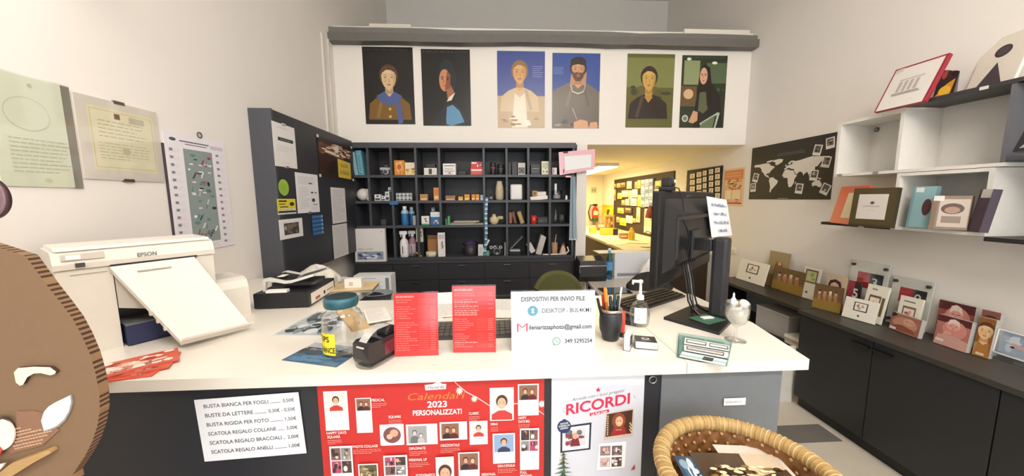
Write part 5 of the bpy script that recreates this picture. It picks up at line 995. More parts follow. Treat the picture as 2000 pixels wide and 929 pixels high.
for i, (p0, p1, t, c, lb) in enumerate(((870, 944, 434, '#b9b8b0', 'flat pile of white sheets at the bottom of the wide third row compartment'), (880, 930, 434.5, '#8a7a5c', 'brown folder on the flat pile of white sheets'), (886, 936, 434.5, '#c9c4b4', 'cream folder topmost on the flat pile of sheets'))):
    bx('paper_pile', lb, 'paper', p0, p1, t, 3, c, None, .2, .03, .02 * i, paper, None, .001, (.0125) * i)
for p0, p1, t, c, lb in ((870, 874, 424, '#3a7a52', 'dark green card standing in the wide third row compartment'), (875, 879, 419, '#5aa06a', 'lighter green card standing in the wide third row compartment')): bx('card', lb, 'card', p0, p1, t, 3, c, None, .05, .012, 0, paper, None, .001)
h = sh(416, 3); b = MB().lathe([(.03, 0), (.046, .02), (.052, h * .4), (.044, h * .62), (.022, h * .74), (.02, h * .86), (.026, h * .9), (.001, h)], '#d9c9a0', 24); b.box((.04, -.01, .05), (.1, .02, .085), '#c4b48c', .008)
solo(b, 'clay_pot', 'cream clay pot with a spout in the third row', 'pot', matte, item_root(965, 3, .08))
for i, (p0, p1, t, c, an, lb) in enumerate(((994, 1001, 414, '#7a4a38', .0, 'dark red book upright at the left of the leaning books'), (1004, 1010, 412, '#5c3a2c', -.2, 'dark brown book leaning between the two others'), (1017, 1025, 412, '#a8865a', -.32, 'tan book leaning furthest in the third row'))):
    bx('book', lb, 'book', p0, p1, t, 3, c, A(('r', .35, .1, .65, .9, mixc(c, '#e8d8b8', .3)),), .15, .03, 0, paper, 'leaning books in the third row', .002, .006, an)
m = thing('red_mug', 'red mug in the third row', 'mug', item_root(1043, 3, .06)); h = sh(420, 3)
MB().lathe([(.028, 0), (.032, .004), (.034, h), (.031, h), (.029, .008), (.001, .008)], '#c8302a', 24).make('body', gloss, m); MB().tube([(.032 + .018 * math.sin(a), 0, h * .5 + h * .3 * math.cos(a)) for a in [i * PI / 8 for i in range(9)]], .004, '#c8302a', 8).make('handle', gloss, m)
bx('radio', 'small black radio with a pale dial right of the red mug', 'radio', 1051, 1071, 423, 3, '#2a2a2e', A(('r', .1, .3, .6, .5, '#5a5c60'), ('e', .8, .5, .12, .3, '#4a4c50'), ('r', .1, .65, .6, .75, '#44464a')), .05, .05)
m = thing('glass_bottle', 'clear glass bottle with a tall neck in the third row', 'bottle', item_root(1086, 3, .05)); h = sh(402, 3); MB().lathe([(.001, .003), (.02, 0), (.021, h * .5), (.01, h * .65), (.009, h), (.007, h), (.007, h * .65), (.018, h * .5), (.017, .006), (.001, .006)], '#ffffff', 20).make('glass_body', glass, m)
m = thing('glass_jar', 'clear wide glass jar at the right end of the third row', 'jar', item_root(1099, 3, .08)); h = sh(419, 3); MB().lathe([(.001, .003), (.045, 0), (.046, h), (.043, h), (.042, .008), (.001, .008)], '#ffffff', 24).make('glass_body', glass, m)
# bottom row
def art_pbox(a): a.r(.06, .05, .94, .3, '#8e9cb4'); a.blobs(.06, .05, .94, .3, ['#5a6a8a', '#dfe4ea', '#3e4a66', '#b5bcc8'], 26, 4, .16); a.lines(.1, .355, .3, .42, 1, '#55586a', 3, th=.8); a.lines(.38, .36, .62, .41, 1, '#77798a', 3, th=.8); a.r(.9, .9, .93, .94, '#9a9a9e')
bx('paper_box', 'large white box with a landscape picture at the bottom left of the shelf', 'box', 699, 758, 436, 4, '#e9e4e0', art_pbox, .044, -.049, 0, None, None, .002, -.0305)
def spray(label, px, dy, c1, c2):
    h = sh(448, 4); m = thing('spray_bottle', label, 'spray bottle', item_root(px, 4, dy))
    MB().lathe([(.04, 0), (.045, .008), (.045, h * .5), (.038, h * .64), (.016, h * .74), (.015, h * .78)], c1, 24).make('bottle', plastic, m)
    b = MB(); b.lathe([(.018, h * .77), (.018, h * .86), (.001, h * .86)], c2, 16); b.box((-.045, -.012, h * .86), (.035, .012, h), c2, .008); b.box((-.036, -.006, h * .76), (-.026, .006, h * .88), c2, .003); b.make('trigger_head', plastic, m)
    b = MB(); b.grid(lambda u, v: (.0455 * math.sin((u - .5) * 1.8), -.0455 * math.cos((u - .5) * 1.8), h * .1 + h * .38 * v), 8, 1, mixc(c1, '#ffffff', .5)); a = Art(b, .05, h * .38, -.0456, None, h * .1); a.r(.3, .1, .45, .9, '#3a3a40'); a.lines(.5, .1, .95, .9, 5, '#55555c', 3, th=.5); b.make('label', paper, m)
spray('white spray bottle at the front of the bottom row', 789, .05, '#e9e6e6', '#f0eeee'); spray('purple tinted spray bottle behind the white one', 803, .11, '#9a7488', '#e6e0e4')
b = MB().lathe([(.001, .003), (.03, 0), (.034, .05), (.032, .05), (.028, .006), (.001, .006)], '#ffffff', 20); solo(b, 'plastic_cup', 'small clear cup before the purple spray bottle', 'cup', acrylic, item_root(806, 4, .03))
bx('black_box', 'black upright box under the flowered packet in the bottom row', 'box', 816, 827, 470, 4, '#1e1e21', None, .08, .05)
bx('seed_packet', 'flowered black and white packet standing on the black upright box', 'packet', 813, 826, 468, 4, '#d6d2bc', A(('b', .05, .05, .95, .95, ['#3a3c34', '#8a8a6a', '#f0ecd8', '#5c6450'], 22, 3, .16),), .04, .05, 0, None, None, .001, sh(470, 4) + .001)
b = MB(); b.tube([(-.03, 0, .045), (.01, -.02, .02), (.03, -.03, .008)], .007, '#e2d23c', 8); solo(b, 'screwdriver', 'yellow handled tool leaning at the front of the bottom row', 'tool', plastic, item_root(818, 4, .045))
m = thing('cardboard_box', 'open brown cardboard box in the bottom row', 'box', item_root(844, 4, .12)); h = sh(466, 4)
MB().box((-.062, 0, 0), (.062, .1, h), '#a8784c', .002).make('box', card, m); MB().add([(-.062, 0, h), (.062, 0, h), (.06, -.012, h + .045), (-.06, -.012, h + .045)], [(0, 1, 2, 3), (3, 2, 1, 0)], '#b88a5c').make('flap', card, m)
b = MB().lathe([(.022, 0), (.056, 0), (.056, .05), (.022, .05), (.022, 0)], '#e2d9c0', 28); solo(b, 'tape_roll', 'cream tape roll lying before the cardboard box', 'tape', satin, item_root(841, 4, .062))
bx('photo_paper_box', 'tall white packet with a reddish stripe in the bottom row', 'packet', 856, 870, 452, 4, '#eae6e6', A(('r', .1, .75, .9, .95, '#c8bcc0'), ('b', .1, .1, .9, .7, ['#e6dcdc', '#b9a4a8', '#9a6a6c', '#f4f0f0'], 14, 3, .2)), .06, .02, .1)
m = thing('purple_basket', 'dark basket with a purple cloth in the bottom row', 'basket', item_root(918, 4, .1)); h = sh(474, 4)
MB().lathe([(.07, 0), (.085, h), (.08, h), (.066, .006), (.001, .006)], '#2a2226', 28).make('tub', satin, m); bag(0, 0, h * .7, .078, .078, .06, '#4a3a7a', 7).make('cloth', fabric, m, 'purple cloth')
bx('plastic_case', 'white plastic case at the right of the purple basket', 'case', 934, 944, 476, 4, '#dfe0de', A(('r', .2, .2, .8, .8, '#b9c4bc'),), .05, .03)
bx('glue_bottle', 'white tube leaning over the white plastic case', 'tube', 937, 941, 464, 4, '#e6e6e8', None, .02, .012, 0, plastic, None, .003, .01, .5)
bx('green_sponge', 'green packet lying at the foot of the blue bead string', 'packet', 944, 956, 488, 4, '#5c9a72', A(('b', .1, .1, .9, .9, ['#8ac0a0', '#3c7a54'], 6, 2, .3),), .05, .02)
b = MB(); pz = [P(951, 387, 'y', YS - .012), P(949, 420, 'y', YS - .012), P(950, 455, 'y', YS - .012), P(947, 497, 'y', YS - .012)]
for i in range(34):
    t = i / 33 * 3; k = min(int(t), 2); p = pz[k].lerp(pz[k + 1], t - k); b.box((p.x - .014, p.y - .003, p.z - .008), (p.x + .014, p.y + .003, p.z + .007), ['#5f9fc4', '#dfeaf0', '#3f7fa8'][i % 3], .002)
solo(b, 'lanyard', 'blue and white lanyard strip hanging down in front of the shelf', 'strap', satin)
m = thing('slr_camera', 'black reflex camera with white markings in the bottom row', 'camera', item_root(970, 4, .09), .08)
MB().box((-.08, 0, 0), (.08, .05, .085), '#1d1d20', .01).make('body', satin, m); MB().prism([(-.03, .085), (-.02, .115), (.02, .115), (.03, .085)], .0, .05, '#1d1d20').make('prism_hump', satin, m)
b = MB(); b.m = Matrix.Translation((0, 0, .042)) @ Matrix.Rotation(PI / 2, 4, 'X'); b.lathe([(.038, 0), (.038, .05), (.03, .054), (.024, .048), (.001, .046)], ['#232327', '#8a8a8e', '#1a1a1e', '#2a3440'], 28); b.make('lens', gloss, m)
b = MB(); [b.tube([(x + .014 * math.cos(t), -.012 - .0, .085 + .014 * math.sin(t)) for t in [i * PI / 6 for i in range(12)]], .0045, '#e4e4e6', 6, True) for x in (-.06, -.02, .045)]; b.make('strap_rings', plastic, m, 'white strap loops')
bx('selfie_stick', 'grey stick standing right of the reflex camera', 'stick', 985, 988.5, 472, 4, '#8c8e92', None, .015, .03)
m = thing('slide_viewer', 'low black slide tray in the bottom row', 'tray', item_root(1008, 4, .05)); MB().box((-.07, 0, 0), (.05, .12, .05), '#202024', .006).make('body', satin, m); MB().box((-.065, -.002, .04), (.045, .1, .056), '#b9bcc0', .003).make('rim', satin, m)
b = MB(); b.prism([(-.03, 0), (-.02, -.006), (.11, .125), (.104, .135)], 0, .13, '#8c9096'); solo(b, 'tablet_computer', 'thin grey tablet leaning to the right in the bottom row', 'tablet', satin, item_root(1004, 4, .18) + Vector((0, 0, .056)))
b = MB(); b.prism([(-.04, .01), (.02, .0), (.075, .19), (.03, .22), (.015, .205)], 0, .12, '#c4c2ba', '#a9a79f'); solo(b, 'scanner', 'pale grey flatbed device leaning on edge in the bottom row', 'scanner', plastic, item_root(1054, 4, .05))
bx('small_box', 'small white box left of the leaning pale device', 'box', 1037, 1047, 478, 4, '#d6d4ca', None, .08, .03, 0, None, None, .003, .03, -.5)
m = thing('brush_pot', 'brown patterned pot holding a brush at the bottom right', 'pot', item_root(1084, 4, .06)); h = sh(474, 4)
MB().lathe([(.03, 0), (.034, .01), (.034, h), (.03, h), (.03, .01), (.001, .01)], ['#9a7258', '#b08868', '#8a6248', '#8a6248', '#8a6248'], 20).make('pot', matte, m)
b = MB(); p = item_root(1084, 4, .06); b.tube([p + Vector((0, 0, .012)), p + Vector((.005, 0, .12)), p + Vector((.018, 0, .22))], [.006, .005, .003], '#d8d0c4', 8); solo(b, 'paint_brush', 'pale brush standing in the brown patterned pot', 'brush', wood)
m = thing('figurine', 'small figurine with a pale gown at the bottom right of the shelf', 'figurine', item_root(1102, 4, .09))
MB().lathe([(.045, 0), (.04, .02), (.022, .07), (.018, .085), (.001, .09)], '#d8b8a4', 20).make('gown', matte, m); MB().ball((0, 0, .104), .02, '#c89a7c', 14).make('head', matte, m); MB().lathe([(.022, .105), (.02, .122), (.001, .13)], '#4a3428', 14).make('hair', matte, m)
b = MB(); pts = [item_root(1060, 4, .016) + Vector((0, 0, .008)), item_root(1072, 4, .01) + Vector((0, 0, .008)), item_root(1088, 4, .014) + Vector((0, 0, .008)), item_root(1104, 4, .012) + Vector((0, 0, .010)), item_root(1111, 4, .03) + Vector((0, 0, .04)), item_root(1109, 4, .05) + Vector((0, 0, .085))]
b.tube(pts, .0075, '#ded6cc', 8); solo(b, 'cable', 'pale cable lying along the front edge at the bottom right', 'cable', plastic)
# ---- hanging on the pillar
hk = P(1127, 296, 'y', YB - .03)
m = thing('hanging_tag', 'pink tag with a bright white window hanging from the top of the pillar', 'tag', (hk.x, YB - .055, 0))
q = [P(*c, 'y', YB - .055) for c in ((1091, 297), (1162, 291), (1161, 331), (1093, 342))]
b = MB(); b.prism([(p.x - hk.x, p.z) for p in q][::-1], -.004, .004, '#eab8c4'); b.make('pink_frame', gloss, m)
ce = sum(q, Vector()) / 4; b = MB(); b.prism([((p.x - ce.x) * .74 + ce.x - hk.x + .01, (p.z - ce.z) * .62 + ce.z - .006) for p in q][::-1], -.006, -.0042, '#e9ecee'); b.make('window', gloss, m, 'white glossy window')  # pale patch paints the glare of reflected light on the tag
b = MB(); t = P(1105, 297, 'y', YB - .055); b.box((t.x - hk.x - .03, -.008, t.z - .012), (t.x - hk.x + .022, .006, t.z + .008), '#2a2a2e', .003); b.make('clip', satin, m, 'black clip'); t = P(1101, 334, 'y', YB - .055); MB().box((t.x - hk.x - .006, -.007, t.z - .02), (t.x - hk.x + .004, -.004, t.z + .02), '#2a2a2e').make('marker', satin, m); t = P(1110, 343, 'y', YB - .055); MB().box((t.x - hk.x - .03, -.005, t.z - .018), (t.x - hk.x + .03, .003, t.z), '#eab8c4', .004).make('tab', gloss, m)
MB().box((-.01, .004, hk.z - .03), (.01, .054, hk.z - .02), '#8a8a8e').make('hook', metal, m)
q = [P(*c, 'y', YB - .02) for c in ((1114, 345), (1123, 343), (1126, 466), (1111, 467))]
b = MB(); b.grid(lambda u, v: ((q[3].x + (q[2].x - q[3].x) * u) * (1 - v) + (q[0].x + (q[1].x - q[0].x) * u) * v, YB - .035 + .008 * math.sin(u * 18), q[3].z + (q[0].z - q[3].z) * v), 16, 6, '#9fb4bf')
b.grid(lambda u, v: ((q[3].x + (q[2].x - q[3].x) * (1 - u)) * (1 - v) + (q[0].x + (q[1].x - q[0].x) * (1 - u)) * v, YB - .0345 + .008 * math.sin((1 - u) * 18), q[3].z + (q[0].z - q[3].z) * v), 16, 6, '#9fb4bf')
b.box((q[3].x, YB - .036, q[3].z - .006), (q[2].x, YB - .03, q[3].z + .006), '#dfe6e8'); solo(b, 'hanging_sleeve', 'long grey blue sleeve hanging down the shelf right edge', 'sleeve', satin)
# ================================================================ right side: low cabinets, desk and displays
ZK = .76; XK = 2.30
m = thing('low_cabinet', 'long black low cabinet along the right wall covered with photo displays', 'cabinet', (XK, 0, 0))
KX = XR - XK - .003
MB().box((.025, .25, .08), (KX, 2.36, ZK - .03), '#1d1d1f').make('body', laminate, m)
MB().box((-.012, .25, ZK - .03), (KX, 2.37, ZK), '#3a3833', .002).make('worktop', laminate, m, 'dark brownish worktop')
MB().box((.04, .25, 0), (KX, 2.35, .08), '#141415').make('plinth', laminate, m)
ys = [2.357, 1.862, 1.338, .80, .252]
for i in range(4):
    d = MB().box((.0, ys[i + 1] + .003, .085), (.024, ys[i] - .003, ZK - .034), '#27282a', .002).make('door', laminate, m)
    yh = (ys[i + 1] + .06) if i % 2 == 0 else (ys[i] - .06)
    MB().box((-.026, yh - .05, ZK - .082), (-.0005, yh + .05, ZK - .068), '#55565a', .004).make('handle', metal, d)
# desk board further left with an open lower shelf
m = thing('side_desk', 'narrow black desk with an open lower shelf left of the black low cabinet', 'desk', (XK, 0, 0))
MB().box((.02, 2.375, ZK - .026), (KX, 3.42, ZK), '#2b2926', .002).make('worktop', laminate, m)
MB().box((.05, 3.39, 0), (KX, 3.415, ZK - .027), '#17171a').make('end_panel', laminate, m)
MB().box((.06, 2.40, .40), (KX, 3.389, .42), '#222224').make('shelf_board', laminate, m)
MB().box((KX - .02, 2.40, .421), (KX - .003, 3.389, ZK - .027), '#8d929a').make('back_board', laminate, m, 'pale grey back board')
MB().box((-.08, 2.385, .001), (.02, 2.397, .46), '#d8d4cb').make('side_panel', laminate, m, 'white side panel')
MB().box((-.03, 2.3835, .36), (-.01, 2.385, .42), '#8a8680').make('panel_mark', paper, m)
a_, b_ = P(1475, 636, 'z', .4215), P(1537, 664, 'z', .4215); gh = P(1475, 594, 'y', a_.y).z - .4215
m = thing('grey_box', 'plain pale grey box on the desk lower shelf behind the stemmed glass', 'box', (a_.x, a_.y, .4215), math.atan2(b_.y - a_.y, b_.x - a_.x))
MB().box((0, 0, 0), ((b_ - a_).length, .2, gh - .02), '#aaa6a2', .003).make('box', matte, m); MB().box((-.003, -.003, gh - .019), ((b_ - a_).length + .003, .203, gh), '#b5b1ad', .003).make('lid', matte, m)
m_ = b_ + Vector((.02, -.09, 0))
for i, (w, c, lb) in enumerate(((.2, '#d8d4cc', 'white magazine at the bottom of the pile on the lower shelf'), (.19, '#b8a89a', 'brownish magazine in the middle of the pile on the lower shelf'), (.18, '#e4e0d8', 'white magazine on top of the pile on the lower shelf'))):
    solo(MB().box((0, 0, 0), (w, .13, .024), c, .002), 'magazine', lb, 'magazine', paper, (XK + .07, 2.42, .4205 + .0245 * i), .03 * i, 'magazines on the lower shelf')
# ---- displays
def stander(name, label, cat, bl, br, top, lean, col, art, t=.012, mat=None, group=None, z=ZK, edge=None, back=True):
    l, rz, w, h = stand(bl, br, top, z, lean); l.z += .001 + t * math.sin(lean); m = thing(name, label, cat, l, rz, group, -lean)
    b = MB().box((-w / 2, 0, 0), (w / 2, t, h), edge or col, .001); b.box((-w / 2 + .001, -.0008, .001), (w / 2 - .001, 0, h - .001), col); art(Art(b, w, h, -.0009)); b.make('front', mat or satin, m)
    if back:
        s_, c_ = math.sin(lean), math.cos(lean); D_ = h * .2
        k = MB(); k.add([(-w * .12, t, h * .6), (w * .12, t, h * .6), (w * .12, t + D_ * c_, D_ * s_ * 1.0), (-w * .12, t + D_ * c_, D_ * s_)], [(0, 1, 2, 3), (3, 2, 1, 0)], edge or '#3a3a3c'); k.make('stand', card, m)
    return m, w, h
def rear(name, label, cat, xl, xr, yl, yr, xp, lean, col, art, t=.012, mat=None, edge=None):
    a, b = P(xl, yl, 'x', xp), P(xr, yr, 'x', xp); w = abs(a.y - b.y); h = ((a.z + b.z) / 2 - ZK - .003) / math.cos(lean)
    m = thing(name, label, cat, (xp - h * math.sin(lean), (a.y + b.y) / 2, ZK + .001 + t * math.sin(lean)), -PI / 2, None, -lean)
    k = MB().box((-w / 2, 0, 0), (w / 2, t, h), edge or col, .001); k.box((-w / 2 + .001, -.0008, .001), (w / 2 - .001, 0, h - .001), col); art(Art(k, w, h, -.0009)); k.make('front', mat or satin, m)
    k = MB(); s_, c_ = math.sin(lean), math.cos(lean); D_ = h * .08; k.add([(-w * .12, t, h * .5), (w * .12, t, h * .5), (w * .12, t + D_ * c_, D_ * s_), (-w * .12, t + D_ * c_, D_ * s_)], [(0, 1, 2, 3), (3, 2, 1, 0)], '#3a3a3c'); k.make('stand', card, m)
    return m
def art_whiteframe(seed):
    def f(a):
        a.r(.3, .42, .72, .84, '#5a4a40'); a.r(.34, .47, .68, .80, '#e9e2d8'); a.blobs(.38, .5, .64, .76, ['#d8a890', '#8aa47a', '#e6d6c8', '#b0605c'], 9, seed, .25); a.e(.5, .2, .04, .05, '#77706a'); a.e(.5, .2, .02, .03, '#3a3632'); a.r(.3, .4, .34, .44, '#b5a27a')
    return f
WF = '#e4dfd0'
stander('framed_photo', 'white frame with a small picture at the far left of the desk', 'photo frame', (1437, 543), (1490, 560), (1462, 508), .22, WF, art_whiteframe(2))
def art_tan(seed, bg='#a08a62', fl='#7a6238'):
    def f(a): a.r(.02, .02, .98, .98, bg); a.r(.02, .02, .98, .35, fl); a.blobs(.3, .25, .8, .75, ['#e0b898', '#b86a4a', '#f0dac4', '#8a4a34', '#c89a7a'], 16, seed, .18)
    return f
rear('photo_print', 'tall tan photo panel standing behind the far left white frame', 'photograph', 1505, 1545, 488, 496, 2.65, .06, '#9a8a66', art_tan(3, '#9d8d68', '#8a6a4a'), .006, photo)
def art_pups(seed):
    def f(a):
        a.r(.0, .0, 1, 1, '#6a5236'); a.r(.0, .0, 1, .4, '#8d7034'); a.r(0, .4, 1, .5, '#755a32')
        for i in range(4): u = .2 + i * .19; a.e(u, .55 + .04 * (i % 2), .075, .12, ['#8a6a5a', '#b07a54', '#9a8266', '#a4704c'][i]); a.e(u, .68 + .04 * (i % 2), .05, .08, ['#d8b496', '#c89a78', '#d4b090', '#caa080'][i]); a.e(u, .74 + .04 * (i % 2), .05, .045, ['#4a3424', '#6a4a2c', '#e0d4c0', '#5a3c28'][i]); a.r(u - .025, .675 + .04 * (i % 2), u - .01, .69 + .04 * (i % 2), '#3a2418'); a.r(u + .01, .675 + .04 * (i % 2), u + .025, .69 + .04 * (i % 2), '#3a2418'); a.e(u + .02, .45, .05, .07, '#a9714e')
    return f
stander('photo_print', 'brown landscape photo panel with four small figures left of the narrow white frame', 'photograph', (1506, 561), (1565, 580), (1522, 521), .12, '#6a5236', art_pups(1), .008, photo)
rear('framed_photo', 'narrow white frame with a green picture between the two brown landscape photos', 'photo frame', 1573, 1605, 520, 524, 2.625, .12, WF, lambda a: (a.r(.12, .5, .88, .92, '#6a5444'), a.r(.2, .55, .8, .87, '#b9c08a'), a.blobs(.22, .57, .78, .85, ['#e6dcc0', '#8aa05a', '#d8b890'], 8, 3, .25), a.e(.4, .2, .08, .04, '#5a5450')))
def art_lady(a): a.r(0, 0, 1, 1, '#cbb49c'); a.bust(.45, .62, .2, '#dcb49a', '#3e2420', '#b56a58', None, longhair=True)
rear('photo_print', 'portrait photo of a smiling dark haired woman among the displays', 'photograph', 1617, 1656, 533, 541, 2.60, .06, '#cbb49c', art_lady, .006, photo)
stander('photo_print', 'brown landscape photo panel with four small figures in front of the woman portrait', 'photograph', (1585, 599), (1640, 613), (1601, 554), .12, '#5e5038', art_pups(4), .008, photo)
stander('framed_photo', 'white frame with a small picture frontmost on the low cabinet', 'photo frame', (1643, 617), (1707, 635), (1656, 579), .2, WF, art_whiteframe(5))
rear('framed_photo', 'white frame standing behind the frontmost white frame', 'photo frame', 1697, 1739, 553, 562, 2.575, .16, WF, lambda a: (a.r(.2, .3, .75, .72, '#6a5444'), a.r(.26, .36, .69, .66, '#e9d8d0'), a.blobs(.28, .38, .67, .64, ['#c8605c', '#e8ccc0', '#9a5a54'], 7, 3, .25), a.r(.25, .86, .5, .9, '#8a867c'), a.r(.8, .2, .93, .7, '#6a6040')))
rear('framed_photo', 'white frame standing before the acrylic number frame on the right', 'photo frame', 1760, 1805, 576, 585, 2.60, .1, WF, lambda a: (a.r(.2, .3, .78, .72, '#77604c'), a.r(.26, .36, .72, .66, '#e6d4c8'), a.blobs(.28, .38, .70, .64, ['#d89a8c', '#f0e0d4', '#8a6a5a'], 7, 6, .25), a.r(.2, .84, .7, .88, '#8a867c')))
def wallframe(label, tl, tr, xp, art, digit_v):
    a, b = P(*tl, 'x', xp), P(*tr, 'x', xp); w = abs(a.y - b.y); h = (a.z + b.z) / 2 - ZK
    m = thing('acrylic_photo_holder', label, 'photo frame', (xp, (a.y + b.y) / 2, ZK + .001), -PI / 2, None, -.08)
    k = MB().box((-w / 2, 0, 0), (w / 2, .004, h), '#e6e4dc'); art(Art(k, w, h, -.0002)); k.make('insert', satin, m)
    MB().box((-w / 2 - .004, -.012, 0), (w / 2 + .004, -.008, h + .004), '#ffffff').make('front_plate', acrylic, m)
    for sx_ in (-1, 1):
        for z in (.03, h - .03): k = MB(); k.m = Matrix.Translation((sx_ * (w / 2 - .02), -.016, z)) @ Matrix.Rotation(-PI / 2, 4, 'X'); k.cyl(0, 0, 0, .016, .01, '#35373c', 14); k.make('corner_knob', satin, m, 'dark round corner knob')
def art_num(n):
    def f(a):
        a.r(.22, .50, .55, .80, '#b8303a'); a.r(.55, .50, .88, .80, '#2e2a2e'); a.lines(.26, .58, .5, .74, 2, '#e0888c', 3, th=.3); a.t(n, .68, .55, .24, '#e6e2e0', None, .01); a.lines(.1, .1, .9, .35, 3, '#c9c6be', 4)
    return f
wallframe('clear acrylic frame with a red and black date card, left one by the wall', (1658, 508), (1733, 518), 2.655, art_num('3'), 0)
wallframe('clear acrylic frame with a red and black date card, right one by the wall', (1740, 536), (1819, 555), 2.655, art_num('0'), 0)
rear('date_card', 'small red and black card with a white 5 between the displays', 'card', 1659, 1684, 546, 552, 2.615, .03, '#55323a', lambda a: (a.r(0, .45, .5, 1, '#a83a44'), a.r(.5, .45, 1, 1, '#322c30'), a.t('5', .6, .5, .4, '#e8e4e2', .4, .02), a.r(0, 0, 1, .45, '#77706e'), a.e(.5, .25, .35, .18, '#4e484a')), .006)
def block(label, bl, br, top, lean, art, bg, t=.025):
    return stander('photo_block', label, 'photograph', bl, br, top, lean, bg, art, t, photo, None, ZK, '#b9b6b0', False)
def art_newborn(a): a.r(0, 0, 1, 1, '#a06a58'); a.e(.5, .5, .42, .36, '#c08a74', 20); a.e(.62, .66, .2, .2, '#d0a088', 18); a.p([(.1, .3), (.4, .42), (.8, .3), (.9, .1), (.2, .08)], '#8a5244'); a.r(.5, .66, .6, .68, '#4a2a24'); a.r(.68, .64, .78, .66, '#4a2a24'); a.r(.02, .05, .24, .18, '#ded6cc'); a.p([(.0, .7), (.2, .9), (.1, 1), (0, 1)], '#3a2824')
block('sleeping newborn photo block below the white frame on the right', (1736, 641), (1792, 662), (1757, 613), .12, art_newborn, '#a06a58')
def art_pink(seed, bg):
    def f(a): a.r(0, 0, 1, 1, bg); a.r(0, .78, 1, 1, '#5a2c2c'); a.e(.55, .6, .36, .3, '#d08a80', 20); a.e(.5, .72, .22, .16, '#dca094', 18); a.p([(.0, .0), (.1, .35), (.6, .4), (1, .3), (1, 0)], mixc(bg, '#e8c8bc', .5)); a.p([(.33, .72), (.36, .9), (.5, .95), (.64, .9), (.7, .72), (.58, .8), (.44, .8)], '#e6cfc4'); a.r(.40, .70, .47, .715, '#5a2c28'); a.r(.55, .70, .62, .715, '#5a2c28'); a.p([(.5, .7), (.53, .64), (.49, .64)], '#c0766c'); a.r(.47, .605, .55, .62, '#a8504a'); a.p([(.22, .34), (.3, .52), (.5, .5), (.48, .42), (.34, .4)], '#dc9c90'); a.r(.05, .12, .3, .2, '#ddd4cc')
    return f
rear('photo_block', 'pink baby photo block at the back of the right group', 'photograph', 1836, 1908, 586, 597, 2.66, .03, '#96524a', art_pink(1, '#96524a'), .02, photo, '#b9b6b0')
block('pink baby photo block at the front left of the right group', (1822, 668), (1886, 690), (1838, 614), .08, art_pink(2, '#b07468'), '#b07468')
def art_kid(bg, sk, cl): return lambda a: (a.r(0, 0, 1, 1, bg), a.bust(.5, .66, .2, sk, '#5a3a2a', cl, None), a.r(.2, .04, .7, .1, '#d8c8a0'))
block('amber photo block of a child at the front of the right group', (1898, 692), (1930, 702), (1902, 616), .08, art_kid('#8a5a30', '#e0b888', '#a8743c'), '#8a5a30')
rear('photo_block', 'reddish photo block of a child behind the amber one', 'photograph', 1920, 1956, 601, 613, 2.64, .03, '#8e5a50', art_kid('#8e5a50', '#d8a490', '#b49aa0'), .02, photo, '#b9b6b0')
l, rz, w, h = stand((1938, 702), (2014, 728), (1950, 641), ZK, .1)
m = thing('acrylic_photo_holder', 'thick clear acrylic frame with a pale blue newborn photo at the right edge', 'photo frame', l + Vector((0, 0, .004)), rz, None, -.1)
k = MB().box((-w / 2 + .01, 0, .05), (w / 2 - .01, .003, h - .01), '#b8c4d2'); a = Art(k, w - .02, h - .06, -.0004, None, .05); a.r(0, 0, 1, 1, '#b4c2d4'); a.blobs(0, 0, 1, 1, ['#c6d2e0', '#a2b2c8', '#d8dfe8'], 14, 3, .25); a.p([(.3, .5), (.5, .36), (.8, .34), (1, .5), (.9, .6), (.6, .5), (.4, .58)], '#d8b0a8'); a.e(.4, .36, .07, .05, '#3a3c48'); a.e(.9, .55, .1, .14, '#d2a49a'); k.make('photo', photo, m)
MB().box((-w / 2, -.010, 0), (w / 2, -.001, h), '#ffffff').make('front_plate', acrylic, m); MB().box((-w / 2, .004, 0), (w / 2, .014, h), '#ffffff').make('back_plate', acrylic, m)
b = MB()
for x0, x1, z0, z1 in ((-w / 2, w / 2, h - .005, h), (-w / 2, -w / 2 + .005, .04, h), (-w / 2, w / 2, .04, .045)): b.box((x0, -.0115, z0), (x1, -.0102, z1), '#eef2f4')
b.make('bevel_edge', satin, m, 'bright bevelled edge'); k = MB().box((w * .1, -.0115, .012), (w * .45, -.0102, .026), '#55555a'); k.make('maker_label', paper, m)
# ================================================================ wall shelf on the right
XF = 2.45; DX = XR - XF - .003; T = .018
m = thing('wall_shelf', 'stepped wall shelf of white and dark boxes on the right wall', 'shelf', (XF, 0, 0))
WS, DSG = '#e6e3dc', '#55555b'
def boxframe(y1, y0, z0, z1, cols, name, lab=None, back='#dcd9d2'):
    tp, bt, lf, rg = cols; b = MB()
    if tp: b.box((0, y0, z1 - T), (DX, y1, z1), tp)
    if bt: b.box((0, y0, z0), (DX, y1, z0 + T), bt)
    if lf: b.box((0, y1 - T, z0 + T), (DX, y1, z1 - T), lf)
    if rg: b.box((0, y0, z0 + T), (DX, y0 + T, z1 - T), rg)
    if back: b.box((DX - .006, y0 + T, z0 + T), (DX, y1 - T, z1 - T), back)
    return b.make(name, satin, m, lab)
YA, YM, YN, YR = 2.358, 1.968, 1.532, 1.13
zA0, zA1, zB1, zC0, zC1 = 1.748, 2.124, 2.150, 1.405, 1.745
boxframe(YA, YM, zA0, zA1, (WS, WS, WS, WS), 'white_box')
boxframe(YM - .001, YN, zC1 + .003, zB1, (None, WS, None, '#6a6a70'), 'upper_box', None, '#d6d4d0')
MB().box((-.004, YN - .02, zB1 - T), (DX, YM + .004, zB1 + .004), '#3c3a3c', .002).make('top_plank', laminate, m, 'black top plank')
boxframe(YM + .0, YN + .03, zC0, zC1, (WS, WS, WS, WS), 'lower_box', None, '#c9c9c8')  # back coloured greyer to put the shade inside this box
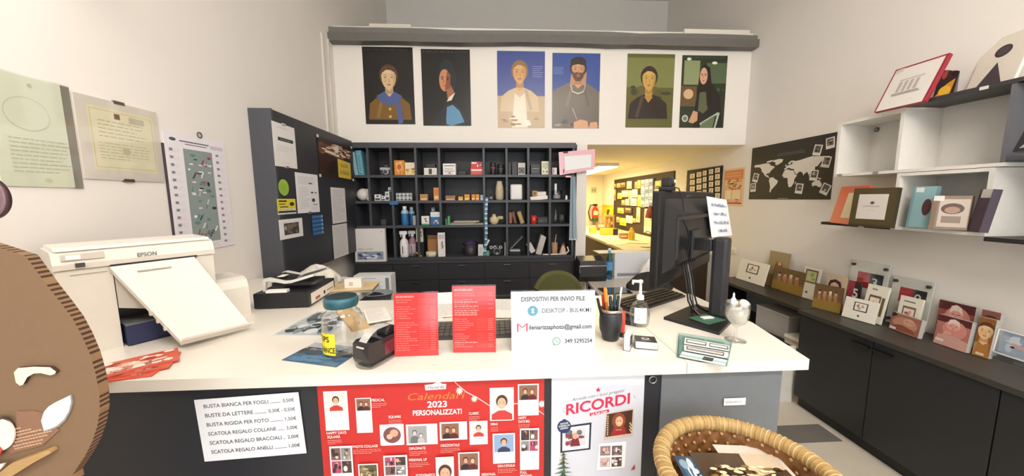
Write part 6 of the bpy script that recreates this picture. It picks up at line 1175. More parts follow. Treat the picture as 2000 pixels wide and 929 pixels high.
MB().box((-.004, YM + .002, zC0 - .004), (DX, 2.415, zC0 + .016), '#232224', .002).make('bottom_plank', laminate, m, 'black lower plank')
boxframe(YN - .001, YR, zC1 + .03, zB1, (DSG, DSG, None, DSG), 'dark_box', 'dark grey box', '#66666c')
boxframe(YN + .029, YR, zC0 - .02, zC1 + .028, (None, None, None, '#b4b4b6'), 'grey_box', 'grey box at the right end', '#aeb0b4')
MB().box((-.004, YR, zC0 - .024), (DX, YN + .029, zC0 - .002), '#2b2826', .002).make('bottom_plank', laminate, m, 'dark brown lower plank')
p = P(1713, 253, 'x', XR - .012); b = MB(); b.m = Matrix.Translation((p.x - XF, p.y, p.z)) @ Matrix.Rotation(-PI / 2, 4, 'Y'); b.lathe([(.016, 0), (.016, .006), (.01, .008), (.001, .006)], ['#8a8a86', '#55554f', '#b5b4ae'], 18); b.make('wall_fixing', metal, m)
for px, py, z in ((1641, 343, zA0), (1711, 338, zA0), (1730, 218, zA1 - T), (1683, 443, zC0 - .004), (1924, 170, zB1 - T)):
    p = P(px, py, 'x', XF); MB().box((-.0055, p.y - .016, z + .001), (-.0045, p.y + .016, z + T - .001), '#d9dcda' if px not in (1641, 1711) else '#8e918e').make('price_clip', satin, m)
ZT_ = zA1 + .001
def sh2(name, label, cat, bl, br, top, lean, col, art, t, z, edge=None, mat=None): return stander(name, label, cat, bl, br, top, lean, col, art, t, mat or satin, None, z, edge, False)
sh2('framed_photo', 'red edged frame with a pale drawing leaning on top of the wall shelf', 'photo frame', (1707, 222), (1806, 200), (1768, 134), .42, '#e2ddd6', lambda a: (a.r(0, 0, .03, 1, '#9a2436'), a.r(.95, 0, 1, 1, '#9a2436'), a.r(0, .965, 1, 1, '#9a2436'), a.r(.2, .34, .72, .36, '#8a847c'), [a.r(.26 + i * .11, .38, .33 + i * .11, .62, '#b5aea6') for i in range(4)], a.r(.22, .3, .76, .33, '#9a948c'), a.r(.24, .64, .72, .68, '#c2bcb4'), a.p([(.05, .86), (.2, .9), (.2, .98), (.05, .97)], '#cfc9c0')), .02, ZT_, '#9a2436')
sh2('picture_block', 'dark box with an orange picture behind the red edged frame', 'picture', (1818, 206), (1858, 198), (1826, 128), .2, '#35262a', lambda a: (a.r(0, .6, 1, 1, '#4a2028'), a.p([(0, .1), (.5, .4), (.9, .5), (.8, .1)], '#e0982c'), a.e(.5, .25, .3, .12, '#f0c040'), a.blobs(0, .5, 1, .95, ['#7a2a30', '#241a1e', '#a04a3a'], 10, 3, .25), a.r(0, 0, 1, .08, '#b0542c')), .05, zB1 + .004, '#6a6866')
mm, w, h = sh2('display_card', 'cream board with a dark disc above a dark triangle on the shelf top', 'board', (1880, 192), (1975, 167), (1906, 94), .25, '#efe7da', lambda a: (a.e(.5, .71, .17, .105, '#3e3438', 28), a.e(.5, .71, .125, .075, '#554a4e', 24), a.p([(.22, .12), (.74, .12), (.48, .52)], '#4e444a'), a.p([(.22, .05), (.78, .05), (.74, .12), (.22, .12)], '#2c2a2e')), .012, zB1 + .004)
ZP = zC0 + .016
sh2('framed_photo', 'red frame half hidden on the black lower plank', 'photo frame', (1620, 435), (1672, 441), (1638, 366), .2, '#cdbfae', lambda a: (a.r(0, 0, .36, 1, '#c8382a'), a.r(0, .82, 1, 1, '#c8382a'), a.r(0, 0, 1, .16, '#c8382a'), a.r(.36, .16, 1, .82, '#cfc0a8')), .018, ZP, '#c8382a')
sh2('framed_photo', 'wide olive frame with a white insert on the black lower plank', 'photo frame', (1656, 441), (1739, 447), (1662, 369), .08, '#4e4428', lambda a: (a.r(.16, .2, .84, .84, '#d0c9c2'), a.e(.5, .62, .05, .04, '#55504a'), a.lines(.28, .5, .72, .57, 1, '#55504a', 7, th=.7), a.lines(.4, .4, .6, .44, 1, '#9a948c', 3), a.r(.02, .02, .98, .06, '#3c341e')), .03, ZP, '#3a331e')
ZI = zC0 + T
sh2('photo_album', 'teal album standing at the left inside the lower white box', 'album', (1768, 444), (1812, 447), (1770, 366), .1, '#8fb3b8', lambda a: (a.r(0, 0, .12, 1, '#77a0a6'), a.e(.75, .5, .2, .2, '#5a3a40'), a.r(.15, .86, .5, .97, '#dfe4e2')), .03, ZI, '#7a9ca2')
sh2('photo_album', 'brown album with a glossy picture inside the lower white box', 'album', (1812, 448), (1888, 452), (1814, 384), .12, '#8a7766', lambda a: (a.r(.2, .08, .97, .9, '#c2b6ac'), a.e(.55, .62, .3, .16, '#5a443c', 20), a.e(.55, .58, .2, .1, '#a58674'), a.r(.3, .2, .8, .4, '#8d7c70'), a.r(.0, .0, .14, 1, '#7a6654'), a.r(.02, .85, .3, 1.0, '#dcd8d2')), .03, ZI, '#6a5848', gloss)
sh2('photo_album', 'dark purple album at the right inside the lower white box', 'album', (1889, 452), (1912, 455), (1892, 372), .12, '#4a3448', lambda a: a.r(.2, .8, 1, 1, '#e2e0dc'), .03, ZI, '#3c2a3c')
sh2('framed_photo', 'dark frame with a pale corner inside the dark box at the right edge', 'photo frame', (1976, 300), (2012, 296), (1996, 240), .3, '#2c2a30', lambda a: a.p([(.3, .1), (.9, .1), (.9, .5)], '#b4bcc4'), .02, zC1 + .03 + T)
# ================================================================ right wall: map and poster
LAND = [[(-168, 66), (-160, 71), (-140, 70), (-120, 72), (-95, 72), (-82, 68), (-80, 62), (-66, 58), (-56, 52), (-66, 45), (-75, 38), (-81, 30), (-81, 25), (-84, 30), (-97, 27), (-97, 20), (-88, 21), (-83, 12), (-78, 8), (-85, 10), (-95, 15), (-105, 20), (-112, 30), (-124, 40), (-125, 48), (-135, 58), (-152, 60), (-165, 60)],
 [(-100, 74), (-80, 75), (-62, 82), (-80, 83), (-100, 80)], [(-55, 60), (-42, 60), (-22, 70), (-18, 80), (-35, 84), (-60, 82), (-70, 77), (-54, 70)],
 [(-78, 8), (-62, 11), (-50, 2), (-35, -6), (-39, -18), (-48, -26), (-57, -36), (-65, -42), (-68, -54), (-74, -50), (-72, -30), (-76, -15), (-81, -4)],
 [(-17, 15), (-10, 30), (-5, 36), (10, 37), (20, 32), (33, 31), (43, 12), (51, 12), (40, -3), (40, -16), (33, -28), (27, -34), (18, -34), (12, -17), (9, 3), (-8, 5)], [(44, -25), (50, -15), (48, -13), (43, -20)],
 [(-9, 37), (-9, 43), (-1, 44), (-4, 48), (4, 52), (9, 55), (12, 54), (22, 56), (28, 60), (22, 65), (24, 70), (40, 67), (60, 69), (80, 73), (105, 77), (140, 73), (170, 70), (178, 66), (162, 60), (160, 53), (142, 55), (135, 45), (128, 38), (121, 38), (121, 28), (108, 20), (108, 11), (100, 13), (104, 1), (98, 9), (92, 21), (80, 14), (77, 8), (72, 20), (60, 25), (56, 22), (45, 13), (42, 22), (35, 30), (36, 36), (27, 37), (22, 38), (14, 44), (17, 40), (8, 44), (-2, 37)],
 [(5, 59), (10, 59), (17, 56), (18, 62), (30, 70), (18, 70), (6, 62)], [(-6, 50), (1, 51), (-2, 57), (-6, 57)], [(96, 5), (106, -6), (102, -2)], [(109, 1), (117, 6), (117, -3), (111, -3)], [(132, -2), (147, -6), (148, -10), (138, -7)], [(131, 31), (141, 37), (143, 44), (138, 36)],
 [(114, -22), (122, -17), (131, -11), (136, -13), (142, -11), (147, -20), (153, -28), (149, -38), (140, -37), (131, -31), (116, -34)], [(167, -46), (174, -37), (178, -39), (171, -46)]]
def art_map(a):
    a.r(0, 0, 1, 1, '#262525')
    for g in LAND: a.p([(.05 + (lo + 168) / 348 * .93, .12 + (la + 55) / 139 * .60) for lo, la in g], '#dcd8d0')
    a.lines(.38, .795, .72, .82, 1, '#8d8a84', 7, th=.7); a.r(.37, .775, .7, .782, '#77746e'); a.lines(.02, .03, .14, .09, 4, '#6a6762', 2, th=.3); a.r(.42, .012, .55, .022, '#a8a49c')
l, rz, w, h = wallq('R', XR - .0005, (1468, 290), (1632, 258), (1626, 388), (1465, 390))
sheet('world_map', 'black wall map of the world with white continents on the right wall', 'map', l, rz, w, h, '#262525', art_map, .003, satin)
for i, (px, py, an, lb) in enumerate(((1476, 347, -.25, 'tilted instant photo at the left edge of the world map'), (1471, 366, .05, 'instant photo near the lower left corner of the world map'), (1561, 368, -.12, 'instant photo below the middle of the world map'), (1590, 342, -.12, 'instant photo over east Asia on the world map'), (1597, 293, -.2, 'instant photo at the upper right of the world map'), (1614, 316, -.2, 'instant photo at the middle right of the world map'), (1622, 279, .1, 'instant photo in the top right corner of the world map'), (1612, 369, -.42, 'strongly tilted instant photo at the lower right of the world map'))):
    p = P(px, py, 'x', XR - .004); w_, h_ = .072, .088
    b = MB(); b.m = Matrix.Rotation(-an, 4, 'Y') @ Matrix.Translation((0, 0, -h_ / 2)); b.box((-w_ / 2, -.0015, 0), (w_ / 2, 0, h_), '#e2ded8'); a = Art(b, w_, h_, -.0016); a.r(.14, .28, .86, .9, '#55504c'); a.blobs(.14, .28, .86, .9, ['#2c2a2a', '#8a847c', '#6a625c', '#b5aea6'], 7, i, .25)
    solo(b, 'instant_photo', lb, 'photograph', paper, p, -PI / 2, 'instant photos on the world map')
def art_promo(a): a.r(0, 0, 1, 1, '#e0c8a8'); a.r(.06, .06, .94, .95, '#d8b48a'); a.r(.06, .7, .94, .95, '#cf7a4c'); a.lines(.12, .76, .88, .9, 2, '#f0d8b0', 3, th=.5); a.blobs(.08, .42, .92, .72, ['#b4502c', '#8a6a3a', '#e8c890', '#6a4a30', '#c89050'], 24, 4, .15); a.r(.12, .18, .42, .42, '#ead8bc'); a.r(.5, .18, .86, .42, '#e6d0b0'); a.r(.06, .06, .94, .1, '#c8382c'); a.blobs(.08, .1, .92, .2, ['#9a5a38', '#d8b080', '#6a4a38'], 12, 5, .12)
l, rz, w, h = wallq('R', XR - .0005, (1413, 331), (1456, 325), (1451, 404), (1412, 401))
sheet('promotion_poster', 'orange and red poster on the right wall beside the passage', 'poster', l, rz, w, h, '#e0c8a8', art_promo, .002, poster)
p = P(1433, 490, 'x', XR - .0005); m = thing('wall_socket', 'small white wall socket on the right wall behind the monitor', 'socket', p, -PI / 2); MB().box((-.045, -.008, -.03), (.045, 0, .035), '#e9e4d6', .003).make('plate', plastic, m); MB().box((-.02, -.010, -.012), (.02, -.008, .014), '#d5cfc0', .001).make('insert', plastic, m)
# ================================================================ basket of photographs
bx_, by_, br_, bz = .586, .690, .188, .965
st = thing('round_stool', 'plain wooden stool carrying the wicker basket before the counter', 'stool', (bx_, by_, 0))
MB().lathe([(.17, .66), (.175, .67), (.175, .69), (.17, .70)], '#9a7a52', 32).make('seat', wood, st)
for i in range(4): a = PI / 4 + i * PI / 2; MB().tube([(.15 * math.cos(a), .15 * math.sin(a), .003), (.12 * math.cos(a), .12 * math.sin(a), .66)], .014, '#8a6a44', 10).make('leg', wood, st)
m = thing('wicker_basket', 'round wicker basket of photographs in front of the grey counter panel', 'basket', (bx_, by_, .702))
bd = bz - .702; b = MB()
def wv(u, v, inner):
    a = 2 * PI * u; r = br_ * (.80 + .17 * v) + (.004 if inner is False else -.006) + .0035 * math.sin(a * 26 + (PI if int(v * 12) % 2 else 0))
    return (r * math.cos(a), r * math.sin(a), .004 + (bd - .012) * v)
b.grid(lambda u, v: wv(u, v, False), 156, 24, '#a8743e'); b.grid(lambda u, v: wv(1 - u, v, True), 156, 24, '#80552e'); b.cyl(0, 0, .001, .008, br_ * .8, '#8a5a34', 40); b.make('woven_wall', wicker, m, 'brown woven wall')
b = MB(); R = random.Random(3)
for j in range(9):
    for i in range(34):
        a = 2 * PI * (i + .5 * (j % 2)) / 34; z = .05 + j * .024; r = br_ * (.80 + .17 * z / bd) - .0085; b.ball((r * math.cos(a), r * math.sin(a), z), .0048, '#b08658', 6)
b.make('weave_knots', wicker, m, 'raised strands of the weave')
b = MB(); pts = [(br_ * math.cos(a), br_ * math.sin(a), bd - .002) for a in [2 * PI * i / 60 for i in range(60)]]; b.tube(pts, .0185, '#ab8c58', 14, True)
for k in range(104):
    a = 2 * PI * k / 104; c = Vector((br_ * math.cos(a), br_ * math.sin(a), bd - .002)); rad = Vector((math.cos(a), math.sin(a), 0)); ring = []
    for q in range(11): t = 2 * PI * q / 10; a2 = a + .05 * math.sin(t / 2); rd = Vector((math.cos(a2), math.sin(a2), 0)); ring.append(Vector((0, 0, bd - .002)) + rd * (br_ + .0186 * math.cos(t)) + Vector((0, 0, .0186 * math.sin(t))))
    b.tube(ring, .0022, ['#bfa26c', '#a58550', '#c8ae7c'][k % 3], 5)
b.make('rim', wicker, m, 'pale wrapped rim')
def art_street(a):
    a.r(0, 0, 1, 1, '#cdb488'); a.r(0, .45, 1, 1, '#4a3826'); a.p([(.55, .6), (1, .75), (1, 1), (.6, 1)], '#c9b8a0'); a.blobs(.05, .3, .95, .8, ['#5a4028', '#e8d8b0', '#8a6a3c', '#30241a', '#d8c090', '#e8d8b0', '#3a2a1c'], 150, 4, .045)
    R = random.Random(5)
    for i in range(26): u, v = R.uniform(.05, .95), R.uniform(.04, .5); a.e(u, v, .012, .03, '#30221a', 8); a.e(u, v + .035, .008, .012, '#c8a080', 8)
    a.blobs(.05, .02, .95, .35, ['#efe4c8', '#f6ecd6', '#e8d8b4'], 60, 9, .09); a.blobs(.02, .02, .98, .5, ['#3a281c', '#5a3c28', '#f2e6cc'], 70, 11, .03)
def flatprint(name, label, cx, cy, w, h, rz, z, col, art, ry=0, rx=-PI / 2): return sheet(name, label, 'photograph', (cx, cy, z), rz, w, h, col, art, .0012, photo, rx, 'prints in the wicker basket', ry)
flatprint('photo_print', 'white backed print lying under the crowded street print in the basket', .655, .70, .15, .13, -.12, .925, '#d6cac0', lambda a: (a.r(0, 0, 1, 1, '#d8ccc2'), [a.r(.3 + .06 * i, .1, .31 + .06 * i, .8, '#b8a898') for i in range(5)]))
flatprint('photo_print', 'crowded street print topmost in the wicker basket', .60, .60, .215, .2, -.1, .9285, '#cdb488', art_street)
flatprint('photo_print', 'narrow blue print standing at the left inside the wicker basket', .475, .69, .05, .11, -.15, .926, '#3e5a74', lambda a: (a.r(0, 0, 1, 1, '#35506a'), a.blobs(0, 0, 1, 1, ['#8aa4b8', '#1e2c3a', '#c8d4dc', '#4a6a84'], 16, 3, .2)))
flatprint('photo_print', 'dark edged print between the blue print and the street print', .50, .66, .05, .14, -.3, .9235, '#d8c8a8', lambda a: (a.r(0, 0, .4, 1, '#2a221c'), a.r(.5, 0, .7, 1, '#8a6a4a')))
solo(MB().lathe([(.125, 0), (.14, .19), (.13, .2), (.001, .2)], '#8a6a4c', 32), 'photo_pile', 'round wad of paper filling the wicker basket under the prints', 'paper', paper, (bx_, by_, .712))
# ================================================================ behind the counter: chair, second desk
m = thing('office_chair', 'olive green office chair behind the counter', 'chair', (.455, 2.50, 0), .2); m.scale = (.72, .8, .985)
OL = '#55552e'
def ob(u, v): a = (u - .5) * 1.5; hh = .62 + (v) * .43 - .10 * (abs(u - .5) * 2) ** 2.5 * v; return (.24 * math.sin(a) / .68, -.10 * (1 - math.cos(a)) * 2.2, hh)
b = MB(); b.grid(lambda u, v: (ob(u, v)[0], ob(u, v)[1] + .03, ob(u, v)[2]), 16, 10, OL); b.grid(lambda u, v: (ob(1 - u, v)[0], ob(1 - u, v)[1] - .03, ob(1 - u, v)[2]), 16, 10, OL)
top = [Vector(ob(i / 16, 1)) for i in range(17)]; b.tube([ob(i / 16, 1) for i in range(17)], .03, OL, 10); b.tube([ob(0, i / 8) for i in range(9)], .03, OL, 10); b.tube([ob(1, i / 8) for i in range(9)], .03, OL, 10); b.tube([ob(i / 16, 0) for i in range(17)], .03, OL, 10); b.make('backrest', fabric, m)
MB().box((-.24, -.25, .44), (.24, .22, .52), OL, .03).make('seat', fabric, m)
MB().tube([(0, .02, .66), (0, .05, .5), (0, .0, .44)], .022, '#1c1c1e').make('back_post', plastic, m)
MB().cyl(0, 0, .1, .44, .028, '#1c1c1e').make('gas_column', metal, m)
for i in range(5):
    a = 2 * PI * i / 5; l = MB().tube([(0, 0, .11), (.28 * math.cos(a), .28 * math.sin(a), .07)], [.025, .016], '#1c1c1e').make('leg', plastic, m)
    k = MB().ball((.28 * math.cos(a), .28 * math.sin(a), .03), .029, '#141414', 12).make('caster', plastic, l)
ZD = .77
m = thing('work_desk', 'white topped work desk behind the counter by the passage', 'desk', (0, 0, 0))
dl_ = [(P(1180, 590, 'z', ZD).x, 2.60), (1.66, 2.60), (1.66, 3.58), (.955, 3.58)]
MB().slab(dl_, ZD - .03, ZD, '#d8d0c6').make('desktop', stone, m)
for x, y in ((.94, 2.66), (1.6, 2.66), (1.0, 3.52), (1.6, 3.52)): MB().box((x - .02, y - .02, 0), (x + .02, y + .02, ZD - .031), '#77777a').make('leg', metal, m)
MB().box((.99, 3.50, .2), (1.62, 3.515, ZD - .031), '#8a8a8c').make('modesty_panel', laminate, m)
q = P(1167, 538, 'z', ZD); hz = P(1165, 500, 'y', 3.3).z - ZD
m = thing('flatbed_scanner', 'black scanner with a silver edge line on the white desk', 'scanner', (.965, 3.31, ZD), .03); m.scale = (1, .72, 1.9)
MB().side([(-.02, .0), (-.06, .03), (-.045, .085), (.22, .10), (.24, 0)], -.13, .15, '#1d1d20').make('body', satin, m)
b = MB(); b.tube([(-.13, -.055, .05), (-.13, -.046, .085), (.15, -.046, .085), (.15, -.056, .05)], .003, '#d0d0d2', 6); b.make('trim_line', metal, m, 'silver edge line')
MB().side([(-.04, .087), (.0, .11), (.2, .125), (.22, .1)], -.12, .14, '#29292c').make('lid', satin, m)
q = P(1191, 546, 'z', ZD); hb = P(1191, 485, 'y', q.y).z - ZD
m = thing('water_bottle', 'clear blue water bottle standing on the white desk', 'bottle', (q.x, q.y + .03, ZD)); r = .034
MB().lathe([(r * .8, .001), (r, .01), (r, hb * .2), (r * .93, hb * .24), (r, hb * .28), (r, hb * .62), (r * .8, hb * .78), (r * .42, hb * .88), (r * .4, hb * .93)], '#ffffff', 28).make('bottle', bluepet, m)
MB().lathe([(r * .75, .004), (r * .92, .012), (r * .92, hb * .26), (.001, hb * .26)], '#2f74b4', 24).make('water', bluepet, m)
MB().lathe([(r * 1.012, hb * .3), (r * 1.012, hb * .56)], '#5aa0d8', 28).make('label', paper, m, 'blue label'); MB().lathe([(r * .45, hb * .925), (r * .45, hb * .995), (.001, hb)], '#d8ecf4', 18).make('cap', plastic, m)
m = thing('desk_printer', 'white desk printer right of the water bottle', 'printer', (1.43, 3.41, ZD), .0)
MB().box((-.2, -.03, 0), (.2, .155, .27), '#d9dde2', .008).make('body', plastic, m); MB().box((-.17, -.032, .03), (.17, -.03, .06), '#8a9098').make('paper_slot', matte, m)
sheet('paper_sheet', 'large white paper sheet lying on the white desk printer', 'paper', (1.34, 3.385, ZD + .2715), .05, .56, .19, '#f2efe8', None, .004, paper, -PI / 2)
solo(bag(0, 0, 0, .12, .09, .24, '#e6e2da', 11), 'plastic_bag', 'crumpled white bag lying on the white desk near the monitor', 'bag', M('pale_plastic', .35), (1.52, 3.20, ZD + .001))
solo(bag(0, 0, 0, .19, .09, .15, '#2c2b2a', 13), 'pouch', 'black soft pouch on the white desk right of the water bottle', 'pouch', fabric, (1.40, 2.98, ZD + .001), -.15)
lie('phone', 'black smartphone lying on the white desk', 'phone', (1183, 575), (1236, 573), (1183, 563), ZD + .0005, '#1c1c20', lambda a: a.r(.04, .06, .96, .94, '#3a3230'), .008, gloss)
solo(MB().tube([(.95, 2.72, ZD + .004), (1.0, 2.85, ZD + .004), (1.12, 2.93, ZD + .004), (1.24, 2.92, ZD + .004)], .0035, '#77726c', 6), 'cable', 'thin grey cable curling across the white desk', 'cable', plastic)
# ================================================================ back room
ZBN = .93
m = thing('work_bench', 'long brown fronted work bench along the back room right wall', 'bench', (0, 0, 0))
MB().box((1.69, 4.05, ZBN - .035), (XR - .003, 8.30, ZBN), '#e2d6b4').make('benchtop', laminate, m)
MB().box((1.72, 4.10, 0), (1.745, 8.28, ZBN - .036), '#3a2c1e').make('front_board', laminate, m); MB().box((1.745, 4.10, 0), (XR - .003, 4.125, ZBN - .036), '#3a2c1e').make('end_board', laminate, m)
p = P(1160, 371, 'y', YE - .001); sheet('number_sign', 'small framed 10 sign on the far wall of the back room', 'sign', p - Vector((0, 0, .07)), 0, .13, .14, '#e6dcc0', lambda a: (a.r(0, 0, 1, 1, '#6a6248'), a.r(.07, .07, .93, .93, '#e2d8ba'), a.t('10', .5, .2, .82, '#4a4436', .66, .03)), .004)
p = P(1162, 432, 'y', YE - .1); ph = P(1162, 402, 'y', YE - .1).z - p.z
m = thing('fire_extinguisher', 'red fire extinguisher hanging on the far wall of the back room', 'fire extinguisher', (p.x, YE - .1, p.z))
MB().lathe([(.075, 0), (.08, .01), (.08, ph * .22), (.082, ph * .24), (.082, ph * .7), (.06, ph * .85), (.03, ph * .92), (.028, ph)], ['#3e5a30', '#3e5a30', '#3e5a30', '#c2301e', '#c2301e', '#c2301e', '#c2301e'], 24).make('cylinder', gloss, m)
b = MB(); b.grid(lambda u, v: (.083 * math.sin((u - .5) * 1.6), -.083 * math.cos((u - .5) * 1.6), ph * (.42 + .26 * v)), 8, 1, '#e6dcc0'); b.make('label', paper, m)
MB().box((-.05, -.02, ph), (.05, .02, ph + .05), '#242424', .006).make('valve_handle', satin, m)
MB().tube([(-.03, 0, ph + .03), (-.12, 0, ph + .02), (-.17, 0, ph * .6), (-.13, -.01, ph * .15), (-.09, -.01, ph * .05)], .014, '#1e1e1e', 8).make('hose', satin, m); MB().box((-.02, .08, ph * .4), (.02, .099, ph * .6), '#8a8a8a').make('wall_bracket', metal, m)
l, rz, w, h = wallq('R', XR - .0005, (1176, 400), (1198, 399), (1198, 431), (1176, 434))
sheet('yellow_poster', 'bright yellow poster on the back room wall left of the pegboard', 'poster', l, rz, w, h, '#e8cf1e', lambda a: (a.blobs(.1, .3, .9, .75, ['#6a4a1c', '#b88a1c', '#f2e04a'], 8, 3, .2), a.p([(.4, .3), (.5, .7), (.7, .75), (.6, .3)], '#5a3c1c'), a.r(0, 0, 1, .2, '#dce8a0'), a.r(.05, .85, .95, .95, '#d8b81c')), .003, poster)
# pegboard
l, rz, w, h = wallq('R', XR - .0005, (1200, 353), (1316, 331), (1316, 470), (1200, 446))
m = thing('pegboard', 'large dark brown pegboard hung with small goods in the back room', 'board', l, rz)
MB().box((-w / 2, -.018, 0), (w / 2, 0, h), '#33241a').make('board', matte, m)
b = MB(); [b.box((-w / 2, -.021, h * v), (w / 2, -.0185, h * v + .012), '#4a3626') for v in (.25, .5, .75)]; b.make('rails', matte, m)
PX_ = XR - .024
def peg(name, label, cat, r4, col, art=None, t=.02, group='goods on the pegboard'):
    x0, y0, x1, y1 = [(1180 + r4[0] * .183), (320 + r4[1] * .183), (1180 + r4[2] * .183), (320 + r4[3] * .183)]
    l, rz, w, h = wallq('R', PX_, (x0, y0), (x1, y0 - (x1 - x0) * .1), (x1, y1), (x0, y1)); mb = MB().box((-w / 2, -t, 0), (w / 2, 0, h), col, .003); (art or (lambda a: (a.r(.12, .55, .88, .88, mixc(col, '#fff8e0', .5)), a.r(.2, .15, .8, .4, mixc(col, '#5a3a1c', .4)))))(Art(mb, w, h, -t - .0002))
    return solo(mb, name, label, cat, satin, l, rz, group)
G = [('first', 'top', (110, 212, 134, 252), '#a88a58'), ('second', 'top', (144, 206, 180, 252), '#c9a848'), ('third', 'top', (186, 198, 236, 250), '#7a6040'), ('fourth', 'top', (250, 186, 274, 264), '#cfd8b0'), ('fifth', 'top', (277, 184, 301, 264), '#b4c8cc'), ('sixth', 'top', (336, 188, 360, 262), '#b89a5c'), ('seventh', 'top', (364, 174, 396, 262), '#d8c04a'),
 ('first', 'second', (114, 270, 130, 390), '#9a7c50'), ('second', 'second', (150, 310, 195, 372), '#d8b838'), ('third', 'second', (196, 286, 262, 352), '#e0d8b4'), ('fourth', 'second', (270, 284, 300, 372), '#d0b898'), ('fifth', 'second', (305, 274, 362, 356), '#e6e0d0'),
 ('first', 'third', (194, 386, 226, 438), '#b8985c'), ('second', 'third', (235, 376, 276, 442), '#e0d0b4'), ('third', 'third', (290, 368, 356, 446), '#e4d2c8'), ('fourth', 'third', (368, 332, 405, 452), '#e6d428'),
 ('first', 'fourth', (150, 470, 216, 526), '#c8a84c'), ('second', 'fourth', (230, 468, 300, 522), '#5a4430'), ('third', 'fourth', (354, 464, 390, 622), '#d8c8a0'),
 ('first', 'fifth', (138, 566, 170, 622), '#b89468'), ('second', 'fifth', (176, 580, 240, 656), '#ecd82c'), ('third', 'fifth', (241, 555, 306, 630), '#ece6d4'), ('fourth', 'fifth', (310, 580, 342, 624), '#c8aa7c')]
CN = {'#a88a58': 'tan', '#c9a848': 'ochre', '#7a6040': 'brown', '#cfd8b0': 'pale green', '#b4c8cc': 'pale blue', '#b89a5c': 'tan', '#d8c04a': 'yellow', '#9a7c50': 'narrow tan', '#d8b838': 'yellow', '#e0d8b4': 'cream', '#d0b898': 'beige', '#e6e0d0': 'white', '#b8985c': 'tan', '#e0d0b4': 'cream', '#e4d2c8': 'pinkish white', '#e6d428': 'bright yellow', '#c8a84c': 'ochre', '#5a4430': 'dark spotted', '#d8c8a0': 'tall cream', '#b89468': 'tan', '#ecd82c': 'bright yellow', '#ece6d4': 'white', '#c8aa7c': 'beige'}
for o, rw, r4, c in G: peg('packet', f'{CN[c]} packet hanging {o} from the left in the {rw} pegboard row', 'packet', r4, c)
k = 0
for j in range(4):
    for i in range(3): peg('blue_packet', f'{("left", "middle", "right")[i]} blue and white packet in the {("upper", "second", "third", "lowest")[j]} row of the hanging blue block', 'packet', (408 + i * 44, 170 - i * 6 + j * 74, 449 + i * 44, 240 - i * 6 + j * 74), ['#8a9cc4', '#a4b2d2', '#7688b8'][(i + j) % 3], None, .03, 'blue packets on the pegboard')
peg('paper_sheet', 'pale yellow sheet hanging at the right of the pegboard', 'paper', (430, 482, 516, 660), '#e8dcae', lambda a: (a.r(.1, .45, .9, .55, '#c8a860'), a.lines(.15, .1, .85, .4, 4, '#b89a60', 3)), .004); peg('paper_sheet', 'lower white sheet with a dark arc at the right of the pegboard', 'paper', (425, 668, 526, 742), '#ece2c4', lambda a: a.p([(.1, 0), (.3, .3), (.7, .3), (.9, 0), (.75, .0), (.6, .18), (.4, .18), (.25, 0)], '#4a3a28'), .004)
x = P(1180 + 492 * .183, 320 + 500 * .183, 'x', PX_ - .05); solo(bag(0, 0, 0, .12, .05, .2, '#5a1a1c', 21), 'cloth_bag', 'dark red cloth bag hanging over the pale yellow sheet', 'bag', fabric, x - Vector((0, 0, .12)), -PI / 2)
peg('packet', 'yellow and black packet in the upper right corner of the pegboard', 'packet', (552, 182, 620, 260), '#b8a02c', lambda a: (a.r(.1, .1, .9, .3, '#2c2a20'), a.r(.3, .4, .7, .8, '#e6dc9a'))); peg('packet', 'small white packet under the yellow and black one', 'packet', (546, 272, 592, 330), '#e6dece'); peg('strap', 'black strap hanging at the right side of the pegboard', 'strap', (538, 342, 578, 440), '#221e1e'); peg('strap', 'narrow red strap hanging low at the pegboard right side', 'strap', (541, 560, 560, 670), '#b0303c')
# things on the bench
def onb(name, label, cat, px, py, w, d, h, col, art=None, rz=0, mat=None):
    q = P(px, py, 'z', ZBN); mb = MB().box((-w / 2, 0, 0), (w / 2, d, h), col, .004)
    if art: art(Art(mb, w, h, -.0002))
    return solo(mb, name, label, cat, mat or satin, (q.x, q.y, ZBN + .001), rz, 'goods on the work bench')
onb('box', 'tan box with a printed front below the yellow poster', 'box', 1190, 450, .2, .16, .32, '#b08a54', lambda a: (a.r(.1, .1, .9, .9, '#8a6438'), a.blobs(.1, .1, .9, .9, ['#d8b070', '#5a3c20', '#c8945c'], 10, 3, .2)))
onb('box', 'yellow box at the foot of the tan printed box', 'box', 1186, 459, .22, .1, .12, '#e6cc4c'); onb('box', 'red and white box beside the fire extinguisher', 'box', 1174, 450, .16, .12, .14, '#c85a40', lambda a: a.r(.1, .5, .9, .9, '#e8d8b8'))
onb('box', 'small yellow box at the left end of the bench', 'box', 1159, 455, .12, .1, .10, '#e0c048'); onb('box', 'small black box on the bench below the pegboard', 'box', 1203, 459, .08, .07, .11, '#2a2420'); onb('box', 'red striped box on the bench below the pegboard', 'box', 1219, 466, .13, .09, .09, '#c07a50', lambda a: a.r(.1, .3, .9, .6, '#e8dcc0'))
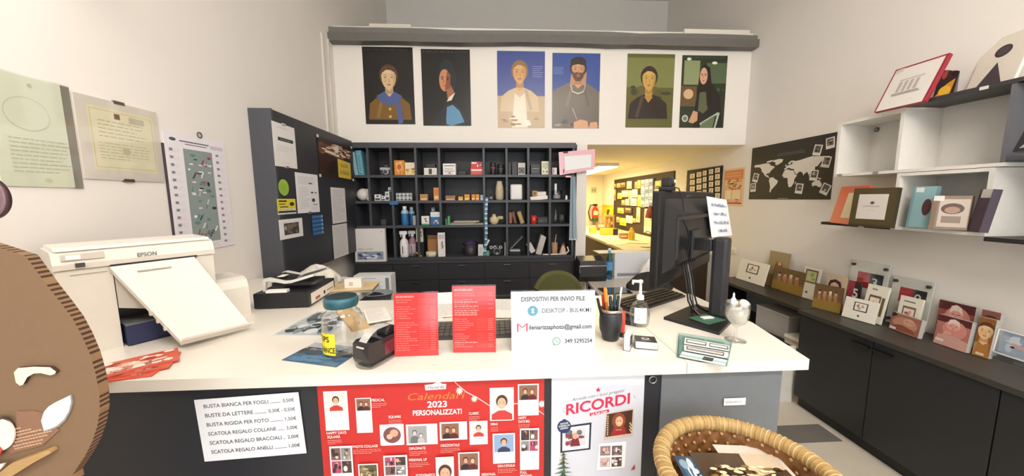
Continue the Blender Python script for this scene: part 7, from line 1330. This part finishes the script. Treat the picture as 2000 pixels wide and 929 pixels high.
q = P(1233, 468, 'z', ZBN); solo(MB().lathe([(.05, 0), (.055, .02), (.05, .12), (.03, .16), (.02, .19), (.001, .2)], ['#e8c43c', '#d8a82c', '#e8c43c', '#c89a28', '#e6d060'], 18), 'squeeze_bottle', 'yellow bottle standing on the bench below the pegboard', 'bottle', plastic, (q.x, q.y, ZBN + .001))
R = random.Random(8)
for i, (px, py, lb) in enumerate(((1196, 466, 'farthest left of the loose sheets'), (1215, 476, 'second of the loose sheets from the left'), (1240, 474, 'sheet just below the yellow bottle'), (1245, 488, 'middle front of the loose sheets'), (1268, 482, 'sheet at the back right of the loose sheets'), (1275, 497, 'nearest of the loose sheets to the monitor'))):
    q = P(px, py, 'z', ZBN); sheet('paper_sheet', 'cream paper on the bench, ' + lb, 'paper', (q.x, q.y - .08, ZBN + .001 + .002 * i), R.uniform(-.6, .6), .3, .22, '#efe6c8', art_doc(i + 40, '#c8bc94', 7), .0015, paper, -PI / 2, 'loose sheets on the work bench')
# card rack on the right wall
l, rz, w, h = wallq('R', XR - .0005, (1342, 336), (1411, 320), (1409, 412), (1342, 420))
m = thing('card_rack', 'black wall rack of white picture cards behind the monitor top', 'rack', l, rz)
MB().box((-w / 2, -.016, 0), (w / 2, 0, h), '#231c18').make('board', matte, m)
b = MB(); [b.box((-w / 2, -.024, h * j / 7 - .004), (w / 2, -.0165, h * j / 7 + .004), '#3a302a') for j in range(1, 7)]; b.make('ledges', matte, m)
cxs = [(1348, 1357), (1361, 1370), (1373, 1380), (1385, 1393), (1397, 1406)]; OR = ('first', 'second', 'third', 'fourth', 'fifth'); RO = ('top', 'second', 'third', 'fourth', 'fifth', 'sixth')
for i, (p0, p1) in enumerate(cxs):
    for j in range(6):
        y0 = 340 - (p0 - 1348) * .235 + j * 12.4
        l2, rz2, w2, h2 = wallq('R', XR - .0245, (p0, y0), (p1, y0 - 2), (p1, y0 + 7.8), (p0, y0 + 9))
        mb = MB().box((-w2 / 2, -.003, 0), (w2 / 2, 0, h2), '#e4d8c4'); a = Art(mb, w2, h2, -.0032); a.e(.5, .55, .3, .3, '#b8a88e', 10); a.r(.2, .1, .8, .2, '#a8967a')
        solo(mb, 'picture_card', f'white card {OR[i]} from the left in the {RO[j]} row of the wall rack', 'card', paper, l2, rz2, 'white cards on the wall rack')
